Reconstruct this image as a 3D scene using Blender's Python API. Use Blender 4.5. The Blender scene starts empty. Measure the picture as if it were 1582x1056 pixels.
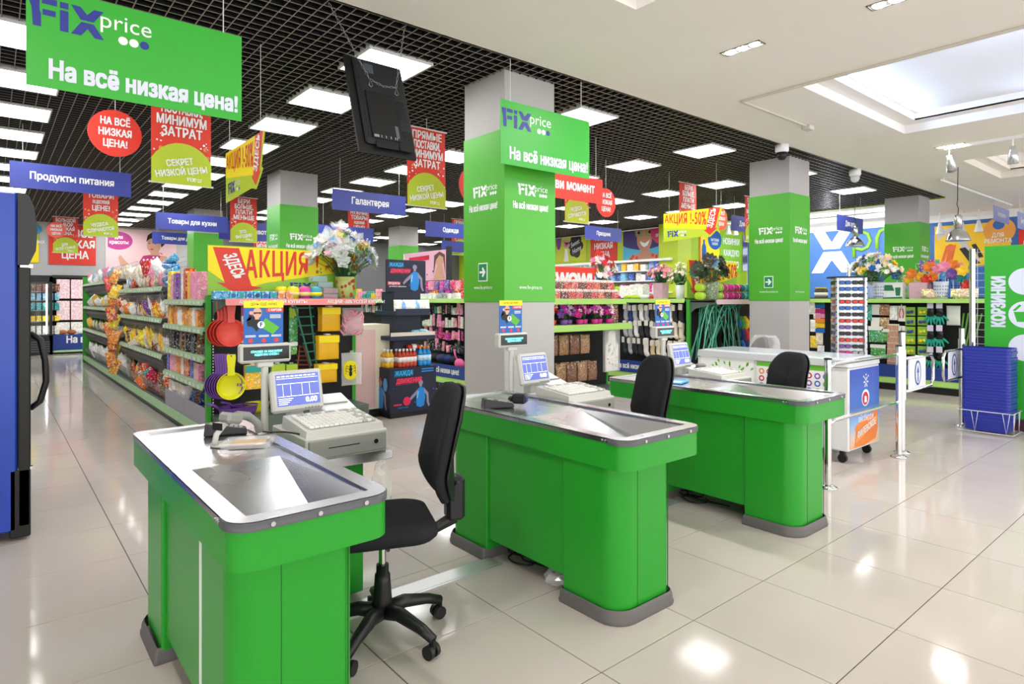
import bpy, bmesh, math, random
from mathutils import Vector, Matrix
from mathutils.geometry import tessellate_polygon
R = random.Random(7)
SC = bpy.context.scene
COL = SC.collection
PI = math.pi
# ---------------------------------------------------------------- camera
CAM_H, FOC, YAW, HOR = 1.43, 965.0, math.radians(50.2), 461.5
cd = bpy.data.cameras.new('camera'); cam = bpy.data.objects.new('camera', cd); COL.objects.link(cam)
cam.location = (0, 0, CAM_H)
cam.rotation_euler = (PI/2, 0, YAW - PI/2)
cd.sensor_width = 36; cd.lens = FOC/1582*36
cd.shift_y = -(528-HOR)/1582
cd.clip_start = .05; cd.clip_end = 100
SC.camera = cam
# ---------------------------------------------------------------- exposure, world, large lights
SC.view_settings.view_transform = 'Standard'
SC.view_settings.look = 'None'
SC.view_settings.gamma = 1
SC.view_settings.use_curve_mapping = False
SC.view_settings.exposure = 0.80
PANEL_E = 9.5
w = bpy.data.worlds.new('world'); SC.world = w; w.use_nodes = True
w.node_tree.nodes['Background'].inputs[0].default_value = (1, .98, .96, 1)
w.node_tree.nodes['Background'].inputs[1].default_value = 1.75
def area(name, loc, size, power, color=(1, 1, 1), rot=(0, 0, 0), sy=None, aim=None):
    l = bpy.data.lights.new(name, 'AREA'); l.energy = power; l.color = color; l.size = size
    if sy: l.shape = 'RECTANGLE'; l.size_y = sy
    o = bpy.data.objects.new(name, l); o.location = loc; o.rotation_euler = Vector(aim).to_track_quat('-Z', 'Y').to_euler() if aim else rot; COL.objects.link(o)
    return o
# ---------------------------------------------------------------- measuring helpers (photo pixel -> metric plane)
CA, SA = math.cos(YAW), math.sin(YAW)
def ray(u, v):
    r = (u-791)/FOC
    return CA+r*SA, SA-r*CA, -(v-HOR)/FOC
def at_z(u, v, z=0.):
    a, b, c = ray(u, v); t = (z-CAM_H)/c
    return a*t, b*t
def at_y(u, v, y):
    a, b, c = ray(u, v); t = y/b
    return a*t, CAM_H+c*t
def at_x(u, v, x):
    a, b, c = ray(u, v); t = x/a
    return b*t, CAM_H+c*t
def in_view(x, y, z=0, m=30):
    f = x*CA+y*SA
    if f < .3: return False
    u = 791+FOC*(x*SA-y*CA)/f; v = HOR+FOC*(CAM_H-z)/f
    return -m < u < 1582+m and -m < v < 1056+m
def sign_place(u1, u2, vt, vb, W):
    """board of real width W along X seen from column u1 to u2, left edge from vt to vb"""
    r1, r2 = (u1-791)/FOC, (u2-791)/FOC
    D = W*(SA-r2*CA)/(r2-r1)
    x = D*(CA+r1*SA); y = D*(SA-r1*CA)
    return x, y, CAM_H+(HOR-vt)*D/FOC, CAM_H+(HOR-vb)*D/FOC
# ---------------------------------------------------------------- materials
def lin(c):
    return c/12.92 if c <= .04045 else ((c+.055)/1.055)**2.4
def hx(s):
    s = s.lstrip('#'); return tuple(lin(int(s[i:i+2], 16)/255) for i in (0, 2, 4))+(1,)
MATS = {}
def mat(name, color, rough=.5, metal=0, emit=0, spec=.5, alpha=1, trans=0, ior=1.45, coat=0):
    if name in MATS: return MATS[name]
    m = bpy.data.materials.new(name); m.use_nodes = True; MATS[name] = m
    b = m.node_tree.nodes['Principled BSDF']
    c = hx(color) if isinstance(color, str) else tuple(color)+(1,)*(4-len(color))
    b.inputs['Base Color'].default_value = c; m.diffuse_color = c
    b.inputs['Roughness'].default_value = rough; b.inputs['Metallic'].default_value = metal
    b.inputs['Specular IOR Level'].default_value = spec; b.inputs['IOR'].default_value = ior
    b.inputs['Coat Weight'].default_value = coat
    if emit:
        b.inputs['Emission Color'].default_value = c; b.inputs['Emission Strength'].default_value = emit
    if alpha < 1: b.inputs['Alpha'].default_value = alpha
    if trans: b.inputs['Transmission Weight'].default_value = trans
    return m
def N(m, t, **k):
    n = m.node_tree.nodes.new(t)
    for a, v in k.items():
        if a.startswith('i_'):
            key = a[2:]; key = int(key) if key.isdigit() else key
            n.inputs[key].default_value = v
        else: setattr(n, a, v)
    return n
def L(m, a, b): m.node_tree.links.new(a, b)
def noisy(m, scale=40, amount=.12, rough=0, bump=0, coords='Object', detail=3):
    """fine variation of tone / relief on a plain material"""
    b = m.node_tree.nodes['Principled BSDF']; c = b.inputs['Base Color'].default_value[:]
    tc = N(m, 'ShaderNodeTexCoord'); nz = N(m, 'ShaderNodeTexNoise', i_Scale=scale, i_Detail=detail)
    L(m, tc.outputs[coords], nz.inputs['Vector'])
    mx = N(m, 'ShaderNodeMix', data_type='RGBA'); L(m, nz.outputs[0], mx.inputs[0])
    mx.inputs[6].default_value = tuple(x*(1-amount) for x in c[:3])+(1,)
    mx.inputs[7].default_value = tuple(min(1, x*(1+amount)) for x in c[:3])+(1,)
    L(m, mx.outputs[2], b.inputs['Base Color'])
    if rough:
        mr = N(m, 'ShaderNodeMapRange'); r0 = b.inputs['Roughness'].default_value
        mr.inputs[3].default_value = max(0, r0-rough); mr.inputs[4].default_value = min(1, r0+rough)
        L(m, nz.outputs[0], mr.inputs[0]); L(m, mr.outputs[0], b.inputs['Roughness'])
    if bump:
        bp = N(m, 'ShaderNodeBump', i_Strength=bump, i_Distance=.01); L(m, nz.outputs[0], bp.inputs['Height']); L(m, bp.outputs[0], b.inputs['Normal'])
    return m
GREEN = noisy(mat('green_paint', '#27982b', .30, spec=.4), 3, .03)
COLGREEN = noisy(mat('column_green', '#4fae30', .35), 3, .04)
SIGNGREEN = mat('sign_green', '#35ad32', .4)
RAILGREEN = mat('price_rail_green', '#a9cf9a', .35)
LIME = mat('lime', '#b9cf2e', .5)
LIMEP = mat('lime_paint', '#9ec21f', .5)
WHITE = mat('white', '#f2f2f2', .45)
PRINTW = mat('print_white', '#f4f4f4', .5)
RED = mat('print_red', '#e23b2c', .45)
REDL = mat('print_light_red', '#ec6a5c', .45)
YELLOW = mat('print_yellow', '#fbe314', .45)
BLUE = mat('sign_blue', '#3b479d', .4)
LOGOBLUE = mat('logo_blue', '#2b3590', .45)
ORANGE = mat('print_orange', '#f39237', .45)
BLACK = mat('black_plastic', '#161617', .45)
DARK = mat('dark_grey', '#2c2d30', .5)
GREYC = noisy(mat('column_grey', '#b5b2b1', .6), 90, .05)
PLASTER = noisy(mat('plaster', '#f0ebe3', .8), 2, .02)
WALLG = noisy(mat('wall_grey', '#bdbdbc', .7), 2, .03)
STEEL = noisy(mat('brushed_steel', '#c6c6c9', .27, metal=1), 3, .04, .06)
ALUM = noisy(mat('aluminium', '#dcdcdc', .42, metal=.85), 5, .05)
CHROME = mat('chrome', '#dadada', .09, metal=1)
WIRE = mat('wire_chrome', '#9a9a9a', .3, metal=1)
PLINTH = mat('plinth_grey', '#625f5e', .5)
BUMPER = mat('bumper_grey', '#55565a', .4)
FABRIC = noisy(mat('chair_fabric', '#26262a', .9, spec=.2), 300, .35, bump=.3)
RUBBER = mat('chair_plastic', '#1b1b1d', .42)
BEIGE = mat('register_grey', '#c4c4bd', .45)
BEIGED = mat('register_dark', '#8d8e88', .45)
PAPERM = mat('paper', '#f1efe9', .7)
GLASS = mat('glass', '#ffffff', .02, trans=1, alpha=.35)
CLEAR = mat('clear_plastic', '#ffffff', .12, alpha=.28, spec=.8)
NAVY = mat('navy', '#1d2440', .45)
BASEBLUE = mat('base_blue', '#24408c', .45)
# packaging: base from the object's colour, printed blotches in a second tone that differs per object
def pack_material(name, blot=.5, scale=9, rough=.35, wh=.0, hue=(.42, .62)):
    m = mat(name, '#808080', rough); nt = m.node_tree; b = nt.nodes['Principled BSDF']
    oi = N(m, 'ShaderNodeObjectInfo'); tc = N(m, 'ShaderNodeTexCoord')
    add = N(m, 'ShaderNodeVectorMath', operation='ADD'); L(m, tc.outputs['Object'], add.inputs[0])
    mul = N(m, 'ShaderNodeMath', operation='MULTIPLY', i_1=50.); L(m, oi.outputs['Random'], mul.inputs[0]); L(m, mul.outputs[0], add.inputs[1])
    nz = N(m, 'ShaderNodeTexNoise', i_Scale=scale, i_Detail=1.5); L(m, add.outputs[0], nz.inputs['Vector'])
    cr = N(m, 'ShaderNodeValToRGB'); cr.color_ramp.elements[0].position = .5; cr.color_ramp.elements[1].position = .54
    L(m, nz.outputs[0], cr.inputs[0])
    hs = N(m, 'ShaderNodeHueSaturation'); L(m, oi.outputs['Color'], hs.inputs['Color'])
    mr = N(m, 'ShaderNodeMapRange', i_3=hue[0], i_4=hue[1]); L(m, oi.outputs['Random'], mr.inputs[0]); L(m, mr.outputs[0], hs.inputs['Hue'])
    hs.inputs['Value'].default_value = 1.75
    mx = N(m, 'ShaderNodeMix', data_type='RGBA'); mf = N(m, 'ShaderNodeMath', operation='MULTIPLY', i_1=blot)
    L(m, cr.outputs[0], mf.inputs[0]); L(m, mf.outputs[0], mx.inputs[0]); L(m, oi.outputs['Color'], mx.inputs[6]); L(m, hs.outputs[0], mx.inputs[7])
    n2 = N(m, 'ShaderNodeTexNoise', i_Scale=scale*1.9, i_Detail=1.); ad2 = N(m, 'ShaderNodeVectorMath', operation='ADD'); ad2.inputs[1].default_value = (7, 3, 5)
    L(m, add.outputs[0], ad2.inputs[0]); L(m, ad2.outputs[0], n2.inputs['Vector'])
    c2 = N(m, 'ShaderNodeValToRGB'); c2.color_ramp.elements[0].position = .6; c2.color_ramp.elements[1].position = .63; L(m, n2.outputs[0], c2.inputs[0])
    m2 = N(m, 'ShaderNodeMix', data_type='RGBA'); m2.inputs[7].default_value = (.85, .84, .82, 1)
    f2 = N(m, 'ShaderNodeMath', operation='MULTIPLY', i_1=wh); L(m, c2.outputs[0], f2.inputs[0]); L(m, f2.outputs[0], m2.inputs[0])
    L(m, mx.outputs[2], m2.inputs[6]); L(m, m2.outputs[2], b.inputs['Base Color'])
    return m
PACK = pack_material('printed_pack', .55, 24, .35, .75)
FOIL = pack_material('printed_foil', .45, 26, .22, .85)
TINT = mat('tinted', '#808080', .4)
_oi = N(TINT, 'ShaderNodeObjectInfo'); L(TINT, _oi.outputs['Color'], TINT.node_tree.nodes['Principled BSDF'].inputs['Base Color'])
TINTM = mat('tinted_cloth', '#808080', .85)
_oi = N(TINTM, 'ShaderNodeObjectInfo'); L(TINTM, _oi.outputs['Color'], TINTM.node_tree.nodes['Principled BSDF'].inputs['Base Color'])
# ---------------------------------------------------------------- mesh builder
class MB:
    def __init__(s): s.v = []; s.f = []; s.m = []; s.sm = []; s.cur = 0
    def add(s, vs, fs, smooth=False):
        o = len(s.v); s.v += [tuple(p) for p in vs]
        for f in fs: s.f.append(tuple(i+o for i in f)); s.m.append(s.cur); s.sm.append(smooth)
        return s
    def box(s, x0, x1, y0, y1, z0, z1):
        return s.add([(x0,y0,z0),(x1,y0,z0),(x1,y1,z0),(x0,y1,z0),(x0,y0,z1),(x1,y0,z1),(x1,y1,z1),(x0,y1,z1)],
                     [(0,3,2,1),(4,5,6,7),(0,1,5,4),(1,2,6,5),(2,3,7,6),(3,0,4,7)])
    def cb(s, x0, x1, y0, y1, z0, z1, c=.006):
        """box with chamfered edges"""
        bm = bmesh.new(); r = bmesh.ops.create_cube(bm, size=1)
        for v in bm.verts: v.co = Vector((x0+(v.co.x+.5)*(x1-x0), y0+(v.co.y+.5)*(y1-y0), z0+(v.co.z+.5)*(z1-z0)))
        bmesh.ops.bevel(bm, geom=bm.edges[:], offset=c, segments=1, affect='EDGES', profile=.5)
        bm.verts.index_update(); s.add([v.co[:] for v in bm.verts], [[v.index for v in f.verts] for f in bm.faces]); bm.free(); return s
    def prism(s, poly, z0, z1, scale_top=1., smooth=False):
        n = len(poly); cx = sum(p[0] for p in poly)/n; cy = sum(p[1] for p in poly)/n
        vs = [(p[0], p[1], z0) for p in poly]+[(cx+(p[0]-cx)*scale_top, cy+(p[1]-cy)*scale_top, z1) for p in poly]
        s.add(vs, [tuple(range(n-1, -1, -1)), tuple(range(n, 2*n))])
        o = len(s.v)-2*n
        for i in range(n):
            j = (i+1) % n; s.f.append((o+i, o+j, o+n+j, o+n+i)); s.m.append(s.cur); s.sm.append(smooth)
        return s
    def prismy(s, poly, y0, y1):
        """poly in x,z extruded along y (y0 front)"""
        n = len(poly); a = sum(poly[i][0]*poly[(i+1)%n][1]-poly[(i+1)%n][0]*poly[i][1] for i in range(n))
        if a < 0: poly = poly[::-1]
        vs = [(p[0], y0, p[1]) for p in poly]+[(p[0], y1, p[1]) for p in poly]
        fs = [tuple(range(n)), tuple(range(2*n-1, n-1, -1))]+[(i, n+i, n+(i+1)%n, (i+1)%n) for i in range(n)]
        return s.add(vs, fs)
    def flat(s, poly, y):
        n = len(poly); a = sum(poly[i][0]*poly[(i+1)%n][1]-poly[(i+1)%n][0]*poly[i][1] for i in range(n))
        if a < 0: poly = poly[::-1]
        return s.add([(p[0], y, p[1]) for p in poly], [tuple(range(n))])
    def cyl(s, p0, p1, r0, r1=None, n=12, caps=True, smooth=True):
        r1 = r0 if r1 is None else r1
        p0, p1 = Vector(p0), Vector(p1); d = (p1-p0).normalized()
        a = d.orthogonal().normalized(); b = d.cross(a)
        vs = []
        for p, r in ((p0, r0), (p1, r1)):
            vs += [(p+(a*math.cos(2*PI*i/n)+b*math.sin(2*PI*i/n))*r)[:] for i in range(n)]
        s.add(vs, [(i, (i+1)%n, n+(i+1)%n, n+i) for i in range(n)], smooth)
        if caps: s.add(vs, [tuple(range(n-1, -1, -1)), tuple(range(n, 2*n))])
        return s
    def tube(s, pts, r, n=6, closed=False, radii=None):
        pts = [Vector(p) for p in pts]; k = len(pts); vs = []; a = None
        for i, p in enumerate(pts):
            if closed: d = pts[(i+1)%k]-pts[i-1]
            else: d = pts[min(i+1, k-1)]-pts[max(i-1, 0)]
            d.normalize()
            a = d.orthogonal().normalized() if a is None else (a-d*a.dot(d)).normalized()
            b = d.cross(a); rr = radii[i] if radii else r
            vs += [(p+(a*math.cos(2*PI*j/n)+b*math.sin(2*PI*j/n))*rr)[:] for j in range(n)]
        fs = []
        for i in range(k if closed else k-1):
            o, q = i*n, ((i+1)%k)*n
            fs += [(o+j, o+(j+1)%n, q+(j+1)%n, q+j) for j in range(n)]
        if not closed: fs += [tuple(range(n-1, -1, -1)), tuple(range((k-1)*n, k*n))]
        return s.add(vs, fs, True)
    def lathe(s, prof, c=(0, 0, 0), n=16, sx=1., sy=1.):
        """prof: list of (r,z) from the bottom up"""
        k = len(prof); vs = []
        for r, z in prof: vs += [(c[0]+r*sx*math.cos(2*PI*i/n), c[1]+r*sy*math.sin(2*PI*i/n), c[2]+z) for i in range(n)]
        fs = [(o*n+i, o*n+(i+1)%n, (o+1)*n+(i+1)%n, (o+1)*n+i) for o in range(k-1) for i in range(n)]
        s.add(vs, fs, True)
        o = len(s.v)-k*n
        if prof[0][0] > 1e-5: s.f.append(tuple(o+i for i in range(n-1, -1, -1))); s.m.append(s.cur); s.sm.append(False)
        if prof[-1][0] > 1e-5: s.f.append(tuple(o+(k-1)*n+i for i in range(n))); s.m.append(s.cur); s.sm.append(False)
        return s
    def ball(s, c, r, n=10, k=6, sx=1, sy=1, sz=1):
        prof = [(max(1e-6, r*math.sin(PI*i/k)), -r*sz*math.cos(PI*i/k)) for i in range(k+1)]
        return s.lathe(prof, c, n, sx, sy)
    def quad(s, a, b, c, d): return s.add([a, b, c, d], [(0, 1, 2, 3)])
    def xf(s, M):
        s.v = [(M@Vector(p))[:] for p in s.v]; return s
    def merge(s, o, M=None):
        vs = [(M@Vector(p))[:] for p in o.v] if M else o.v
        off = len(s.v); s.v += vs; s.f += [tuple(i+off for i in f) for f in o.f]; s.m += o.m; s.sm += o.sm
        return s
    def mesh(s, name, mats):
        me = bpy.data.meshes.new(name); me.from_pydata(s.v, [], s.f)
        for m in (mats if isinstance(mats, (list, tuple)) else [mats]): me.materials.append(m)
        me.polygons.foreach_set('material_index', s.m); me.polygons.foreach_set('use_smooth', s.sm); me.update()
        return me
def rrect(x0, x1, y0, y1, r, seg=5):
    """counter-clockwise; r = radii (x0y0, x1y0, x1y1, x0y1)"""
    if not isinstance(r, tuple): r = (r,)*4
    out = []
    for (cx, cy, a0, rr) in ((x0, y0, PI, r[0]), (x1, y0, 1.5*PI, r[1]), (x1, y1, 0, r[2]), (x0, y1, .5*PI, r[3])):
        if rr <= 0: out.append((cx, cy)); continue
        px = cx+rr if cx == x0 else cx-rr; py = cy+rr if cy == y0 else cy-rr
        out += [(px+rr*math.cos(a0+.5*PI*i/seg), py+rr*math.sin(a0+.5*PI*i/seg)) for i in range(seg+1)]
    return out
def circ(cx, cy, r, n=20, ry=None):
    ry = ry or r
    return [(cx+r*math.cos(2*PI*i/n), cy+ry*math.sin(2*PI*i/n)) for i in range(n)]
# ---------------------------------------------------------------- objects
def put(name, data, parent=None, loc=(0, 0, 0), rot=(0, 0, 0), color=None):
    o = bpy.data.objects.new(name, data); COL.objects.link(o); o.parent = parent
    o.location = loc; o.rotation_euler = rot
    if color: o.color = hx(color) if isinstance(color, str) else color
    return o
def mk(name, mb, m, parent=None, loc=(0, 0, 0), rot=(0, 0, 0), color=None):
    return put(name, mb.mesh(name, m), parent, loc, rot, color)
def tag(o, label, cat, group=None, kind=None):
    o['label'] = label; o['category'] = cat
    if group: o['group'] = group
    if kind: o['kind'] = kind
    return o
def thing(name, label, cat, loc=(0, 0, 0), rz=0, group=None):
    o = put(name, None, None, loc, (0, 0, rz)); o.empty_display_size = .05
    return tag(o, label, cat, group)
def struct(name, mb, m, parent=None):
    o = mk(name, mb, m, parent)
    if parent is None: o['kind'] = 'structure'
    return o
def stuff(o): o['kind'] = 'stuff'; return o
def dup(root, loc, rz=None, label=None, group=None, color=None):
    r = root.copy(); COL.objects.link(r); r.location = loc
    if rz is not None: r.rotation_euler = (0, 0, rz)
    if label: r['label'] = label
    if group: r['group'] = group
    if color: r.color = hx(color) if isinstance(color, str) else color
    for ch in root.children:
        c = ch.copy(); COL.objects.link(c); c.parent = r
        if color and ch.get('recolor'): c.color = r.color
        for g in ch.children:
            d = g.copy(); COL.objects.link(d); d.parent = c
    return r
def fill_outlines(cu):
    """triangulate letter outlines one contour at a time (holes kept), so overlapping strokes fill cleanly"""
    polys = []
    for sp in cu.splines:
        bp = sp.bezier_points; pts = []
        for i in range(len(bp)):
            p0, p1 = bp[i], bp[(i+1) % len(bp)]; a, b, c, d = p0.co, p0.handle_right, p1.handle_left, p1.co; pts.append(a.to_2d())
            ch = (d-a); L_ = ch.length+1e-9
            if max(abs((b-a).cross(ch).z), abs((c-a).cross(ch).z))/L_ > .012*1:
                n = 3 if L_ > .12 else 2
                for k in range(1, n):
                    t = k/n; u = 1-t; pts.append((a*u**3+b*3*u*u*t+c*3*u*t*t+d*t**3).to_2d())
        if len(pts) > 2: polys.append(pts)
    area = lambda P: sum(P[i].x*P[(i+1) % len(P)].y-P[(i+1) % len(P)].x*P[i].y for i in range(len(P)))/2
    def inside(q, P):
        r = False
        for i in range(len(P)):
            a, b = P[i], P[i-1]
            if (a.y > q.y) != (b.y > q.y) and q.x < (b.x-a.x)*(q.y-a.y)/(b.y-a.y)+a.x: r = not r
        return r
    ar = [area(P) for P in polys]; n = range(len(polys)); vs, fs = [], []
    par = [[k for k in n if k != j and ar[k]*ar[j] < 0 and abs(ar[k]) > abs(ar[j]) and inside(polys[j][0], polys[k])] for j in n]
    for i in n:
        if par[i]: continue
        loops = [polys[i]]+[polys[j] for j in n if par[j] and min(par[j], key=lambda k: abs(ar[k])) == i]
        flatp = [p for l in loops for p in l]
        for t in tessellate_polygon([[p.to_3d() for p in l] for l in loops]):
            o = len(vs); h = .0004*(len(fs) % 9); vs += [(flatp[k].x, flatp[k].y, h) for k in t]; fs.append((o, o+1, o+2))
    return vs, fs
_TX = {}
def text(body, size, m, parent=None, x=0, z=0, y=0, sx=.8, bold=.02, align='CENTER', rot=0, name='lettering', shear=0, th=.0008, label=None, sp=1., line=1.):
    """flat printed lettering on a board that faces local -y; x,z = anchor (centre line), size = cap height; bold = stroke growth"""
    key = (body, align, shear, sp, line)
    if key not in _TX:
        c = bpy.data.curves.new('t', 'FONT'); c.body = body; c.size = 1; c.align_x = align; c.align_y = 'CENTER'
        c.shear = shear; c.space_character = sp; c.space_line = line
        o = bpy.data.objects.new('t', c); COL.objects.link(o); bpy.context.view_layer.update()
        _TX[key] = fill_outlines(o.to_curve(bpy.context.evaluated_depsgraph_get()))
        o.to_curve_clear(); bpy.data.objects.remove(o); bpy.data.curves.remove(c)
    vs, fs = _TX[key]; k = size/.73; mb = MB(); M = Matrix.Translation((x, y, z))@Matrix.Rotation(-rot, 4, 'Y')
    bx, bz = bold/max(sx, .3)*.8, bold*.75
    for q, (dx, dz) in enumerate(((0, 0), (-bx, -bz), (bx, -bz), (-bx, bz), (bx, bz)) if bold > .001 else ((0, 0),)):
        mb.add([(M@Vector(((a+dx)*k*sx, -q*.0004-c*.1, (b+dz)*k)))[:] for a, b, c in vs], fs)
    o = mk(name, mb, m, parent)
    if label: o['label'] = label
    return o
def logo(parent, x, z, h, y, fix=LOGOBLUE, price=PRINTW, dots=None, name='logo'):
    """the shop logo printed on a board facing -y: x,z = lower left of FIX, h = its height"""
    dots = dots or (price, price, fix)
    mats = [fix, price]+list(dots); mb = MB(); S = lambda pts: [(x+a*h, z+b*h) for a, b in pts]
    for p in ([(.12,0),(.34,0),(.34,.44),(.30,.58),(.30,.80),(.30,1),(0,1),(.02,.80),(.08,.62)],
              [(.36,.80),(.78,.80),(.78,1),(.36,1)], [(.38,.42),(.74,.42),(.74,.62),(.38,.62)],
              [(.86,0),(1.10,0),(1.10,.72),(.86,.72)], [(.86,.79),(1.10,.79),(1.10,1),(.86,1)],
              [(1.17,1),(1.44,1),(1.64,.76),(1.84,1),(2.12,1),(1.83,.55),(1.45,.55)],
              [(1.17,0),(1.46,0),(1.65,.27),(1.86,0),(2.14,0),(1.83,.48),(1.47,.48)]):
        mb.flat(S(p), y)
    for i, cx in enumerate((2.72, 3.06, 3.40)):
        mb.cur = 2+i; mb.flat(circ(x+cx*h, z+.14*h, .15*h, 16), y)
    o = mk(name, mb, mats, parent)
    text('price', .60*h, price, o, x+2.82*h, z+.72*h, y-.0002, 1.0, .0, name='logo_lettering')
    return o
# ================================================================ the room shell
CEIL = 3.45; GY = 4.03; GX = 14.55
# floor: slab (grout) with single tiles where they can be told apart
FL = noisy(mat('grout', '#4f463e', .6), 20, .1)
def tile_mat(m):
    nt = m.node_tree; b = nt.nodes['Principled BSDF']; oi = N(m, 'ShaderNodeObjectInfo'); tc = N(m, 'ShaderNodeTexCoord')
    geo = N(m, 'ShaderNodeNewGeometry')
    nz = N(m, 'ShaderNodeTexNoise', i_Scale=2.3, i_Detail=4.); L(m, geo.outputs['Position'], nz.inputs['Vector'])
    n2 = N(m, 'ShaderNodeTexNoise', i_Scale=120., i_Detail=2.); L(m, geo.outputs['Position'], n2.inputs['Vector'])
    mr = N(m, 'ShaderNodeMapRange', i_3=.93, i_4=1.03); L(m, nz.outputs[0], mr.inputs[0])
    m3 = N(m, 'ShaderNodeMapRange', i_3=.96, i_4=1.03); L(m, n2.outputs[0], m3.inputs[0])
    mm = N(m, 'ShaderNodeMath', operation='MULTIPLY'); L(m, mr.outputs[0], mm.inputs[0]); L(m, m3.outputs[0], mm.inputs[1])
    m4 = N(m, 'ShaderNodeMapRange', i_3=.97, i_4=1.02); L(m, oi.outputs['Random'], m4.inputs[0])
    m5 = N(m, 'ShaderNodeMath', operation='MULTIPLY'); L(m, mm.outputs[0], m5.inputs[0]); L(m, m4.outputs[0], m5.inputs[1])
    vm = N(m, 'ShaderNodeVectorMath', operation='SCALE'); vm.inputs[0].default_value = hx('#c6bdb5')[:3]; L(m, m5.outputs[0], vm.inputs['Scale'])
    L(m, vm.outputs[0], b.inputs['Base Color'])
    return m
TILE = tile_mat(mat('floor_tile', '#cfc5ba', .09, spec=.22))
floor = struct('floor', MB().box(-8, 22, -5, 23, -.12, -.004), FL)
TS, TX0, TY0 = .6065, 2.402, 1.62
tm = MB().cb(.0022, TS-.0022, .0022, TS-.0022, -.01, 0, .0012).mesh('tile', TILE)
cand = []
for i in range(-20, 33):
    for j in range(-9, 36):
        x, y = TX0+i*TS, TY0+j*TS
        if x < -7.5 or x > 21 or y < -4.5 or y > 22: continue
        vis = any(in_view(x+a*TS, y+b*TS) for a in (0, .5, 1) for b in (0, .5, 1))
        cand.append((not vis, x*CA+y*SA if vis else 99, x, y))
cand.sort(); rest = MB()
for k, (nv, d, x, y) in enumerate(cand):
    if k < 280 and not nv: put('tile', tm, floor, (x, y, 0))
    else: rest.box(x+.0015, x+TS-.0015, y+.0015, y+TS-.0015, -.01, 0)
stuff(mk('tile_field', rest, TILE, floor))
# grid ceiling: black open cells under a dark void
GB = [mat('grid_black', '#17161a', .5), mat('grid_lit_edge', '#8f877b', .4)]  # black bars; undersides coloured lighter to stand in for light bounced off the floor
VOID = mat('void_black', '#08080a', .9)
grid = struct('ceiling', MB().box(-8, GX, GY, 20.8, 3.95, 4.05).box(-8, GX, GY-.02, GY, CEIL, 3.96), VOID)
b1, b2 = MB(), MB()
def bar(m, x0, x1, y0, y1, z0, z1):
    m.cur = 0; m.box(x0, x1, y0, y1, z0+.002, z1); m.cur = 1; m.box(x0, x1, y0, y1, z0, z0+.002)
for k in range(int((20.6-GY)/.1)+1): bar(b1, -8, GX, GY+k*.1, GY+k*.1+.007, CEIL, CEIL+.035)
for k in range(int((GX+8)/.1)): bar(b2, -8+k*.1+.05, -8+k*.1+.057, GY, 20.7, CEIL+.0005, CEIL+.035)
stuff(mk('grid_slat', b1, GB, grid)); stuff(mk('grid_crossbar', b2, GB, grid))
# plaster ceiling with three stepped trays
pc = MB()
trays = [(.75, 3.46), (5.87, 8.59), (10.9, 13.0)]; ty0, ty1 = .0, 2.8
xs = [-8]+[v for t in trays for v in t]+[22]
pc.box(-8, 22, ty1, GY, CEIL, CEIL+.02); pc.box(-8, 22, -5, ty0, CEIL, CEIL+.02)
for a, b in zip(xs[::2], xs[1::2]): pc.box(a, b, ty0, ty1, CEIL, CEIL+.02)
pc.box(GX, 22, GY, 5.2, CEIL, CEIL+.02); pc.box(GX, 15.1, 5.2, 10.2, CEIL, CEIL+.02); pc.box(16.9, 22, 5.2, 10.2, CEIL, CEIL+.02); pc.box(15.1, 16.9, 9.2, 10.2, CEIL, CEIL+.02)
plast = struct('ceiling_1', pc, PLASTER)
def tray(x0, x1, y0, y1, tone):
    t = MB(); i = .16
    for X0, X1, Y0, Y1, z0, z1 in ((x0, x1, y0, y1, CEIL, CEIL+.10), (x0+i, x1-i, y0+i, y1-i, CEIL+.10, CEIL+.19)):
        e = .001; t.box(X0-.02, X0+e, Y0, Y1, z0+e, z1).box(X1-e, X1+.02, Y0, Y1, z0+e, z1).box(X0+e, X1-e, Y0-.02, Y0+e, z0+e, z1).box(X0+e, X1-e, Y1-e, Y1+.02, z0+e, z1)
    z = CEIL+.10
    t.box(x0, x0+i+.001, y0, y1, z, z+.02).box(x1-i-.001, x1, y0, y1, z, z+.02).box(x0+i+.001, x1-i-.001, y0, y0+i, z, z+.02).box(x0+i+.001, x1-i-.001, y1-i, y1, z, z+.02)
    t.box(x0+i-.01, x1-i+.01, y0+i-.01, y1-i+.01, CEIL+.189, CEIL+.21)
    struct('ceiling_tray', t, PLASTER, plast)
    cx, cy = (x0+x1)/2, (y0+y1)/2
    for (lx, ly, ax, ay, ln) in ((cx, y1-i-.02, 0, -1, x1-x0-.5), (x1-i-.02, cy, -1, 0, y1-y0-.5), (cx, y0+i+.02, 0, 1, x1-x0-.5), (x0+i+.02, cy, 1, 0, y1-y0-.5)):
        l = area('tray_glow', (lx, ly, CEIL+.085), ln, tone[0]/4, tone[1], sy=.02, aim=(ax, ay, .10))
        if ax: l.rotation_euler = (Vector((ax, ay, .10)).to_track_quat('-Z', 'Z')).to_euler(); l.data.size = ln
for (a, b), t in zip(trays, ((20, (.6, .76, 1)), (34, (.36, .54, 1)), (3, (.9, .88, 1)))): tray(a, b, ty0, ty1, t)
tray(15.1, 16.9, 5.2, 9.2, (140, (.9, .92, 1)))
# lime fascia where the grid ends
struct('trim_1', MB().box(GX, GX+.03, GY, 10.0, CEIL-.02, CEIL+.14), LIMEP)
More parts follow.
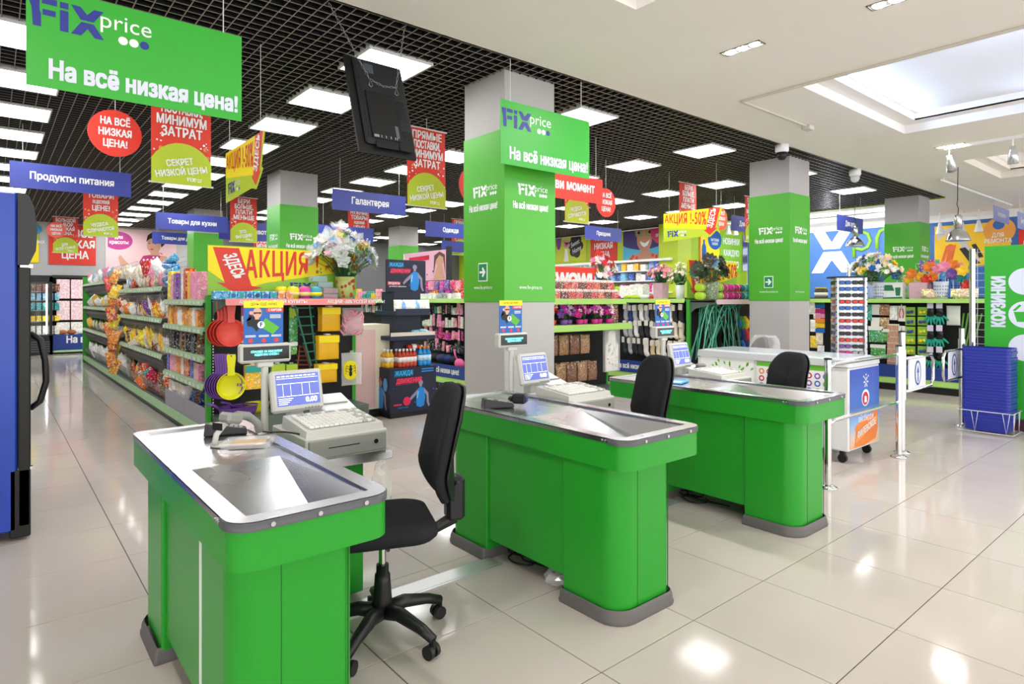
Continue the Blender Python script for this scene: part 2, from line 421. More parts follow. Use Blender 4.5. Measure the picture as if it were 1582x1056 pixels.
# walls
struct('wall_back', MB().box(-8, 14.3, 20.5, 20.6, 0, 3.95), WALLG)
struct('wall_back_1', MB().box(4.9, 14.28, 20.44, 20.5, 0, 3.95), noisy(mat('wall_dark', '#6f6f73', .7), 2, .04))
struct('wall_left', MB().box(-8.1, -8, 2, 20.6, 0, 3.95), WALLG)
wr = struct('wall_right', MB().box(14.3, 14.4, 10.0, 20.6, 0, 3.95), LIME)
struct('wall_right_1', MB().box(14.3, 22, 10.0, 10.1, 0, 3.6), LIMEP)
XW = 17.6
wx = struct('wall_right_2', MB().box(XW, XW+.1, -5, 10.1, 0, 3.6), WHITE)
# columns: grey shaft, green wrap between 1.40 and 2.94 m
def column(cx, cy, s=.61, lit=True, top=2.94):
    c = struct('column', MB().cb(cx, cx+s, cy, cy+s, 0, CEIL+.02, .006), GREYC)
    e = .006
    mk('green_wrap', MB().cb(cx-e, cx+s+e, cy-e, cy+s+e, 1.40, top, .004), COLGREEN, c)
    if not lit: return c
    for face in (0, 1):
        f = put('face_print', None, c, (cx+s/2, cy-e-.001, 0) if face == 0 else (cx-e-.001, cy+s/2, 0), (0, 0, 0 if face == 0 else -PI/2)); f.empty_display_size = .05
        logo(f, -.155, 2.37, .10, 0, PRINTW, PRINTW)
        text('На всё низкая цена!', .062, PRINTW, f, 0, 2.27, 0, .52, .03)
        text('www.fix-price.ru', .035, PRINTW, f, 0, 1.535, 0, .85, .0)
        if face == 1:
            ex = mk('exit_plate', MB().cb(-.07, .07, -.004, .002, 1.59, 1.76, .003), PRINTW, f)
            a = MB().flat([(-.06, 1.60), (.06, 1.60), (.06, 1.75), (-.06, 1.75)], -.0048); a.cur = 1
            a.flat([(-.045, 1.665), (.005, 1.665), (-.012, 1.64), (.006, 1.628), (.045, 1.675), (.006, 1.722), (-.012, 1.71), (.005, 1.685), (-.045, 1.685)], -.0054)
            mk('exit_arrow', a, [mat('exit_green', '#0d8a55', .5), PRINTW], f)
    return c
for cx in (3.48, 8.68, 13.9):
    for cy in (4.28, 9.86, 15.3):
        if cx > 13 and cy > 12: continue
        if cx > 13 and cy > 9: 
            struct('column', MB().cb(cx, cx+.61, cy, cy+.61, 0, CEIL, .006), LIME); continue
        column(cx, cy, lit=(cy < 12), top=2.94 if cy < 9 else 2.92)
# square light panels in the grid
DIFF = mat('panel_light', (1, 1, 1), .5, emit=PANEL_E)
FRM = mat('panel_frame', '#d9d9d9', .5)
fm = MB()
for a in ((-.3, .3, -.3, -.285), (-.3, .3, .285, .3), (-.3, -.285, -.285, .285), (.285, .3, -.285, .285)): fm.box(a[0], a[1], a[2], a[3], -.012, .012)
fm.box(-.3, .3, -.3, .3, .012, .06)
fmesh = fm.mesh('frame', FRM); dmesh = MB().box(-.285, .285, -.285, .285, -.004, .01).mesh('diffuser', DIFF)
for ix in range(-3, 7):
    for iy in range(0, 13):
        x = .2+2.42*ix; y = 4.86+1.235*iy
        if x < -5 or x > 14: continue
        if ix == 0 and False: continue
        if not in_view(x, y, CEIL, 60): 
            if x < -2: continue
        row = ['first','second','third','fourth','fifth','sixth','seventh','eighth','ninth','tenth','eleventh','twelfth','thirteenth'][iy]
        colu = ['far left','outer left','left of the fridge','over the food aisle','over the first gondola','beside the front column','in the middle aisle','over the sock gondola','over the yarn','by the lime fascia'][ix+3]
        t = thing('ceiling_light', 'white ceiling light panel, %s from the front in the row %s' % (row, colu), 'ceiling light', (x, y, CEIL-.004), 0, 'square light panels in the grid ceiling')
        put('frame', fmesh, t); put('diffuser', dmesh, t)
# recessed triple spots in the plaster
spm = mat('spot_light', (1, .97, .93), .5, emit=40); spf = mat('spot_frame', '#8f8b86', .4, metal=.6)
for x, y, lb in ((4.65, 2.68, 'triple recessed spotlight in the plaster ceiling, nearest the grid edge'), (4.69, 1.58, 'triple recessed spotlight at the top edge of the picture'), (9.72, 2.63, 'triple recessed spotlight beside the spotlight track'), (4.69, .2, 'triple recessed spotlight above the cash desks'), (9.72, .2, 'triple recessed spotlight beyond the blue tray'), (0, 1.5, 'triple recessed spotlight left of the cash desks')):
    t = thing('downlight', lb, 'ceiling light', (x, y, CEIL), 0, 'recessed triple spotlights')
    f = MB()
    f.box(-.055, .055, -.17, -.16, -.006, .0).box(-.055, .055, .16, .17, -.006, 0).box(-.055, -.045, -.17, .17, -.006, 0).box(.045, .055, -.17, .17, -.006, 0).box(-.05, .05, -.165, .165, -.002, -.001)
    mk('frame', f, spf, t)
    for k in (-1, 0, 1): mk('lamp', MB().lathe([(.0001, -.012), (.036, -.010), (.042, -.003)], (0, k*.105, 0), 16), spm, t)
    area('spot_glow', (x, y, CEIL-.03), .1, 14, (1, .96, .9), (0, 0, 0), .3)
# cable ducts on the plaster
t = thing('cable_duct', 'thin beige cable duct running across the plaster ceiling to a small box', 'cable duct', (5.86, 3.39, CEIL-.002))
mk('duct', MB().box(-.012, .012, -3.2, 0, -.02, 0).box(0, 1.42, -.012, .012, -.02, 0), mat('duct', '#cfc9ba', .6), t)
mk('junction_box', MB().cb(1.40, 1.52, -.05, .05, -.05, 0, .008), mat('duct'  , ''), t) if False else mk('junction_box', MB().cb(1.40, 1.52, -.05, .05, -.05, 0, .008), MATS['duct'], t)
# ================================================================ cash desks
def bevel(o, w=.004, s=2):
    m = o.modifiers.new('bevel', 'BEVEL'); m.width = w; m.segments = s; m.limit_method = 'ANGLE'; m.angle_limit = .7
    return o
CW, CLEN, CH = .56, 1.54, .82
SEAM = mat('seam', '#176018', .6)
def counter(x, y, label, CW=.56):
    t = thing('checkout_counter', label, 'cash desk', (x, y, 0), 0, 'green cash desks')
    # apron: rounded shell
    outer = rrect(0, CW, 0, CLEN, (.07, .07, .05, .05)); inner = rrect(.045, CW-.045, .045, CLEN-.045, (.03,)*4)
    a = MB(); n = len(outer)
    vs = [(p[0], p[1], .685) for p in outer]+[(p[0], p[1], .803) for p in outer]
    a.add(vs, [(i, (i+1)%n, n+(i+1)%n, n+i) for i in range(n)], True); a.add(vs[:n], [tuple(range(n-1, -1, -1))])
    mk('apron', a, GREEN, t)
    # bumper strip at the near end, steel edge along the sides
    def ring(p0, z0, z1, grow):
        m = MB(); o = rrect(-grow, CW+grow, -grow, CLEN+grow, (.075, .075, .055, .055)); k = len(o)
        vs = [(p[0], p[1], z0) for p in o]+[(p[0], p[1], z1) for p in o]
        return o, m.add(vs, [(i, (i+1)%k, k+(i+1)%k, k+i) for i in range(k)], True)
    o1, e = ring(None, .800, .818, .003); mk('steel_edge', e, STEEL, t)
    bp = MB(); o2 = rrect(-.006, CW+.006, -.006, .36, (.078, .078, 0, 0), 7)
    pts = o2[:]; k = len(pts)   # open strip around the near end
    start = [i for i, p in enumerate(pts) if p[1] > .35]
    path = [(-.006, .10)]+[p for p in pts if p[1] < .12]+[(CW+.006, .10)]
    for za, zb in ((.795, .819),):
        v = [(p[0], p[1], za) for p in path]+[(p[0], p[1], zb) for p in path]+[(p[0]*.985+.004, p[1]+.004, zb+.001) for p in path]; q = len(path)
        bp.add(v, [(i, i+1, q+i+1, q+i) for i in range(q-1)]+[(q+i, q+i+1, 2*q+i+1, 2*q+i) for i in range(q-1)], True)
    b = mk('bumper', bp, BUMPER, t)
    bm = MB()
    for bx in (CW*.22, CW*.5, CW*.8): bm.cyl((bx, -.012, .808), (bx, -.004, .808), .007, n=10)
    for by in (.09, .105, .125): bm.cyl((-.010, by+.01, .808), (-.002, by+.01, .808), .006, n=8)
    stuff(mk('bolt', bm, STEEL, b))
    # top: flat rails, flat plate at the far half, sunken sloping tray at the near half
    s = MB(); zi = .822; o = rrect(-.002, CW+.002, -.002, CLEN+.002, (.074, .074, .05, .05)); inn = rrect(.055, CW-.055, .06, CLEN-.05, (.004,)*4)
    k = len(o); vs = [(p[0], p[1], zi) for p in o]+[(p[0], p[1], zi) for p in inn]+[(p[0], p[1], zi-.03) for p in inn]
    s.add(vs, [(i, (i+1)%k, k+(i+1)%k, k+i) for i in range(k)]+[(k+i, k+(i+1)%k, 2*k+(i+1)%k, 2*k+i) for i in range(k)])
    mk('steel_rail', s, STEEL, t)
    p = MB(); zf = .812; yr = .72; xl, xr = .055, CW-.055; yb = .06
    p.quad((xl, yr, zf), (xr, yr, zf), (xr, CLEN-.05, zf), (xl, CLEN-.05, zf))
    mk('steel_plate', p, STEEL, t)
    q = MB(); zl = .70
    A, B = (xl, yr, zf), (xr-.05, yr, zf); Cc, D = (xr-.13, yb, zl), (xl, yb, zl)
    q.quad(D, Cc, B, A); q.add([B, Cc, (xr, yb, zf), (xr, yr, zf)], [(0, 1, 2), (0, 2, 3)])
    q.add([D, (xl, yb, zf), (xr, yb, zf), Cc], [(0, 3, 2, 1)]); q.add([D, A, (xl, yb, zf)], [(0, 1, 2)])
    mk('packing_tray', q, STEEL, t)
    # pedestals
    PWX = .40 if CW > .5 else .385
    pn = rrect(.02, PWX, .06, .40, (.10, .05, .01, .01), 14)
    ped = mk('pedestal', MB().prism(pn, .05, .69, smooth=False), GREEN, t)
    sm = MB().box(.153, .1545, .0585, .062, .06, .685).box(PWX-.025, PWX-.0235, .0585, .063, .06, .685)
    mk('seam', sm, SEAM, ped)
    pf = rrect(.02, .42, 1.0, 1.36, (.01, .01, .02, .09), 12)
    mk('pedestal', MB().prism(pf, .05, .69), GREEN, t)
    for poly in (rrect(0, .42, .04, .40, (.11, .06, .01, .01), 6), rrect(0, .44, 1.0, 1.38, (.01, .01, .03, .1), 5)):
        m = MB(); k = len(poly); cx = sum(a[0] for a in poly)/k; cy = sum(a[1] for a in poly)/k
        lv = [(1.03, 0), (1.04, .012), (1.02, .022), (1.015, .04), (.985, .058), (.97, .062)]
        vs = [(cx+(a[0]-cx)*f, cy+(a[1]-cy)*f, z) for f, z in lv for a in poly]
        m.add(vs, [(j*k+i, j*k+(i+1)%k, (j+1)*k+(i+1)%k, (j+1)*k+i) for j in range(len(lv)-1) for i in range(k)], True)
        mk('plinth', m, PLINTH, t)
    if x < 1: mk('edge_strip', MB().box(.018, .03, .402, .416, .06, .685), WHITE, t)
    mk('front_panel', MB().box(.035, .05, .395, 1.005, .11, .69), GREEN, t)
    mk('back_panel', MB().box(.39, .41, .395, 1.005, .02, .69), GREEN, t)
    # wing for the till
    wg = mk('till_wing', MB().cb(.54, .88, 1.0, 1.36, .03, .66, .004), GREEN, t)
    mk('wing_top', MB().cb(.50, 1.0, .93, 1.62, .66, .70, .004), STEEL, t)
    hk = MB().tube([(.02, 1.3, .69), (.018, 1.3, .665), (.03, 1.3, .655), (.035, 1.3, .668)], .003, 5)
    mk('hook', hk, WIRE, t)
    cb = MB(); r = random.Random(int(x*10))
    for k in range(3):
        c0 = (.16+.05*k, .85+.07*k, .012); cb.tube([(c0[0]+.07*math.cos(a), c0[1]+.09*math.sin(a)+r.uniform(-.01, .01), .012+.012*k) for a in [i*.45 for i in range(14)]], .005, 5)
    cb.tube([(.2, .95, .02), (.12, .8, .03), (.2, .65, .012), (.1, .55, .05)], .005, 5)
    c = mk('cables', cb, BLACK, None, (x, y, .002)); tag(c, 'tangle of black cables on the floor under the %s' % ('front cash desk' if x < 1 else 'middle cash desk' if x < 3 else 'rear cash desk'), 'cable')
    return t
CX3 = (.492, 2.07, 3.67); CY3 = (1.76, 1.73, 1.715)
NM = ('front', 'middle', 'rear')
counter(CX3[0], CY3[0], 'green cash desk nearest the camera with sunken steel top and barcode scanner', .485)
counter(CX3[1], CY3[1], 'green cash desk standing between the two office chairs, in front of column', .572)
counter(CX3[2], CY3[2], 'green cash desk furthest right beside the chrome barrier', .595)
# floor strips between the desks (aluminium cable cover)
for k, (xa, xb) in enumerate(((.9, 2.10), (2.50, 3.7))):
    t = tag(mk('cable_cover', MB().prism([(xa, 2.60), (xb, 2.60), (xb, 2.72), (xa, 2.72)], 0, .012).prism([(xa, 2.615), (xb, 2.615), (xb, 2.705), (xa, 2.705)], .012, .014), ALUM), ('flat aluminium cable cover on the floor between front and middle cash desk', 'flat aluminium cable cover on the floor between middle and rear cash desk')[k], 'cable cover')
# ---------------------------------------------------------------- tills
SCR = mat('screen_blue', (.10, .13, .42), .3, emit=.45); SCRW = mat('screen_white', (.9, .93, 1), .4, emit=.9)
VFD = mat('vfd_dark', '#06110f', .15); VFT = mat('vfd_text', (.2, .85, .85), .4, emit=1.0)
KEY = mat('key_light', '#e7e6e1', .5); KEYD = mat('key_dark', '#b3b2ab', .5)
def till(cx, cy, which):
    bx, by = cx+(.54 if cx < 1 else .56), cy+.93
    # drawer + keyboard
    t = thing('cash_drawer', 'grey steel cash drawer under the keyboard at the %s cash desk' % which, 'cash drawer', (bx+.02, by-.04, .70))
    mk('body', MB().cb(0, .40, 0, .42, .012, .115, .005), BEIGE, t)
    mk('base', MB().box(.01, .39, .0, .42, 0, .012), STEEL, t)
    mk('drawer_front', MB().cb(.012, .388, -.012, .004, .022, .105, .004), BEIGED, t)
    mk('slot', MB().box(.10, .25, -.0135, -.011, .064, .068), BLACK, t)
    mk('lock', MB().cyl((.33, -.02, .066), (.33, -.011, .066), .011, n=12), CHROME, t)
    k = thing('keyboard', 'grey programmable till keyboard with rows of keys on the %s cash drawer' % which, 'keyboard', (bx+.03, by-.02, .815))
    kb = MB(); kb.add([(0, 0, 0), (.38, 0, 0), (.38, .30, 0), (0, .30, 0), (.005, .005, .028), (.375, .005, .028), (.375, .295, .058), (.005, .295, .058)], [(0, 3, 2, 1), (4, 5, 6, 7), (0, 1, 5, 4), (1, 2, 6, 5), (2, 3, 7, 6), (3, 0, 4, 7)])
    mk('case', kb, BEIGE, k)
    ks = MB()
    for i in range(14):
        for j in range(7):
            ks.cur = 1 if (i > 10 or j > 5) and (i+j) % 3 else 0
            z = .028+.030*(.03+.032*j)/.29+.003
            ks.box(.03+i*.0235, .03+i*.0235+.020, .03+j*.034, .03+j*.034+.029, z, z+.009)
    mk('keys', ks, [KEY, KEYD], k)
    # monitor
    m = thing('pos_monitor', 'small grey till monitor with blue sales table on the %s cash desk' % which, 'monitor', (bx+.17, by+.47, .70), .05)
    mk('foot', MB().cb(-.11, .11, -.08, .10, 0, .03, .01), BEIGE, m)
    mk('neck', MB().prism(rrect(-.035, .035, -.02, .05, .01), .03, .20), BEIGE, m)
    tl = -.22
    head = put('head', None, m, (0, -.03, .265), (tl, 0, 0)); head.empty_display_size = .03
    mk('bezel', MB().cb(-.135, .135, 0, .045, -.105, .105, .012), BEIGE, head)
    sc = MB().flat([(-.113, -.075), (.113, -.075), (.113, .085), (-.113, .085)], -.0008); sc.cur = 1
    for z in (.062, .035, -.028): sc.flat([(-.108, z), (.108, z), (.108, z+.0022), (-.108, z+.0022)], -.0014)
    for x in (-.08, -.04, .02, .06): sc.flat([(x, -.028), (x+.0016, -.028), (x+.0016, .035), (x, .035)], -.0014)
    for q in range(9): sc.flat([(-.105+q*.023, .071), (-.088+q*.023, .071), (-.088+q*.023, .077), (-.105+q*.023, .077)], -.0014)
    for q in range(4): sc.flat([(-.105, -.04-.009*q), (-.03-.01*q, -.04-.009*q), (-.03-.01*q, -.037-.009*q), (-.105, -.037-.009*q)], -.0014)
    mk('screen', sc, [SCR, SCRW], head)
    text('0.00', .026, SCRW, head, .065, -.052, -.0016, 1., .02, name='amount_lettering')
    b = MB()
    for q in range(5): b.cyl((.03+q*.018, -.004, -.092), (.03+q*.018, .001, -.092), .004, n=8)
    mk('button', b, BEIGED, head)
    # receipt printer
    p = thing('receipt_printer', 'pale receipt printer with a sloped lid behind the %s till monitor' % which, 'printer', (bx+.315, by+.45, .70)); p.scale = (1.25, 1.15, 1.25)
    pm = MB(); pm.add([(0, 0, 0), (.15, 0, 0), (.15, .18, 0), (0, .18, 0), (0, 0, .11), (.15, 0, .11), (.15, .18, .16), (0, .18, .16)], [(0, 3, 2, 1), (4, 5, 6, 7), (0, 1, 5, 4), (1, 2, 6, 5), (2, 3, 7, 6), (3, 0, 4, 7)])
    bevel(mk('body', pm, mat('printer', '#dfe3e4', .4), p), .008)
    mk('paper_slot', MB().box(.02, .13, .06, .068, .128, .134), BEIGED, p); mk('front_label', MB().box(.03, .09, -.001, .0, .05, .075), KEYD, p)
    # customer display on a pole
    d = thing('customer_display', 'pale customer display with teal text on a round pole at the %s cash desk' % which, 'display', (bx+.03, by+.52, .70))
    mk('foot', MB().lathe([(.05, 0), (.05, .015), (.026, .03)], n=16), BEIGE, d)
    mk('pole', MB().cyl((0, 0, .02), (0, 0, .40), .018, n=14), BEIGE, d)
    mk('bracket', MB().cb(-.04, .04, -.02, .02, .385, .415, .006), BEIGE, d)
    mk('case', MB().cb(-.125, .125, -.03, .03, .41, .505, .01), BEIGE, d)
    gl = mk('display_window', MB().flat([(-.113, .425), (.113, .425), (.113, .492), (-.113, .492)], -.0308), VFD, d)
    text('СПАСИБО ЗА ВАШ ВИЗИТ\nЖДЕМ ВАС СНОВА !', .011, VFT, d, 0, .459, -.0316, .8, .02)
    # poster card standing on the display
    c = thing('promo_card', 'blue promotional card with a person in sunglasses, standing on the %s customer display' % which, 'promo card', (bx+.025, by+.52, 1.205), 0, 'promotional cards on the customer displays')
    W, Hh = .098, .215
    mk('card', MB().cb(-W, W, -.002, .003, 0, Hh, .0015), mat('card_blue', '#1d5fae', .4), c)
    f = MB(); y = -.0028
    f.flat([(-W, Hh-.034), (W, Hh-.034), (W, Hh), (-W, Hh)], y); f.cur = 1; f.flat([(.012, Hh-.056), (W, Hh-.056), (W, Hh-.037), (.012, Hh-.037)], y)
    f.cur = 2; f.flat([(-.08, .09), (-.085, .12), (-.06, .14), (-.03, .135), (-.012, .11), (-.02, .085), (-.035, .06), (-.055, .085)], y); f.flat([(-.085, .115), (-.07, .15), (-.058, .15), (-.065, .12)], y)
    f.cur = 3; f.flat(circ(-.032, .155, .022, 14, .027), y-.0003); f.flat(circ(-.062, .155, .010, 10), y-.0003); f.flat([(-.044, .122), (-.024, .122), (-.024, .14), (-.044, .14)], y-.0002)
    f.cur = 2; f.flat([(-.052, .158), (-.012, .158), (-.014, .149), (-.03, .152), (-.048, .149)], y-.0006)
    f.cur = 4; f.flat([(-.02, .085), (.045, .045), (.078, .08), (.008, .128)], y-.0004)
    f.cur = 5; f.flat(circ(-.014, .095, .018, 14), y-.0008); f.cur = 1
    for q in (-.065, 0, .062): f.flat(circ(q, .016, .011, 14), y)
    f.cur = 5
    for q in (-.065, 0, .062):
        for k2 in (0, 1): f.flat([(q-.025, .034+k2*.006), (q+.025, .034+k2*.006), (q+.025, .037+k2*.006), (q-.025, .037+k2*.006)], y)
    for q in range(3): f.flat([(.03, .142-q*.007), (.085, .142-q*.007), (.085, .145-q*.007), (.03, .145-q*.007)], y)
    mk('print', f, [YELLOW, RED, mat('ink_black', '#1b1b1f', .5), mat('skin_print', '#d9a48c', .5), mat('card_green', '#56b02e', .4), PRINTW], c)
    text('ЦЕНЫ ЕЩЁ НИЖЕ', .014, BLACK, c, 0, Hh-.017, y-.0004, .8, .0)
    text('С КАРТОЙ!', .012, PRINTW, c, .055, Hh-.0465, y-.0004, .75, .03)
    text('F', .022, LOGOBLUE, c, -.014, .095, y-.0012, .9, .04)
    return bx, by
for i in range(3): till(CX3[i], CY3[i]+(.02, .02, .0)[i], NM[i])
# ---------------------------------------------------------------- things lying on the desks
def scanner(loc, rz, label):
    t = thing('barcode_scanner', label, 'scanner', loc, rz)
    mk('head', MB().cb(-.035, .035, -.055, .03, .085, .13, .012), BEIGED, t, rot=(-.25, 0, 0))
    mk('window', MB().box(-.027, .027, -.0565, -.054, .068, .098), BLACK, t)
    mk('handle', MB().tube([(0, .0, .10), (0, .05, .112), (0, .11, .10), (0, .16, .06), (0, .175, .02)], .018, 8, radii=[.022, .02, .017, .017, .019]), BEIGED, t)
    mk('stand', MB().tube([(0, -.02, .085), (0, -.06, .05), (0, -.07, .012)], .012, 7).lathe([(.055, 0), (.055, .008), (.02, .014)], (0, -.02, 0), 14), BEIGE, t)
    mk('cable', MB().tube([(0, .175, .02), (.02, .21, .01), (.08, .25, .008), (.17, .24, .008), (.22, .30, .008)], .004, 5), BLACK, t)
    return t
def terminal(loc, rz, label):
    t = thing('card_terminal', label, 'card terminal', loc, rz)
    m = MB(); m.add([(-.04, -.09, 0), (.04, -.09, 0), (.04, .09, 0), (-.04, .09, 0), (-.038, -.085, .022), (.038, -.085, .022), (.034, .085, .055), (-.034, .085, .055)], [(0, 3, 2, 1), (4, 5, 6, 7), (0, 1, 5, 4), (1, 2, 6, 5), (2, 3, 7, 6), (3, 0, 4, 7)])
    bevel(mk('case', m, DARK, t), .006)
    k = MB()
    for i in range(3):
        for j in range(4): k.box(-.026+i*.019, -.012+i*.019, -.07+j*.02, -.057+j*.02, .024+.0038*(j+.5), .0265+.0039*(j+.8))
    mk('keys', k, mat('key_grey', '#9a9da2', .5), t)
    mk('screen', MB().quad((-.028, .02, .0437), (.028, .02, .0437), (.028, .065, .0515), (-.028, .065, .0515)), mat('term_screen', '#8fb4a6', .2), t)
    return t
def tray(loc, rz):
    t = thing('coin_tray', 'clear plastic coin tray with a paper insert beside the barcode scanner', 'tray', loc, rz)
    m = MB(); o = rrect(-.10, .10, -.075, .075, .03); i = rrect(-.085, .085, -.06, .06, .025); k = len(o)
    vs = [(p[0], p[1], .0) for p in o]+[(p[0], p[1], .022) for p in o]+[(p[0], p[1], .022) for p in i]+[(p[0]*.93, p[1]*.93, .008) for p in i]
    m.add(vs, [(j*k+a, j*k+(a+1)%k, (j+1)*k+(a+1)%k, (j+1)*k+a) for j in range(3) for a in range(k)]+[tuple(3*k+a for a in range(k))], True)
    mk('dish', m, CLEAR, t); mk('insert', MB().prism(rrect(-.07, .07, -.048, .048, .02), .009, .012), mat('insert', '#d8b98f', .6), t)
TZ = .815
scanner((CX3[0]+.28, CY3[0]+1.05, TZ), -1.1, 'grey barcode scanner on its stand on the front cash desk')
terminal((CX3[0]+.33, CY3[0]+1.27, TZ), 1.3, 'black card terminal behind the scanner on the front cash desk')
tray((CX3[0]+.34, CY3[0]+.98, TZ), -.5)
terminal((CX3[1]+.14, CY3[1]+1.05, TZ), 1.2, 'card terminal lying on the steel top of the middle cash desk')
t = thing('handheld_scanner', 'black handheld scanner lying on the middle cash desk', 'scanner', (CX3[1]+.25, CY3[1]+.97, TZ), .6)
mk('head', MB().cb(-.03, .03, -.03, .05, .02, .075, .01), BLACK, t); mk('handle', MB().tube([(.0, .04, .045), (.05, .08, .035), (.12, .10, .022)], .016, 8), BLACK, t); mk('window', MB().box(-.022, .022, -.032, -.029, .03, .065), mat('blue_glass', '#28407c', .2), t)
t = thing('handheld_scanner', 'grey handheld scanner standing beside the till monitor on the rear cash desk', 'scanner', (CX3[2]+.56+.33, CY3[2]+.93+.36, .70), .8)
mk('stand', MB().lathe([(.045, 0), (.045, .01), (.012, .02), (.012, .12)], n=12), BEIGE, t); mk('head', MB().cb(-.028, .028, -.04, .04, .13, .19, .012), mat('scanner_grey', '#77787a', .45), t); mk('handle', MB().tube([(0, .03, .15), (.0, .09, .12), (0, .14, .05)], .016, 8), MATS['scanner_grey'], t)
t = thing('leaflet', 'blue and white leaflet lying on the rear cash desk', 'leaflet', (CX3[2]+.2, CY3[2]+1.05, TZ), .3)
mk('sheet', MB().cb(-.10, .10, -.07, .07, 0, .012, .003), mat('leaflet_blue', '#3fa9dc', .35), t); mk('print', MB().box(-.09, .0, -.06, .03, .012, .0126), PRINTW, t)
# ---------------------------------------------------------------- office chairs
def chair(x, y, rz, label, wrap=False, hs=0):
    t = thing('office_chair', label, 'chair', (x, y, 0), rz, 'black office chairs')
    # sits facing local +x is the back side: backrest on +x
    for k in range(5):
        a = 2*PI*k/5+.35; c, s = math.cos(a), math.sin(a)
        lg = MB().tube([(.02*c, .02*s, .115), (.10*c, .10*s, .125), (.22*c, .22*s, .10), (.285*c, .285*s, .075)], .02, 8, radii=[.034, .03, .023, .019])
        l = mk('leg', lg, RUBBER, t)
        w = MB(); px, py = .285*c, .285*s
        w.cyl((px-s*.008-.012*c, py+c*.008-.012*s, .028), (px-s*.026-.012*c, py+c*.026-.012*s, .028), .028, n=12).cyl((px+s*.008-.012*c, py-c*.008-.012*s, .028), (px+s*.026-.012*c, py-c*.026-.012*s, .028), .028, n=12).cyl((px, py, .03), (px, py, .078), .009, n=8)
        mk('caster', w, RUBBER, l)
    mk('column_sleeve', MB().lathe([(.042, .10), (.04, .16), (.034, .24), (.032, .27), (.026, .272), (.026, .31)], n=16), RUBBER, t)
    mk('gas_lift', MB().cyl((0, 0, .3), (0, 0, .45), .015, n=14), CHROME, t)
    mk('mechanism', MB().cb(-.09, .13, -.06, .06, .425, .455, .01).cyl((0, -.06, .44), (0, -.20, .445), .008, n=8), RUBBER, t)
    # seat cushion
    m = MB(); base = rrect(-.24, .21, -.225, .225, (.12, .10, .10, .12), 6); k = len(base)
    lv = [(.93, .452), (1.0, .468), (1.0, .492), (.97, .508), (.86, .518), (.5, .512), (.02, .508)]
    vs = [(-.015+(p[0]+.015)*f, p[1]*f, z-.02*max(0, (-p[0]-.12))*f) for f, z in lv for p in base]
    m.add(vs, [(j*k+i, j*k+(i+1)%k, (j+1)*k+(i+1)%k, (j+1)*k+i) for j in range(len(lv)-1) for i in range(k)]+[tuple(range(k-1, -1, -1)), tuple((len(lv)-1)*k+i for i in range(k))], True)
    mk('seat', m, FABRIC, t)
    # backrest: tall rounded pad, slightly curved
    def pad(off, thick, ins, mt, name):
        pm = MB(); o = rrect(-.21+ins, .21-ins, .57+ins, 1.06-ins+hs, (.13, .13, .15, .15), 7); k = len(o); cz = .81+hs/2
        def P(p, f, d):
            yy = p[0]*f; zz = cz+(p[1]-cz)*f; curve = .05*(yy/.21)**2*-1+.10*(zz-.57)
            return (.235+curve+d-.06*math.sin(max(0, min(1, (zz-.57)/.35))*PI)*.5, yy, zz)
        lv = [(.02, off-.0), (.6, off-.002), (.9, off+.002), (1., off+.016), (1., off+thick-.012), (.93, off+thick), (.02, off+thick+.004)]
        vs = [P(p, f, d) for f, d in lv for p in o]
        pm.add(vs, [(j*k+i, (j+1)*k+i, (j+1)*k+(i+1)%k, j*k+(i+1)%k) for j in range(len(lv)-1) for i in range(k)], True)
        return mk(name, pm, mt, t)
    pad(0, .05, 0, FABRIC, 'backrest'); pad(.052, .018, .006, RUBBER, 'back_shell')
    mk('back_bracket', MB().tube([(.08, 0, .44), (.22, 0, .435), (.30, 0, .47), (.325, 0, .56), (.315, 0, .66)], .02, 8, radii=[.022, .024, .03, .034, .026]).cb(.27, .35, -.045, .045, .47, .66, .015), RUBBER, t)
    mk('tilt_knob', MB().cyl((.31, -.045, .63), (.31, -.085, .63), .018, n=10), RUBBER, t)
    if wrap:
        wm = MB(); o = rrect(-.235, .235, .55, 1.09+hs, (.1, .1, .16, .16), 6); k = len(o)
        vs = [(x0+.06*(p[1]-.57)+R.uniform(-.008, .008), p[0]*f+R.uniform(-.008, .008), p[1]*f+(1-f)*.8) for x0, f in ((.18, .9), (.2, 1), (.33, 1), (.345, .9)) for p in o]
        wm.add(vs, [(j*k+i, j*k+(i+1)%k, (j+1)*k+(i+1)%k, (j+1)*k+i) for j in range(3) for i in range(k)]+[tuple(range(k)), tuple(range(4*k-1, 3*k-1, -1))])
        mk('plastic_wrap', wm, CLEAR, t)
    return t
chair(1.27, 2.38, -.38, 'black office chair with a tall back at the front cash desk, seen whole')
chair(3.10, 2.66, -.45, 'black office chair between the middle and the rear cash desk, only the backrest showing')
chair(4.72, 2.55, -.45, 'black office chair behind the rear cash desk beside the white freezer', hs=-.06)
chair(6.75, 3.9, -.6, 'black office chair wrapped in clear plastic behind the white freezer', True, hs=-.08)
# clear bag hanging from the till wing, and scrap under the desk
def crumple(name, label, c, s, n=1, mt=None):
    m = MB().ball((0, 0, 0), 1, 10, 7); r = random.Random(n)
    m.v = [(p[0]*s[0]*r.uniform(.65, 1.2), p[1]*s[1]*r.uniform(.65, 1.2), p[2]*s[2]*r.uniform(.8, 1.1)) for p in m.v]
    m.sm = [False]*len(m.sm)
    return tag(mk(name, m, mt or CLEAR, None, c), label, 'plastic bag')
crumple('plastic_bag', 'crumpled clear plastic bag hanging under the front till wing', (1.42, 2.68, .52), (.06, .05, .14), 3)
crumple('plastic_wrapper', 'scrap of clear plastic on the floor under the middle cash desk', (2.16, 2.25, .045), (.06, .07, .04), 5)
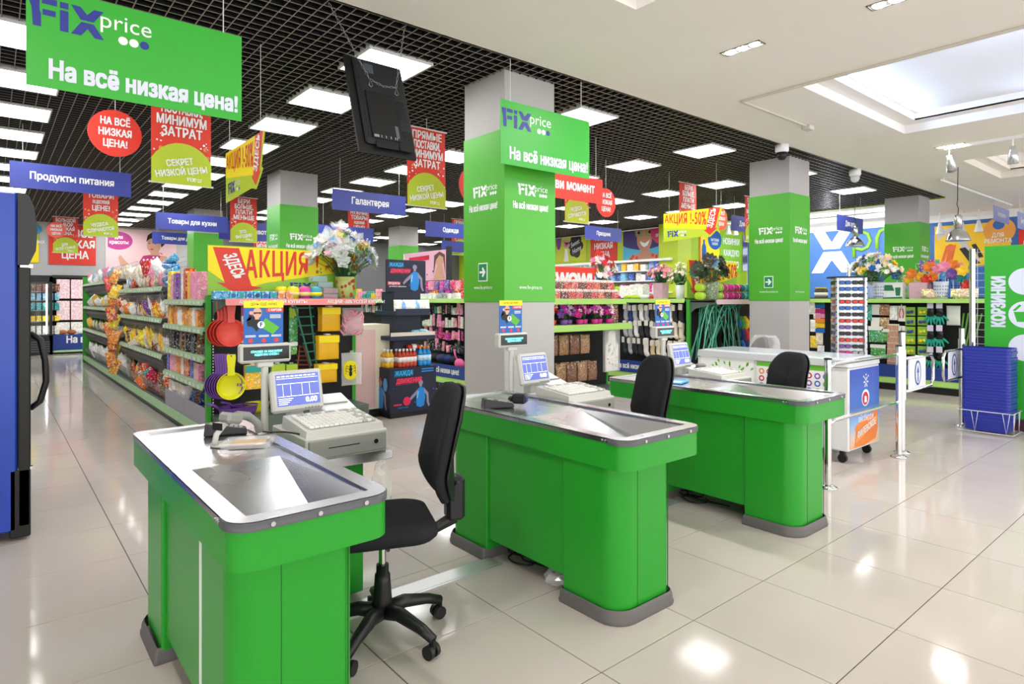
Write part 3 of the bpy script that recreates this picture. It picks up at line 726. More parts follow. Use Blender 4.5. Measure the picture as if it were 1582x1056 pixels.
# ================================================================ hanging signs and wall posters
CORD = mat('cord', '#d8d8d6', .5)
def cords(t, x0, x1, ztop, zt):
    """two cords from the top edge up to the grid (local heights)"""
    for x in ((x0, x1) if x1-x0 > .01 else (x0,)): mk('cord', MB().cyl((x, 0, zt-.004), (x, 0, ztop), .0035, n=5), CORD, t)
def hung(name, label, cat, x, y, z0, W, Hh, m, rz=0, group=None, th=.008, poly=None, ins=.1, cord=True, top=None):
    t = thing(name, label, cat, (x, y, z0), rz, group)
    mk('panel', MB().prismy(poly, -th/2, th/2) if poly else MB().box(0, W, -th/2, th/2, 0, Hh), m, t)
    if cord: cords(t, W*ins, W*(1-ins), (CEIL-z0)/.75 if top else CEIL-z0, Hh)
    t['fy'] = -th/2-.001
    return t
# two big green boards
for (u1, u2, vt, vb, lb) in ((40, 373, -28, 130, 'large green hanging sign with the shop logo over the food aisle'), (773, 910, 152, 252, 'green hanging sign with the shop logo in front of the column')):
    x, y, zt, zb = sign_place(u1, u2, vt, vb, 1.07)
    t = hung('hanging_sign', lb, 'sign', x, y, zb, 1.07, zt-zb, SIGNGREEN, 0, 'green shop signs')
    logo(t, .01, .315, .155, -.0052)
    text('На всё низкая цена!', .10, mat('lavender', '#dfe3f2', .5), t, .57, .095, -.0052, .72, .04)
# blue department signs
BL2 = mat('sign_blue_hazed', '#949ccd', .4)  # the sign blue washed out in its colour to imitate haze
for i, (txt, u1, u2, vt, vb, size, sx, m, lb) in enumerate((
        ('Продукты питания', 14.5, 202.5, 246, 288, .085, .80, BLUE, 'blue department sign reading Продукты питания above the fridge'),
        ('Товары для кухни', 240.3, 351.7, 321.5, 353, .085, .80, BLUE, 'blue department sign reading Товары для кухни over the far aisle'),
        ('Галантерея', 513, 627, 290, 323, .10, .80, BLUE, 'blue department sign reading Галантерея under the hanging screen'),
        ('Товары для дома', 235, 316, 357, 375.7, .085, .80, BLUE, 'blue department sign reading Товары для д, partly behind a far column'),
        ('Для животных', 338, 453, 340, 369, .10, .80, BLUE, 'blue department sign ending in тных, partly behind a red banner'),
        ('Канцтовары', 490, 577, 346, 370, .09, .80, BLUE, 'blue department sign reading Канц above the wrapped bouquet'),
        ('Одежда', 657, 733, 341.4, 364.4, .09, .80, BLUE, 'blue department sign reading Одежда beside the front column'),
        ('Праздник', 903.4, 959.7, 347.5, 369, .09, .80, BLUE, 'blue department sign reading Праздник beside the portrait poster'),
        ('Для уборки', 1129.5, 1178, 331.5, 355.5, .10, .80, BLUE, 'blue department sign reading Для у, half hidden by the second column'),
        ('Для авто', 1293, 1333, 329.5, 355, .10, .80, BLUE, 'blue department sign above the sunglasses rack'),
        ('Инструменты', 1535, 1559, 309, 340, .09, .75, BL2, 'haze-tinted blue department sign beside the metal pendant lamp'),
        ('Бытовая химия', 1572, 1596, 325, 352, .10, .75, BL2, 'haze-tinted blue department sign cut by the right edge of the picture'))):
    WS = 1.5 if 'животных' in txt else 1.2
    x, y, zt, zb = sign_place(u1, u2, vt, vb, WS)
    t = hung('department_sign', lb, 'sign', x, y, zb, WS, .25*WS, m, 0, 'blue department signs')
    text(txt, size, PRINTW, t, WS/2, .125*WS, -.0052, sx, .03)
x, y, zt, zb = sign_place(682, 722, 366, 388, .75)
t = hung('department_sign', 'small far blue department sign below the Одежда sign', 'sign', x, y, zb, .75, .26, BLUE, 0, 'blue department signs')
# red sign "catch the moment"
x, y, zt, zb = sign_place(821, 930.6, 261, 300, 1.2)
t = hung('hanging_sign', 'red hanging sign ending in ови момент behind the green sign', 'sign', x, y, zb, 1.2, .31, RED, 0)
text('Лови момент', .12, PRINTW, t, .62, .17, -.0052, .80, .03)
# cloth banners: red with a lime hill
BANR = noisy(mat('banner_red', '#e2402f', .6), 6, .05); BANG = noisy(mat('banner_lime', '#b9cc33', .6), 6, .05)
def banner(u1, u2, vt, vb, lines, hill, label):
    W = .5; x, y, zt, zb = sign_place(u1, u2, vt, vb, W); Hh = .87
    t = thing('cloth_banner', label, 'banner', (x, y, zb), 0, 'red and lime cloth banners')
    c = MB(); nx, nz = 8, 6
    vs = [(W*i/nx, .006*math.sin(5*i/nx+3*j/nz), Hh*j/nz) for j in range(nz+1) for i in range(nx+1)]
    c.add(vs, [(j*(nx+1)+i, j*(nx+1)+i+1, (j+1)*(nx+1)+i+1, (j+1)*(nx+1)+i) for j in range(nz) for i in range(nx)], True)
    mk('cloth', c, BANR, t)
    h = MB(); pts = [(0, 0), (W, 0), (W, .20)]+[(W/2+.30*math.cos(a), .02+.36*math.sin(a)) for a in [i*PI/16 for i in range(17)] if 0 <= W/2+.30*math.cos(a) <= W]+[(0, .20)]
    h.flat(pts, -.009); h.cur = 1; r = random.Random(int(u1))
    for k in range(22):
        s = 1 if k % 2 else -1; px = W/2+s*r.uniform(.14, .235); pz = r.uniform(.24, .47); rr = r.choice((.006, .008, .011, .02))
        h.cur = 2 if rr > .015 else 1; h.flat(circ(px, pz, rr, 10), -.0085)
    mk('print', h, [BANG, PRINTW, mat('bubble', '#ee8a4a', .6)], t)
    z = Hh-.085
    for k, s in enumerate(lines):
        text(s, .085 if len(s) < 11 else .055, PRINTW, t, W/2, z-k*.105, -.0095, min(.8, 4.6/max(6, len(s))), .03)
    text(hill, .058, PRINTW, t, W/2-.01, .155, -.0105, .75, .03, rot=.2, line=1.1)
    logo(t, .29, .035, .035, -.0105, PRINTW, PRINTW)
    for zz in (0, Hh): mk('rod', MB().cyl((-.02, 0, zz), (W+.02, 0, zz), .008, n=7), WHITE, t)
    cords(t, W*.5-.001, W*.5+.001, CEIL-zb, Hh)
PP = ['ПРЯМЫЕ', 'ПОСТАВКИ,', 'МИНИМУМ', 'ЗАТРАТ']; TV = ['НУЖНЫЕ', 'ТОВАРЫ', 'ПО ДОСТУПНОЙ', 'ЦЕНЕ!']; BB = ['БЕРИ', 'БОЛЬШЕ,', 'ПЛАТИ', 'МЕНЬШЕ']
SEC, CHU, VYG = 'СЕКРЕТ\nНИЗКОЙ ЦЕНЫ', 'ЧУДЕСА\nСЛУЧАЮТСЯ', 'ЭТО\nВЫГОДНО'
for a in ((233.5, 326, 132, 280, PP, SEC, 'red banner about direct deliveries below the large green sign'),
          (629, 688, 192, 316, PP, SEC, 'red banner about direct deliveries right of the hanging screen'),
          (128.4, 182.7, 282.5, 363.5, TV, CHU, 'red banner about affordable goods below the Продукты питания sign'),
          (81.8, 120.7, 335, 389.7, ['БОЛЬШОЙ', 'ВЫБОР,', 'НИЗКАЯ', 'ЦЕНА'], 'ДЛЯ\nВСЕЙ СЕМЬИ', 'small far red banner about a large choice before the back wall'),
          (355.7, 397, 307.5, 372.5, BB, VYG, 'red banner БЕРИ БОЛЬШЕ under the hanging yellow arrow sign'),
          (537.7, 571.2, 321, 385, TV, CHU, 'red banner hanging behind the Галантерея sign'),
          (698, 724, 337, 393, PP, SEC, 'far red banner at the left edge of the front column'),
          (872.3, 909, 249, 341.6, TV, CHU, 'red banner with green hill hanging behind the red Лови момент sign'),
          (1049.5, 1076, 280.5, 360, BB, VYG, 'red banner hanging above the yellow arrow sign by the second column'),
          (1151, 1172, 302, 373, PP, SEC, 'red banner half hidden by the second column'),
          (392, 427, 352, 412, BB, VYG, 'far red banner ПЛАТИ left of the second row column')): banner(*a)
# round red discs
def disc(u, v, D, d, label, m=RED):
    a, b, c = ray(u, v); x, y, z = a*D, b*D, CAM_H+c*D
    t = thing('round_sign', label, 'sign', (x, y, z), 0, 'round red signs')
    mk('disc', MB().prismy(circ(0, 0, d/2, 28), -.004, .004), m, t)
    for k, s in enumerate(('НА ВСЁ', 'НИЗКАЯ', 'ЦЕНА!')): text(s, d*.155, PRINTW, t, 0, d*.24-k*d*.235, -.0055, .72, .035)
    cords(t, 0, .001, CEIL-z, d/2)
disc(178, 206, 5.65, .42, 'round red hanging sign in front of the blue food sign')
disc(733, 287, 6.9, .42, 'round red hanging sign half hidden by the front column')
disc(936, 313, 9.06, .42, 'round red hanging sign beside the red Лови момент sign')
disc(1114, 338, 11.6, .42, 'round red hanging sign behind the yellow arrow sign', mat('disc_orange', '#ea6a3c', .5))
disc(87, 355, 14.3, .36, 'small round pale red sign far over the food aisle', REDL)
# arrow boards
def wedge(o, xa, xb, ka, kb, top):
    """letters printed in a wedge: height changes evenly along the line"""
    zt = max(v.co.z for v in o.data.vertices); a = min(v.co.x for v in o.data.vertices); b = max(v.co.x for v in o.data.vertices)
    for v in o.data.vertices: v.co.x = xa+(v.co.x-a)*(xb-xa)/(b-a)
    for v in o.data.vertices: v.co.z = top-(zt-v.co.z)*(ka+(kb-ka)*(v.co.x-xa)/(xb-xa))
def arrow_board(parent, flip, sx0=0, full='АКЦИЯ !-50%', tx=.55, tsx=.50):
    """1.4 x .6 board print; arrow at the right (or left when flip)"""
    fx = (lambda q: 1.4-q) if flip else (lambda q: q)
    P = lambda pts: [(fx(a), b) for a, b in pts]
    m = MB()
    m.flat(P([(0, .6), (1.4, .6), (1.18, .17), (0, .30)]) if not flip else P([(0, .6), (1.4, .6), (1.4, .3), (1.15, .05), (.9, .16), (0, .36)]), -.006)
    m.cur = 1
    sh = [(1.10, .6), (1.355, .6), (1.235, .19), (1.29, .20), (1.12, .06), (.98, .17), (1.035, .18)]
    if flip: sh = [(1.14, .585), (1.36, .585), (1.26, .15), (1.33, .16), (1.16, .02), (.93, .10), (1.03, .12)]
    m.flat(P(sh), -.0068)
    mk('print', m, [YELLOW, RED], parent)
    if flip:
        o = text('АКЦИЯ ! -50%', .36, RED, parent, .86, .40, -.0075, .40, .012, sp=1.1); wedge(o, .31, 1.42, 1.0, .60, .575)
        text('ЗДЕСЬ', .11, PRINTW, parent, .215, .36, -.0078, .62, .03, rot=-1.28)
        logo(parent, .72, .07, .10, -.0078)
    else:
        o = text(full, .30, RED, parent, .53, .40, -.0075, .36, .012, sp=1.1); wedge(o, .03, 1.04, .52, .95, .565)
        text('ЗДЕСЬ', .12, PRINTW, parent, 1.17, .40, -.0078, .72, .03, rot=1.30)
        logo(parent, .10, .09, .13, -.0078)
OUT = [(0, 0), (0, .6), (1.4, .6), (1.28, .24), (1.34, .21), (1.12, .02), (.96, .05)]
t = hung('arrow_sign', 'yellow and green arrow sign hanging left over the first gondola', 'sign', 1.64, 6.03, 2.30, 1.4, .6, LIME, -PI/2, 'hanging arrow signs', poly=OUT, top=2.75); arrow_board(t, False); t.scale = (.75,)*3
t = hung('arrow_sign', 'yellow and green arrow sign hanging before the second column', 'sign', 8.27, 6.13, 2.34, 1.4, .6, LIME, -PI/2, 'hanging arrow signs', poly=OUT, top=2.79); arrow_board(t, False); t.scale = (.75,)*3
t = hung('arrow_sign', 'large yellow АКЦИЯ board with red arrow standing on the first gondola end', 'sign', 1.60, 6.50, 1.465, 1.4, .61, mat('board_lime', '#8fc43a', .4), 0, cord=False); arrow_board(t, True); t.scale = (1.10, 1, .80)
t = hung('arrow_sign', 'yellow board with red ЗДЕСЬ arrow standing behind the dark bouquet', 'sign', 8.16, 5.58, 1.44, 1.4, .57, mat('board_lime', ''), 0, cord=False) if False else hung('arrow_sign', 'yellow board with red ЗДЕСЬ arrow standing behind the dark bouquet', 'sign', 8.16, 5.62, 1.44, 1.4, .57, MATS['board_lime'], 0, cord=False); arrow_board(t, True)
# ---------------------------------------------------------------- posters on the walls
def poster(label, x, y, z0, W, Hh, m, rz=0):
    t = thing('wall_poster', label, 'poster', (x, y, z0), rz); mk('sheet', MB().box(0, W, -.01, .0, 0, Hh), m, t); return t
def wy(u1, u2, vt, vb, y):       # poster on a wall facing -y
    x1, zt = at_y(u1, vt, y); x2, _ = at_y(u2, vt, y); _, zb = at_y(u1, vb, y); return x1, y, zb, x2-x1, zt-zb
def wxf(u1, u2, vt, vb, x):      # poster on a wall facing -x (left end first)
    y1, zt = at_x(u1, vt, x); y2, _ = at_x(u2, vt, x); _, zb = at_x(u1, vb, x); return x, y1, zb, y1-y2, zt-zb
WB = 20.49
x, y, z, W, Hh = wy(34, 60, 343, 405, WB)
t = poster('lime and yellow poster on the back wall beside the blue fridge', x, y, z, W, Hh, LIME)
mk('print', MB().flat([(0, 0), (W, 0), (W, Hh*.5), (0, Hh*.62)], -.012), YELLOW, t)
mk('badge', MB().prismy(circ(W*.72, Hh*.85, .15, 18), -.016, -.01), mat('badge_blue', '#2f9fd0', .5), t); text('для\nживотных', .10, PRINTW, t, W*.6, Hh*.6, -.014, .8, .03)
x, y, z, W, Hh = wy(75, 148, 345, 408, WB)
t = poster('red poster with white lettering on the back wall', x, y, z, W, Hh, RED)
for k, s in enumerate(('НА ВСЁ', 'НИЗКАЯ', 'ЦЕНА')): text(s, Hh*.19, PRINTW, t, W*.55, Hh*(.78-k*.27), -.012, .8, .03)
# portrait poster: woman holding a lipstick
x, y, z, W, Hh = wy(163, 272, 351, 416, WB)
t = poster('pink portrait poster of a woman in a dotted blouse holding a lipstick', x, y, z, W, Hh, mat('poster_pink', '#f6cfd2', .5))
SKIN = mat('skin_print', ''  ) if False else MATS['skin_print']; HAIRB = mat('hair_print', '#2a1c1a', .6)
f = MB(); e = lambda a, b: (W*a, Hh*b)
f.flat([e(.5,0),e(.46,.2),e(.52,.36),e(.66,.40),e(.80,.36),e(.96,.26),e(1,.15),e(1,0)], -.011); f.cur = 1
f.flat([e(.62,.38),e(.63,.5),e(.74,.52),e(.76,.38)], -.012); f.flat([e(.57,.66),e(.57,.55),e(.62,.44),e(.69,.42),e(.76,.52),e(.79,.7),e(.74,.85),e(.62,.86)], -.0125)
f.flat([e(.76,.08),e(.72,.25),e(.78,.38),e(.86,.36),e(.90,.2),e(.86,.05)], -.014); f.flat([e(.2,.1),e(.17,.3),e(.20,.36),e(.27,.22),e(.34,.1),e(.3,.02)], -.012); f.cur = 2
f.flat([e(.56,.70),e(.58,.86),e(.66,.97),e(.78,.97),e(.85,.85),e(.84,.68),e(.78,.58),e(.77,.72),e(.70,.82),e(.61,.78)], -.0135)
for q in (.605, .69): f.flat([e(q-.02,.67),e(q,.685),e(q+.022,.67),e(q,.66)], -.0135); f.flat([e(q-.024,.72),e(q+.02,.735),e(q+.02,.725),e(q-.024,.712)], -.0135)
f.cur = 3; f.flat([e(.61,.53),e(.64,.545),e(.68,.53),e(.645,.505)], -.0135); f.flat([e(.755,.44),e(.79,.40),e(.80,.42),e(.765,.455)], -.0145)
f.cur = 4
for i in range(9):
    for j in range(5):
        px, pz = .5+i*.055+(j%2)*.025, .05+j*.07
        if px < .98 and pz < .34-.1*abs(px-.74): f.flat(circ(W*px, Hh*pz, .028, 8), -.0118)
f.cur = 5; f.flat([p for p in circ(W*.17, Hh*.70, W*.20, 24, Hh*.22) if p[0] >= 0]+[(0, Hh*.50), (0, Hh*.9)][:0], -.012)
mk('print', f, [mat('blouse', '#c2306f', .5), SKIN, HAIRB, RED, PRINTW, mat('badge_pink', '#c04090', .5)], t)
text('для\nкрасоты', .105, PRINTW, t, W*.18, Hh*.72, -.0135, .8, .03)
# right wall, beyond the lime column
def hat_poster():
    x, y, z, W, Hh = wxf(963, 1030, 352, 402, 14.29)
    t = poster('blue portrait poster of a laughing person with big hair and green glasses', x, y, z, W, Hh, mat('poster_cyan', '#58b7dc', .5), -PI/2)
    f = MB(); e = lambda a, b: (W*a, Hh*b)
    f.flat([e(.0,.45),e(-0,.85),e(.08,1),e(.9,1),e(.98,.8),e(.93,.5),e(.82,.35),e(.66,.3),e(.4,.28),e(.22,.33),e(.08,.38)], -.011); f.cur = 1
    f.flat([e(.33,.80),e(.34,.45),e(.42,.25),e(.52,.2),e(.62,.28),e(.68,.5),e(.68,.8),e(.5,.95)], -.0125); f.flat([e(.1,0),e(.25,.14),e(.42,.2),e(.43,.3),e(.6,.3),e(.62,.2),e(.8,.12),e(.92,0)], -.0118); f.cur = 2
    f.flat([e(.40,.55),e(.52,.47),e(.64,.57),e(.58,.40),e(.50,.36),e(.44,.42)], -.0135); f.cur = 3
    for a0, b0 in ((.28, .47), (.53, .72)):
        f.cur = 3; f.flat([e(a0,.90),e(b0,.93),e(b0-.02,.70),e(a0+.03,.68)], -.0135); f.cur = 1; f.flat([e(a0+.025,.87),e(b0-.025,.90),e(b0-.045,.73),e(a0+.05,.71)], -.0140)
        f.cur = 4; f.flat(circ(W*(a0+.1), Hh*.8, .05, 10), -.0145)
    f.cur = 5
    for q in ((.24,.1),(.33,.05),(.7,.1),(.78,.05),(.2,.03)): f.flat(circ(W*q[0], Hh*q[1], .05, 9), -.0135)
    mk('print', f, [mat('hair_violet', '#4a3c78', .6), mat('skin_warm', '#c98d72', .5), PRINTW, mat('glasses_green', '#5fae52', .4), BLACK, RED], t)
    b = mk('badge', MB().prismy(circ(W*.93, Hh*.78, .42, 22, .36), -.03, -.016), mat('badge_rose', '#d83a72', .5), t)
    text('ДЛЯ\nПРАЗДНИКА', .08, PRINTW, t, W*.93, Hh*.72, -.032, .7, .02)
hat_poster()
x, y, z, W, Hh = wxf(912.5, 953.5, 360, 405, 14.29)
t = poster('red price poster with white lettering left of the portrait', x, y, z, W, Hh, RED, -PI/2)
for k, s in enumerate(('НА ВСЁ', 'НИЗКАЯ', 'ЦЕНА')): text(s, Hh*.2, PRINTW, t, W*.5, Hh*(.8-k*.29), -.012, .75, .03)
x, y, z, W, Hh = wxf(860, 906, 362, 405, 14.29)
t = poster('yellow-green poster with a dark flower-shaped chalkboard and a vase', x, y, z, W, Hh, mat('poster_lime', '#cdd63a', .5), -PI/2)
f = MB(); f.cur = 0
for a in range(6): f.flat(circ(W*(.66+.13*math.cos(a)), Hh*(.52+.25*math.sin(a)), Hh*.17, 12), -.011-.0002*a)
f.flat(circ(W*.66, Hh*.5, Hh*.26, 14), -.0125); f.cur = 1; f.flat([(W*.26, 0), (W*.42, 0), (W*.38, Hh*.45), (W*.3, Hh*.45)], -.0115); f.cur = 2
for q in ((.3,.6),(.36,.7),(.4,.58)): f.flat(circ(W*q[0], Hh*q[1], .09, 10), -.012)
f.cur = 3; f.flat(circ(0.03+W*.06, Hh*.75, .12, 12, .3), -.012)
mk('print', f, [DARK, PRINTW, mat('flower_pink', '#e58fb0', .5), mat('badge_violet', '#8a4fa0', .5)], t); text('Sweet\nHome', .16, PRINTW, t, W*.66, Hh*.5, -.014, .75, 0, rot=.35, shear=.3)
# wall behind the side room, facing the tills
x, y, z, W, Hh = wy(1112, 1146, 360, 420, 9.99)
t = poster('lime green board announcing НОВИНКИ КАЖДУЮ НЕДЕЛЮ in white', x, y, z, W, Hh, mat('board_green', '#86c22c', .5))
for k, s in enumerate(('НОВИНКИ', 'КАЖДУЮ', 'НЕДЕЛЮ')): text(s, Hh*.16, PRINTW, t, W*.5, Hh*(.8-k*.3), -.012, .72, .03)
x, y, z, W, Hh = wy(1080, 1111.5, 345, 405, 9.99)
t = poster('yellow poster with a blue bottle and a blue round badge', x, y, z, W, Hh, YELLOW)
f = MB().flat([(W*.1, 0), (W*.34, 0), (W*.32, Hh*.42), (W*.26, Hh*.5), (W*.26, Hh*.6), (W*.18, Hh*.6), (W*.18, Hh*.5), (W*.12, Hh*.42)], -.012); f.flat(circ(W*.75, Hh*.62, W*.34, 18, Hh*.26), -.012); f.cur = 1; f.flat([(0, 0), (W*.06, 0), (W*.06, Hh*.8), (0, Hh*.8)], -.0115)
mk('print', f, [mat('bottle_blue', '#1f5fae', .4), RED], t); text('БЫТОВАЯ\nХИМИЯ', .08, PRINTW, t, W*.75, Hh*.56, -.013, .75, .02)
x, y, z, W, Hh = wy(1147, 1180, 362, 418, 9.99)
t = poster('grey and violet poster of folded bedding half hidden by the second column', x, y, z, W, Hh, mat('poster_grey', '#8f93a8', .5))
f = MB()
for k in range(4): f.cur = k % 2; f.flat([(0, Hh*.22*k), (W, Hh*(.22*k+.06)), (W, Hh*(.22*k+.2)), (W*.4, Hh*(.22*k+.24)), (0, Hh*(.22*k+.16))], -.012)
mk('print', f, [mat('bed_white', '#d9dae6', .5), mat('bed_violet', '#585a7c', .5)], t)
# far right wall: blue band with the giant logo, yellow tool poster
x, y1, z, W, Hh = wxf(1240, 1640, 357, 450, XW-.001)
bp = mk('blue_band', MB().box(XW-.02, XW-.002, .2, 9.95, .9, 3.27), mat('wall_blue', '#3f6fb4', .5), wx)
mk('cornice', MB().box(XW-.06, XW-.002, .2, 9.95, 3.27, 3.36), WHITE, wx)
y1, zt = at_x(1256, 362, XW-.03); y2, zb = at_x(1318, 420, XW-.03)
t = thing('wall_logo', 'giant white X of the shop logo with lime letters on the blue wall', 'sign', (XW-.021, y1, zb), -PI/2)
W = y1-y2; hh = 1.06*(zt-zb)
f = MB()
f.flat([(0, hh), (W*.30, hh), (W*.48, hh*.72), (W*.68, hh), (W*.98, hh), (W*.68, hh*.56), (W*.27, hh*.56)], -.012)
mk('letter', f, PRINTW, t)
mk('letter', MB().flat([(-W*.04, 0), (W*.26, 0), (W*.48, hh*.30), (W*.72, 0), (W*1.03, 0), (W*.72, hh*.50), (W*.27, hh*.50)], -.012), PRINTW, t)
mk('logo_dot', MB().flat(circ(W*1.85, hh*.08, hh*.24, 26), -.012), mat('logo_lime', '#7fb53a', .5), t)
tx = MB()
for r0, pts in ((.05, [(W*1.0+.02, 0, hh*.33), (W*1.0+.02, 0, hh*.72), (W*1.06, 0, hh*.86), (W*1.2, 0, hh*.93), (W*1.34, 0, hh*.86), (W*1.4, 0, hh*.70), (W*1.34, 0, hh*.56), (W*1.2, 0, hh*.5), (W*1.06, 0, hh*.55)]), (.05, [(W*1.55, 0, hh*.5), (W*1.55, 0, hh*.75), (W*1.62, 0, hh*.90), (W*1.76, 0, hh*.96), (W*1.9, 0, hh*.93)])):
    q = MB().tube(pts, r0, 6); q.v = [(a, -.012+b*.15, c) for a, b, c in q.v]; mk('letter', q, MATS['logo_lime'], t)
x, y, z, W, Hh = wxf(1444, 1562, 350, 412, XW-.022)
t = poster('yellow poster with crossed pliers, hammer and knife on the blue wall', x, y, z, W, Hh, mat('poster_yellow', '#f5c62c', .5), -PI/2)
f = MB(); e = lambda a, b: (W*a, Hh*b)
f.flat([e(.02,.72),e(.10,.9),e(.32,.98),e(.34,.88),e(.2,.82),e(.06,.66)], -.012); f.flat([e(.22,.86),e(.3,.9),e(.62,.1),e(.52,.06)], -.0115); f.cur = 1
f.flat([e(.07,.02),e(.16,.5),e(.22,.55),e(.28,.5),e(.2,.05),e(.14,.02),e(.2,.46),e(.12,.02)], -.0125); f.flat([e(.18,.5),e(.3,.52),e(.24,.05),e(.18,.05)], -.0126); f.cur = 2
f.flat([e(.34,.42),e(.42,.45),e(.62,.05),e(.5,.02)], -.013); f.flat([e(.5,.5),e(.56,.52),e(.66,.2),e(.6,.18)], -.013); f.cur = 3; f.flat(circ(W*.86, Hh*.8, W*.2, 22, Hh*.3), -.0118)
f.cur = 4; f.flat(circ(W*.85, Hh*.93, W*.075, 16, Hh*.11), -.0135)
mk('print', f, [mat('tool_steel', '#c8c6c8', .4), mat('tool_orange', '#e06a3a', .4), DARK, mat('badge_orange', '#f2a54c', .5), mat('badge_blue2', '#3a6fb8', .5)], t)
text('ДЛЯ\nРЕМОНТА', .095, PRINTW, t, W*.84, Hh*.62, -.0145, .8, .02)
x, y, z, W, Hh = wxf(1574, 1650, 355, 412, XW-.022)
t = poster('red poster at the right edge of the blue wall', x, y, z, W, Hh, RED, -PI/2); mk('print', MB().box(W*.1, W*.5, -.012, -.0105, Hh*.3, Hh*.7), PRINTW, t)
# ---------------------------------------------------------------- hanging screen seen from the back
t = thing('hanging_screen', 'black flat television hung on chains from the grid, seen from behind', 'television', (1.97, 4.02, 2.465))
sc = put('screen_body', None, t, (0, 0, 0), (-.33, 0, .0)); sc.empty_display_size = .05
W, Hh = .46, .79
mk('housing', MB().cb(0, W, 0, .03, 0, Hh, .004), BLACK, sc); mk('back_cover', MB().cb(.05, W-.01, -.03, .0, .06, Hh-.02, .012), mat('tv_black', '#222326', .5), sc)
b = MB().cb(.10, W-.12, -.045, -.03, .10, Hh-.30, .006).cb(.31, W-.03, -.035, -.03, .03, .2, .003).cb(.12, .3, -.034, -.03, .03, .09, .003); mk('port_panel', b, BLACK, sc)
b = MB()
for k, xx in enumerate((.11, .118, .126, .134, .142, .165, .2, .24, .275, .29)): b.box(xx, xx+.005, -.047, -.044, .105, .125)
stuff(mk('port', b, mat('port_grey', '#a8a8a8', .4), sc))
mk('rating_plate', MB().box(.13, .20, -.0315, -.030, Hh-.14, Hh-.06), mat('plate_grey', '#4d5257', .4), sc); mk('sticker', MB().box(.29, .315, -.047, -.044, .12, .22), mat('plate_grey2', '#5d6166', .5), sc)
v = MB()
for k in range(9): v.box(.35, .41, -.0325, -.030, .30+k*.018, .308+k*.018); v.box(.07, .08, -.0325, -.03, .10+k*.06, .14+k*.06)
for xx, zz in ((.16, .32), (.30, .29), (.07, .3), (.39, .25), (.07, .6), (.4, .6)): v.cyl((xx, -.033, zz), (xx, -.029, zz), .006, n=8)
stuff(mk('vent', v, BLACK, sc))
def chain(pts, step=.026):
    m = MB(); k = 0
    for a, b in zip(pts, pts[1:]):
        a, b = Vector(a), Vector(b); n = max(1, int((b-a).length/step)); d = (b-a).normalized(); s = d.orthogonal().normalized(); q = d.cross(s)
        for i in range(n):
            c = a+(b-a)*((i+.5)/n); e = s if k % 2 else q; k += 1; h = step*.62; rr = .006
            m.tube([(c+d*h*f+e*rr*g)[:] for f, g in ((-1, 0), (-.7, 1), (.7, 1), (1, 0), (.7, -1), (-.7, -1))], .0019, 4, closed=True)
    return m
ch = chain([(-.20, .06, CEIL-2.465), (.125, .10, Hh-.24)]); ch.merge(chain([(.125, .10, Hh-.24), (.23, .085, Hh-.275), (.335, .09, Hh-.26)])); ch.merge(chain([(.335, .09, Hh-.26), (.38, .04, CEIL-2.465)]))
stuff(mk('chain', ch, WIRE, t))
hk = MB()
for xx, zz in ((.125, Hh-.24), (.335, Hh-.26)): hk.tube([(xx, .09, zz), (xx-.014, .08, zz-.05), (xx, .075, zz-.062), (xx+.014, .08, zz-.05)], .003, 5, closed=True)
mk('hook', hk, WIRE, t)
# ================================================================ goods: prototypes and row filling
PAL = {'red': '#d23a30', 'orange': '#ec8a35', 'yellow': '#f3cc2f', 'green': '#4c9d4a', 'blue': '#2a68b8', 'light blue': '#79b9dd', 'white': '#efece6', 'cream': '#e9dcc2',
       'brown': '#7b4b30', 'pink': '#f092b6', 'magenta': '#cf2f86', 'violet': '#7a4fa0', 'black': '#29292b', 'grey': '#a9abae', 'teal': '#2aa198', 'lime': '#b6d334', 'navy': '#2b3b78', 'beige': '#d6bf98'}
def ordinal(n):
    w = ['first', 'second', 'third', 'fourth', 'fifth', 'sixth', 'seventh', 'eighth', 'ninth', 'tenth', 'eleventh', 'twelfth', 'thirteenth', 'fourteenth', 'fifteenth', 'sixteenth', 'seventeenth', 'eighteenth', 'nineteenth']
    if n <= 19: return w[n-1]
    t = {2: 'twenty', 3: 'thirty', 4: 'forty', 5: 'fifty', 6: 'sixty'}[n//10]
    return (t[:-1]+'ieth') if n % 10 == 0 else t+'-'+w[n % 10-1]
class Frame:
    """local frame of a shelf face: x to the viewer's right, -y towards the viewer"""
    def __init__(s, x, y, z=0, rz=0): s.M = Matrix.Translation((x, y, z))@Matrix.Rotation(rz, 4, 'Z'); s.rz = rz; s.loc = (x, y, z)
    def p(s, x, y, z): return (s.M@Vector((x, y, z)))[:]
_seen = {}
def goods(name, mesh, fr, x, y, z, label, cat, group, color='white', rot=(0, 0, 0), sc=None):
    o = put(name, mesh, None, fr.p(x, y, z), (rot[0], rot[1], rot[2]+fr.rz), PAL.get(color, color))
    if sc: o.scale = sc
    if label in _seen: print('DUP', label)
    _seen[label] = 1
    return tag(o, label, cat, group)
def proto_carton(w, d, h, m=PACK, c=.003): return MB().cb(-w/2, w/2, -d/2, d/2, 0, h, c).mesh('carton', m)
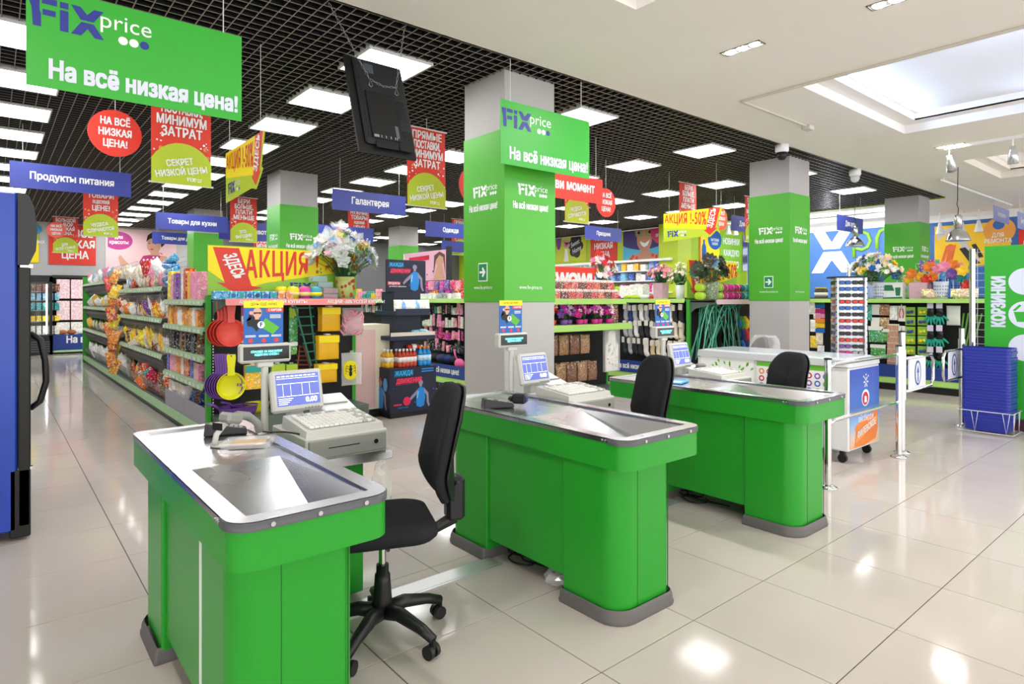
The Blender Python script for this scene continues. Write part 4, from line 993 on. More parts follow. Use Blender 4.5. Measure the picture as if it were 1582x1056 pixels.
def proto_pouch(w, h, t, m=FOIL):
    """pillow bag standing up, crimped top and bottom"""
    b = MB(); rows = [(0, .05, 1.), (.06, .55, .97), (.3, 1, .98), (.6, .9, .97), (.88, .35, .98), (.94, .04, 1), (1, .03, 1)]; n = 10; vs = []
    for z, k, wf in rows:
        for i in range(n):
            a = 2*PI*i/n; cx, cy = math.cos(a), math.sin(a)
            vs.append((math.copysign(abs(cx)**.45, cx)*w/2*wf, math.copysign(abs(cy)**.8, cy)*t/2*k, z*h))
    b.add(vs, [(j*n+i, j*n+(i+1)%n, (j+1)*n+(i+1)%n, (j+1)*n+i) for j in range(len(rows)-1) for i in range(n)]+[tuple(range(n-1, -1, -1)), tuple((len(rows)-1)*n+i for i in range(n))], True)
    return b.mesh('pouch', m)
def proto_pouch2(w, h, t, m, m2):
    me = proto_pouch(w, h, t, m); me.materials.append(m2)
    for p in me.polygons:
        if p.center.z > .72*h: p.material_index = 1
    return me
def proto_bottle(r, h, mats, n=10):
    b = MB().lathe([(r*.9, 0), (r, h*.04), (r, h*.28)], n=n); b.cur = 1; b.lathe([(r*1.01, h*.28), (r*1.01, h*.56)], n=n); b.cur = 0
    b.lathe([(r, h*.56), (r, h*.66), (r*.42, h*.86), (r*.40, h*.88)], n=n); b.cur = 2; b.lathe([(r*.46, h*.88), (r*.46, h), (r*.3, h)], n=n)
    return b.mesh('bottle', mats)
def proto_jar(r, h, m=PACK):
    return MB().lathe([(r*.92, 0), (r, h*.05), (r, h*.78), (r*.8, h*.84), (r*.86, h*.85), (r*.86, h*.98), (r*.8, h)], n=10).mesh('jar', m)
def fill(name, kind, cat, fr, x0, x1, y, z, meshes, colors, step, where, group, layers=1, lh=.1, jx=.2, jr=.15, lean=0, deep=1, dy=.1, start_right=True, sz=.08, zj=0):
    """rows of goods from the near (right) end to the far end"""
    n = max(1, int((x1-x0)/step)); sp = (x1-x0)/n; r = random.Random(hash(where) % 1000 if False else sum(map(ord, where))+int(z*100))
    for l in range(layers):
        for q in range(deep):
            for i in range(n):
                px = x1-(i+.5)*sp+r.uniform(-jx, jx)*sp*.5; c = colors[(i*7+l*3+q*5+r.randrange(2)) % len(colors)] if not isinstance(colors, dict) else colors[min(int(i/n*len(colors)), len(colors)-1)]
                pos = ordinal(i+1)+' from the near end'
                lay = '' if layers == 1 else (', upper layer' if l == layers-1 else ', lower layer' if l == 0 else ', middle layer')
                row = '' if deep == 1 else (', back row' if q else ', front row')
                k = 1+r.uniform(-sz, sz)
                goods(name, r.choice(meshes), fr, px, y+q*dy+r.uniform(-.01, .01), z+l*lh+r.uniform(0, zj), '%s %s, %s %s%s%s' % (c, kind, pos, where, lay, row), cat, group, c, (lean+r.uniform(-.03, .03) if lean else 0, r.uniform(-jr, jr)*(.9 if jr > .5 else .3), r.uniform(-jr, jr)), (k, k, k))
def rail(parent, x0, x1, z, m=RAILGREEN, y=0, h=.055, name='price_rail'):
    o = mk(name, MB().add([(x0, y, z-h), (x1, y, z-h), (x1, y+.02, z+.004), (x0, y+.02, z+.004), (x0, y+.006, z-h), (x1, y+.006, z-h), (x1, y+.026, z+.004), (x0, y+.026, z+.004)],
           [(0, 1, 2, 3), (7, 6, 5, 4), (0, 4, 5, 1), (3, 2, 6, 7), (0, 3, 7, 4), (1, 5, 6, 2)]), m, parent)
    return o
TICK = mat('price_ticket', '#dfe6d6', .5)
def shelf(parent, x0, x1, z, depth, y=0, rm=RAILGREEN, tickets=True, sm=None, h=.055):
    s = mk('shelf', MB().box(x0, x1, y+.02, y+depth, z-.03, z), sm or mat('shelf_metal', '#9fb39a', .4), parent)
    rail(s, x0, x1, z, rm, y, h)
    if tickets:
        t = MB(); n = int((x1-x0)/.17); r = random.Random(int(z*1000+x0*10))
        for i in range(n):
            a = x0+.03+i*.17+r.uniform(0, .03); t.box(a, a+.09, y-.0035, y+.004, z-h*.85, z-h*.25)
        if n: stuff(mk('price_ticket', t, TICK, s))
    return s
def wires(x0, x1, y, z, h, dx=.05, dz=.045, r=.0022, lean=.06):
    m = MB(); n = int((x1-x0)/dx); k = int(h/dz)
    for i in range(n+1): a = x0+(x1-x0)*i/n; m.tube([(a, y+.05, z), (a, y+.05-lean, z+h)], r, 4)
    for j in range(k+1): m.tube([(x0, y+.05-lean*j/k, z+h*j/k), (x1, y+.05-lean*j/k, z+h*j/k)], r*1.2, 4)
    return m
GREENP = mat('gondola_green', '#3fa535', .4); PEG = noisy(mat('pegboard', '#1d1d1f', .6), 30, .15)
RAILL = mat('rail_lime', '#a6d06a', .35)
# ---------------------------------------------------------------- food gondola, left face along the aisle
f1 = Frame(1.57, 16.92, 0, -PI/2); LG = 10.33; XN, XB = 8.50, 5.20     # near shelves, baskets, far baskets (far end = 0)
t = thing('gondola', 'long green gondola of food and sweets running down the left aisle', 'gondola', f1.loc, f1.rz)
mk('back_panel', MB().box(0, LG, .60, .64, .1, 1.52), GREENP, t)
mk('end_panel', MB().box(-.03, 0, 0, .64, 0, 1.92), GREENP, t)
mk('base', MB().box(0, LG, .05, .62, 0, .12), mat('base_grey', '#6f7a70', .5), t)
for i in range(10): rail(t, i*LG/10+.004, (i+1)*LG/10-.004, .17, RAILGREEN, 0, .085, 'base_rail')
mk('base_tray', MB().box(0, LG, .02, .6, .12, .16), MATS['base_grey'], t)
NZ = (1.42, 1.14, .86, .59)
for z in NZ:
    for a, b in ((XN, XN+.91), (XN+.92, LG-.01)): shelf(t, a, b, z, .58)
    stuff(mk('wire_fence', wires(XN, LG-.03, .03, z, .10, .05, .045, lean=0), WIRE, t))
for a, b in ((XN, XN+.91), (XN+.92, LG-.01)): mk('base_box', MB().box(a+.003, b-.003, .03, .04, .17, .36), mat('base_box', '#a8a3ad', .5), t)
BSK = [(XB, XN-.12, z) for z in (1.58, 1.19, .75)]+[(.02, XB-.35, z) for z in (1.76, 1.27, .79)]
for a, b, zz in BSK:
    n = 2
    for q in range(n): shelf(t, a+(b-a)*q/n, a+(b-a)*(q+1)/n-.008, zz, .5, .0, tickets=True, sm=mat('basket_floor', '#4b4c4c', .5))
    stuff(mk('wire_basket', wires(a, b, .02, zz-.20, .15, .05, .03), WIRE, t)); mk('basket_front', MB().box(a, b, .10, .105, zz-.24, zz-.06), mat('basket_dark', '#57554f', .5), t)
    mk('basket_end', wires(0, .34, 0, zz-.2, .42, .05, .05, .0025, lean=0).xf(Matrix.Translation((b, .06, 0))@Matrix.Rotation(PI/2, 4, 'Z')), WIRE, t)['kind'] = 'stuff'
stuff(mk('wire_basket', wires(.02, XN, .03, .17, .20, .07), WIRE, t)); stuff(mk('wire_basket', wires(XB, XN-.12, .30, 1.66, .30, .06, .05), WIRE, t)); stuff(mk('wire_basket', wires(.02, XB-.35, .32, 1.82, .24, .06, .05), WIRE, t))
POUCH = [proto_pouch(.18, .24, .09), proto_pouch(.16, .20, .08), proto_pouch(.22, .18, .09)]
g = 'sweets and snacks in the aisle baskets'
warm = ['white', 'pink', 'cream', 'white', 'white', 'yellow', 'beige', 'cream', 'red', 'light blue']
B1 = XN-.45
fill('snack_bag', 'candy bag', 'snack', f1, XB, B1-.25, .14, 1.56, POUCH, warm, .15, 'in the top basket', g, layers=2, lh=.13, jr=.9, lean=.2, zj=.05)
fill('snack_bag', 'candy bag', 'snack', f1, XB, B1+.25, .14, 1.13, POUCH, ['red', 'cream', 'yellow', 'white', 'violet', 'beige', 'white', 'orange'], .15, 'in the second basket', g, layers=2, lh=.10, jr=.9, lean=.2, zj=.05)
fill('snack_bag', 'candy bag', 'snack', f1, XB, B1+.25, .14, .69, POUCH, ['yellow', 'beige', 'cream', 'yellow', 'white', 'brown'], .15, 'in the third basket', g, layers=2, lh=.10, jr=.9, lean=.2, zj=.06)
fill('snack_bag', 'snack bag', 'snack', f1, XB+.3, XN-.05, .15, .17, POUCH, ['red', 'brown', 'orange', 'red', 'teal', 'white'], .17, 'in the bottom basket', g, layers=2, lh=.12, jr=.9, lean=.25, zj=.05)
fill('snack_bag', 'snack bag', 'snack', f1, .1, 4.8, .16, 1.74, POUCH, ['white', 'light blue', 'pink', 'white', 'grey'], .27, 'in the far top basket', g, jr=.8, lean=.2, zj=.04)
fill('snack_bag', 'snack bag', 'snack', f1, .6, 4.8, .16, 1.25, POUCH, ['white', 'red', 'yellow', 'cream', 'white'], .27, 'in the far second basket', g, jr=.8, lean=.2, zj=.04)
fill('snack_bag', 'snack bag', 'snack', f1, .3, 4.8, .16, .77, POUCH, ['yellow', 'white', 'grey', 'white', 'yellow'], .27, 'in the far third basket', g, jr=.8, lean=.2, zj=.04)
fill('snack_bag', 'crisp bag', 'snack', f1, .2, XB+.2, .18, .18, [proto_pouch(.24, .3, .12)], ['white', 'white', 'light blue', 'red', 'yellow', 'red', 'green'], .26, 'in the far bottom basket', g, jr=.7, lean=.3, zj=.06)
for k in range(7): goods('snack_bag', proto_pouch(.46, .10, .13), f1, B1+.12-.03*(k % 2), .16, 1.44+.072*k, 'striped blue sweet bag, %s from the bottom of the pile beside the cereal boxes' % ordinal(k+1), 'snack', 'pile of blue bags', '#2f9ad0', (0, .10*(k % 3-1), .12*(k % 2)))
# hanging strip of orange packets
st = thing('clip_strip', 'hanging strip of orange snack packets at the edge of the sweets baskets', 'clip strip', f1.p(XB-.18, -.02, 0)); mk('strip', MB().box(-.012, .012, -.004, .004, .25, 1.86), WIRE, st)
pm = proto_pouch(.15, .24, .05)
for k in range(13):
    goods('snack_packet', pm, f1, XB-.19+.04*math.sin(k*2.1), -.07, .22+k*.122, '%s packet on the hanging strip, %s from the bottom' % (('orange', 'orange', 'yellow', 'red')[k % 4], ordinal(k+1)), 'snack', 'packets on the hanging strip', ('orange', '#e07a30', 'yellow', 'red')[k % 4], (-.25, .25*(-1)**k, .8+.3*(k % 3)))
g = 'boxed groceries on the aisle shelves'; NE = LG-.36
fill('carton', 'tall grocery box', 'grocery', f1, XN+.05, NE, .10, NZ[0], [proto_carton(.15, .10, .30), proto_carton(.12, .10, .34)], ['violet', 'pink', 'cream', 'yellow', 'red', 'white'], .15, 'on the top shelf', g, jr=.1)
fill('carton', 'grocery box', 'grocery', f1, XN+.03, NE, .10, NZ[1], [proto_carton(.12, .1, .17), proto_carton(.1, .1, .2)], ['orange', 'white', 'red', 'red', 'pink', 'cream', 'white'], .12, 'on the second shelf', g, jr=.1)
fill('jar', 'jar', 'grocery', f1, XN+.03, NE, .10, NZ[2], [proto_jar(.05, .2), proto_carton(.1, .1, .21)], ['brown', 'black', 'beige', 'cream', 'navy', 'white', 'yellow'], .115, 'on the third shelf', 'jars and packs on the third aisle shelf', jr=.1)
fill('snack_bag', 'large bag', 'grocery', f1, XN, XN+.4, .1, NZ[2], [proto_pouch(.18, .25, .1)], ['yellow', 'white'], .2, 'at the far end of the third shelf', 'bags on the third aisle shelf', jr=.2) if False else None
fill('carton', 'biscuit carton', 'grocery', f1, XN+.03, NE, .10, NZ[3], [proto_carton(.13, .1, .19), proto_carton(.11, .1, .21)], ['pink', 'brown', 'orange', 'white', 'pink', 'red', 'blue', 'beige'], .125, 'on the fourth shelf', g, jr=.08)
fill('carton', 'flat carton', 'grocery', f1, XN+.05, LG-.95, .16, .17, [proto_carton(.15, .2, .10)], ['white', 'white', 'cream'], .16, 'on the bottom shelf', g, layers=3, lh=.103, jr=.05, sz=.02)
fill('snack_bag', 'coffee bag', 'grocery', f1, LG-.95, LG-.45, .12, .18, [proto_pouch(.13, .27, .08)], ['brown', 'navy', 'blue', 'blue'], .125, 'at the end of the bottom shelf', 'coffee bags', jr=.2)
# ---------------------------------------------------------------- promotion end of the food gondola (faces the tills)
EY = 6.57; EX0, EX1 = 1.60, 3.16
t = thing('gondola_end', 'black pegboard gondola end with green posts full of kitchen goods, behind the front desk', 'gondola', (EX0, EY, 0))
W = EX1-EX0
mk('pegboard', MB().box(.04, W, .0, .03, .1, 1.44), PEG, t)
mk('post', MB().box(-.0, .045, -.02, .04, 0, 1.46), GREENP, t); mk('post', MB().box(W-.04, W+.0, -.02, .04, 0, 1.30), GREENP, t)
hl = MB()
for k in range(44): hl.box(.056, .064, -.022, -.001, .15+k*.029, .163+k*.029)
hl.box(.05, .07, -.021, 0, .1, 1.42); mk('slotted_upright', hl, BLACK, t); dots = MB()
for k in range(44): dots.box(.055, .066, -.0235, -.0215, .15+k*.029, .164+k*.029)
stuff(mk('slot', dots, PRINTW, t))
s = mk('top_shelf', MB().box(.06, W+.02, -.44, 0, 1.40, 1.425), mat('shelf_dark', '#5d6a62', .4), t)
rail(s, .06, W+.02, 1.43, mat('rail_red', '#e98b8b', .35), -.46, .06)
for k in range(2): text('АКЦИЯ! -50% УСПЕЙ КУПИТЬ!', .035, PRINTW, s, .50+k*.86, 1.40, -.462, .95, .035)
mk('shelf_bracket', MB().prismy([(0, 0), (.01, 0), (.01, .01), (0, .01)], 0, .01).add([(.055, 0, 1.40), (.055, -.45, 1.40), (.055, -.45, 1.37), (.055, -.1, 1.30), (.055, 0, 1.24), (.065, 0, 1.40), (.065, -.45, 1.40), (.065, -.45, 1.37), (.065, -.1, 1.30), (.065, 0, 1.24)], [(0, 1, 2, 3, 4), (9, 8, 7, 6, 5), (0, 5, 6, 1), (1, 6, 7, 2), (2, 7, 8, 3), (3, 8, 9, 4)]), mat('shelf_dark', ''), t) if False else mk('shelf_bracket', MB().add([(.055, 0, 1.40), (.055, -.45, 1.40), (.055, -.45, 1.37), (.055, -.1, 1.30), (.055, 0, 1.24), (.065, 0, 1.40), (.065, -.45, 1.40), (.065, -.45, 1.37), (.065, -.1, 1.30), (.065, 0, 1.24)], [(0, 1, 2, 3, 4), (9, 8, 7, 6, 5), (0, 5, 6, 1), (1, 6, 7, 2), (2, 7, 8, 3), (3, 8, 9, 4)]), MATS['shelf_dark'], t)
mk('lower_shelf', MB().box(.05, W-.04, -.42, 0, .10, .30), MATS['shelf_dark'], t)
fe = Frame(EX0, EY)
def ex(u, v, y=EY-.1):          # photo pixel -> local position on the end panel
    x, z = at_y(u, v, y); return x-EX0, z
def hook(x, y0, z, ln=.22): return MB().cyl((x, y0, z), (x, y0-ln, z+.01), .004, n=6)
# funnels / colanders on hooks
def colander(color, x, y, z, label, group):
    b = MB(); r = .126
    b.lathe([(.02, 0), (r*.6, .012), (r*.92, .05), (r, .085), (r*1.05, .088), (r*1.03, .082), (r*.9, .046), (r*.55, .018), (.001, .012)], (0, 0, 0), 24)
    b.v = [(p[0], -p[2], p[1]) for p in b.v]
    t = thing('colander', label, 'colander', fe.p(x, y, z), 0, group)
    o = mk('bowl', b, TINT, t, color=PAL.get(color, color))
    h = MB(); pr = [(-.034, .10), (.034, .10), (.03, .16), (.042, .265), (.038, .30), (-.038, .30), (-.042, .265), (-.03, .16)]; h.prismy(pr, -.088, -.078)
    mk('handle', h, TINT, t, color=PAL.get(color, color)); mk('hanging_hole', MB().flat(circ(0, .285, .007, 10), -.0885), BLACK, t)
    mk('spout', MB().prismy([(.10, -.016), (.132, .0), (.10, .016)], -.088, -.08), TINT, t, color=PAL.get(color, color))
cx, cz = ex(357, 514, EY-.30)
for k in range(4): colander('#e8574b', cx-.020*k, -.22+.04*k, cz, 'red plastic colander hanging on the black pegboard, %s in its stack' % ordinal(k+1), 'red colanders')
cx, cz = ex(357, 596, EY-.30)
for k in range(6):
    c = '#e6e31a' if k == 0 else '#8c62b8'
    colander(c, cx-.014*k, -.22+.03*k, cz, ('yellow plastic colander in front of the violet ones' if k == 0 else 'violet plastic colander behind the yellow one, %s from the front' % ordinal(k+1)), 'violet and yellow colanders')
mk('peg_hook', hook(cx, 0, cz+.29).cyl((cx, 0, cz+.29+.47), (cx, -.24, cz+.29+.48), .004, n=6), CHROME, t)
# hanging packs on the board
def hang_pack(name, cat, u, v0, v1, wpx, y, m, label, color, group=None, pouch=True, header=None, n=1, dyn=.03):
    x0, z1 = ex(u, v0, EY+y); _, z0 = ex(u, v1, EY+y); x1, _ = ex(u+wpx, v0, EY+y); w_, h_ = x1-x0, z1-z0
    for k in range(n):
        lab = label if n == 1 else label+', '+ordinal(k+1)+' from the front'
        tt = thing(name, lab, cat, fe.p(x0+w_/2, y+dyn*k, z0), 0, group)
        me = proto_pouch(w_, h_*.94, .035, m) if pouch else proto_carton(w_, .02, h_*.94, m)
        put('pack', me, tt, color=PAL.get(color, color))
        if header: mk('header_card', MB().box(-w_/2*.95, w_/2*.95, -.022, -.012, h_*.66, h_*.92), TINT, tt, color=PAL.get(header, header))
        mk('hang_tab', MB().box(-.02, .02, -.003, .003, h_*.93, h_), CLEAR, tt)
    return
hang_pack('kitchen_towel', 'towel', 372, 466, 530, 18, -.2, PACK, 'white kitchen towel with orange flowers beside the red colanders', '#f0e3cf', header='magenta')
hang_pack('garden_net', 'garden goods', 446, 470, 530, 14, -.12, PACK, 'green netting pack right of the blue card', 'green', header='lime')
hang_pack('garden_net', 'garden goods', 446, 527, 548, 13, -.2, PACK, 'green pack with white label beside the till display', 'green', header='white')
hang_pack('garden_net', 'garden goods', 418, 560, 600, 22, -.15, PACK, 'green pack under the customer display, left of its neighbour', 'green', header='lime', n=2)
hang_pack('garden_net', 'garden goods', 441, 560, 600, 18, -.15, PACK, 'green pack under the brown trellis', 'green', header='lime')
for i, (u, v0, v1, w_) in enumerate(((496, 472, 512, 30), (491, 516, 556, 33), (490, 561, 592, 31))):
    hang_pack('cloth_pack', 'cleaning cloths', u, v0, v1, w_, -.3, TINT, 'yellow cleaning cloth pack in the %s row of the pegboard' % ('top', 'middle', 'bottom')[i], '#f2b81c', 'yellow cloth packs', header='#ffe41a', n=4)
hang_pack('spatula_pack', 'kitchen tool', 378, 562, 602, 26, -.25, PACK, 'yellow and teal blister pack beside the yellow colander', '#e8c02c', pouch=False, header='teal', n=2)
hang_pack('glove_pack', 'gloves', 527, 542, 596, 33, -.3, CLEAR, 'clear bag of yellow cleaning goods with a black ant print', 'yellow')
x0, z0 = ex(543, 572, EY-.35); gp = thing('yellow_sponge', 'yellow oval sponge with black ant drawing inside the clear bag', 'sponge', fe.p(x0, -.31, z0))
mk('body', MB().prismy(rrect(-.07, .07, -.10, .10, .06), -.02, .02), mat('sponge_yellow', '#f4e31c', .8), gp)
an = MB().flat(circ(0, .01, .018, 10, .026), -.022).flat(circ(.0, .045, .013, 10), -.022).flat(circ(0, -.035, .018, 10, .03), -.022)
for sx in (-1, 1):
    for a in (-.02, .01, .035): an.flat([(sx*.012, a), (sx*.05, a+.02), (sx*.052, a+.016), (sx*.012, a-.005)], -.022); an.flat([(sx*.05, a+.02), (sx*.06, a-.02), (sx*.056, a-.02), (sx*.046, a+.018)], -.022)
mk('ant_print', an, BLACK, gp)
# pink pouffe sponge in a bag
x0, z0 = ex(544, 498, EY-.3); m = MB(); r = random.Random(4)
for k in range(26):
    a = r.uniform(0, 6.28); b = r.uniform(-.9, .9); rr = .09*r.uniform(.55, 1); c = Vector((rr*math.cos(a), rr*.6*math.sin(a), .105*b))
    m.tube([(c+Vector((.05*math.cos(q+a), .035*math.sin(q*2), .05*math.sin(q))))[:] for q in [i*.7 for i in range(9)]], .012, 5, closed=True)
pf = thing('shower_pouffe', 'pink mesh shower pouffe in a clear bag at the right of the pegboard', 'sponge', fe.p(x0, -.3, z0)); mk('mesh_ruffle', m, mat('pouffe_pink', '#f09ab2', .7), pf); put('bag', proto_pouch(.23, .30, .18, CLEAR), pf, (0, 0, -.14))
# trellises
def trellis(label, color, u0, v0, u1, v1, u2, v2, u3, v3, n, y):
    P = [Vector((ex(u, v, EY+y)[0], 0, ex(u, v, EY+y)[1])) for u, v in ((u0, v0), (u1, v1), (u2, v2), (u3, v3))]
    tt = thing('plant_trellis', label, 'trellis', fe.p(0, y, 0)); c = PAL.get(color, color)
    for a, b in ((0, 2), (1, 3)): mk('rail', MB().cyl(P[a][:], P[b][:], .010, n=7), TINT, tt, color=c)
    for k in range(n):
        f = (k+.4)/n; a = P[0].lerp(P[2], f); b = P[1].lerp(P[3], f); d = (b-a)*.25; mk('rung', MB().cyl((a-d)[:], (b+d)[:], .008, n=6), TINT, tt, color=c)
trellis('dark green plastic plant trellis leaning on the pegboard', '#2f7d63', 455, 470, 478, 470, 481, 565, 489, 563, 7, -.22)
trellis('brown plastic plant trellis low on the pegboard', '#8a4a30', 463, 533, 469, 533, 459, 574, 481, 574, 6, -.12)
# pans on the lower shelf
x0, z0 = ex(357, 637, EY-.2)
for k, (dx, c, lb) in enumerate(((0, '#7b4da6', 'violet plastic pan with a handle on the lower shelf, in front'), (.14, '#7b4da6', 'violet plastic pan with a handle on the lower shelf, behind'), (.27, '#e8e21c', 'yellow plastic bowl on the lower shelf beside the violet pans'))):
    tt = thing('plastic_pan', lb, 'pan', fe.p(x0+dx, -.22+.05*k, .30)); mk('bowl', MB().lathe([(.085, 0), (.11, .04), (.118, .09), (.124, .092), (.11, .082), (.10, .04), (.075, .012), (.001, .01)], n=20), TINT, tt, color=c)
    if k < 2: mk('handle', MB().tube([(-.11, -.02, .08), (-.17, -.05, .13), (-.24, -.08, .15)], .012, 7), TINT, tt, color=c)
# goods on top of the end shelf
for k in range(10):
    x0, z0 = ex(337+12.4*k, 462, EY-.42); c = ['light blue', 'light blue', 'blue', 'teal', 'blue', 'navy', 'blue', 'teal', 'orange', 'orange'][k]
    tt = thing('gadget_box', '%s gadget box on the promotion shelf, %s from the left' % (c, ordinal(k+1)), 'box', fe.p(x0, -.36, 1.425), 0, 'small boxes on the promotion shelf'); put('box', proto_carton(.068, .08, .078), tt, color='#35a3c4' if k < 8 else '#e39a86'); mk('print', MB().flat(circ(0, .038, .022, 14), -.0415), TINT, tt, color=PAL[c])
for k, (u, c) in enumerate(((444, 'yellow'), (456, 'yellow'), (474, 'magenta'), (491, 'teal'))):
    x0, z0 = ex(u, 460, EY-.4); cc = {'yellow': '#e4d62c', 'magenta': '#d8479a', 'teal': '#3f9fb8'}[c]
    tt = thing('egg_tub', '%s egg-shaped plastic tub, %s from the left on the promotion shelf' % (c, ordinal(k+1)), 'tub', fe.p(x0, -.34 if k else -.24, 1.425), 0, 'egg-shaped tubs'); mk('tub', MB().lathe([(.037, 0), (.057, .016), (.064, .057), (.061, .10), (.042, .128), (.001, .136)], n=18), TINT, tt, color=cc); mk('label_band', MB().lathe([(.0655, .037), (.0657, .074)], n=18), mat('label_cream', '#ecd98a', .5) if c != 'teal' else YELLOW, tt)
for k, (u, c, z) in enumerate(((497, 'light blue', .186), (506, 'light blue', .124), (514, 'magenta', .062), (514, 'magenta', 0))):
    x0, z0 = ex(u, 460, EY-.3); tt = thing('egg_carton', '%s see-through box of coloured eggs, %s from the top of the pile' % (c, ordinal(k+1)), 'box', fe.p(x0, -.2, 1.425+z), 0, 'boxes of coloured eggs')
    mk('case', MB().cb(-.082, .082, -.055, .055, 0, .060, .004), CLEAR, tt)
    e = MB()
    for q in (-.041, .041): e.ball((q, -.015, .030), .037, 10, 6, 1, 1, .72)
    mk('egg', e, TINT, tt, color='#43a5c0' if c == 'light blue' else '#d85aa0')
# tall vase with wrapped flowers
def petal_flower(m, c, r, n, nrm, up=.3, wd=.5):
    nrm = Vector(nrm).normalized(); a = nrm.orthogonal().normalized(); b = nrm.cross(a); c = Vector(c)
    for k in range(n):
        an = 2*PI*k/n; d = a*math.cos(an)+b*math.sin(an); s = nrm.cross(d)
        m.add([c[:], (c+d*r*.6+s*r*wd*.5+nrm*r*up*.5)[:], (c+d*r+nrm*r*up)[:], (c+d*r*.6-s*r*wd*.5+nrm*r*up*.5)[:]], [(0, 1, 2, 3)])
def bouquet(name, label, fr, x, y, z, vase_r, vase_h, vase_m, spec, spread, height, seed, leaf=None, nl=0, square=False, lean=0):
    """spec: list of (count, colour name list, radius, petals, part name, material)"""
    r = random.Random(seed); t = thing(name, label, 'flowers', fr.p(x, y, z), fr.rz)
    if square: mk('vase', MB().prism(rrect(-vase_r, vase_r, -vase_r, vase_r, .01), 0, vase_h, 1.12), vase_m, t)
    else: mk('vase', MB().lathe([(vase_r*.82, 0), (vase_r*.9, vase_h*.4), (vase_r, vase_h), (vase_r*.93, vase_h), (vase_r*.85, vase_h*.9), (.001, vase_h*.9)], n=18), vase_m, t)
    st = MB(); heads = []
    for cnt, cols, rad, npet, pname, m in spec:
        for col in cols:
            mb = MB()
            for k in range(max(1, cnt//len(cols))):
                a = r.uniform(0, 2*PI); q = r.random()**.6; d = Vector((math.cos(a)*spread*q, math.sin(a)*spread*.6*q, 0)); h = vase_h+height*(1-.55*q*q)*r.uniform(.55, 1.05)
                p = Vector((d.x+lean*h, d.y, h)); st.tube([(d.x*.15, d.y*.15, vase_h*.8), (d.x*.6, d.y*.6, vase_h+(h-vase_h)*.6), p[:]], .003, 4)
                nrm = (d+Vector((0, -.12*spread, .25*spread+.02))).normalized()+Vector((r.uniform(-.3, .3), -.3, r.uniform(-.2, .3)))
                rr = rad*r.uniform(.75, 1.25)
                petal_flower(mb, p, rr, npet, nrm, .45, .75); petal_flower(mb, p+nrm.normalized()*rr*.12, rr*.62, npet, nrm, .8, .8)
            stuff(mk(pname, mb, m if m else TINTM, t, color=PAL.get(col, col)))
    stuff(mk('stems', st, mat('stem_green', '#3f6b3a', .6), t))
    if leaf:
        lm = MB()
        for k in range(nl):
            a = r.uniform(0, 2*PI); q = r.uniform(.3, 1); p = Vector((math.cos(a)*spread*q, math.sin(a)*spread*.6*q, vase_h+height*r.uniform(.05, .6))); petal_flower(lm, p, .06*r.uniform(.6, 1.4), 3, (math.cos(a), math.sin(a)-.5, .4), .3, .5)
        stuff(mk('leaves', lm, leaf, t))
    return t
CEL = mat('cellophane', '#f4f6f4', .12, alpha=.3, spec=.9); LEAFM = mat('leaf_green', '#4d7d45', .6)
VASE1 = pack_material('vase_print', .9, 22, .4, .3); 
x0, z0 = ex(534, 462, EY-.2)
b = bouquet('wrapped_bouquet', 'big bouquet of cellophane-wrapped pale flowers in a lime vase with red roses', fe, x0, -.18, 1.425, .10, .245, mat('vase_lime', '#c9d27c', .5),
    [(40, ['#e6e6e0', '#d3d8d0', '#c2c8c4'], .075, 5, 'flower', None), (30, ['pink', '#f3b8c6', '#e8d26a', '#8fb6d8', '#6fae62', '#d8b25a'], .055, 5, 'flower', None), (40, ['#fafafa'], .10, 4, 'cellophane_wrap', CEL)], .37, .52, 11, LEAFM, 26, lean=-.03)
rs = MB(); r = random.Random(3)
for k in range(16):
    a = -PI/2+r.uniform(-1.4, 1.4); z = r.uniform(.03, .22); rr = .103*(.82+.18*z/.245)+.003; rs.ball((rr*math.cos(a), rr*math.sin(a), z), .018, 7, 4, 1, .3, 1)
mk('rose_print', rs, mat('rose_print', '#c8433c', .5), b)
# beige cabinet behind on the right of the end
t = thing('beige_display', 'low pink and cream cardboard display right of the pegboard end', 'display', (EX1+.06, EY+.30, 0)); mk('body', MB().cb(0, .55, 0, .4, .1, 1.12, .004), mat('card_cream', '#f3ead0', .6), t); mk('pink_panel', MB().box(.10, .35, -.004, 0, .12, 1.06), mat('card_pink', '#f0c7c2', .6), t); mk('base', MB().box(.02, .53, .02, .4, 0, .1), BLACK, t)
lid = MB()
for k in range(3): lid.ball((.1+.14*k, -.05, .80-.02*k), .07, 9, 6, 1, .5, .8)
mk('white_bear_print', lid, PRINTW, t) if False else None
fbag = Frame(EX1, EY); 
for k in range(5): goods('tissue_pack', proto_pouch(.16, .17, .08, CLEAR if k % 2 else FOIL), fbag, .08+.11*k, .15, 1.12 if False else .60+.0*k, 'white plastic pack %s from the left on the cream display' % ordinal(k+1), 'pack', 'white packs on the cream display', 'white') if False else None
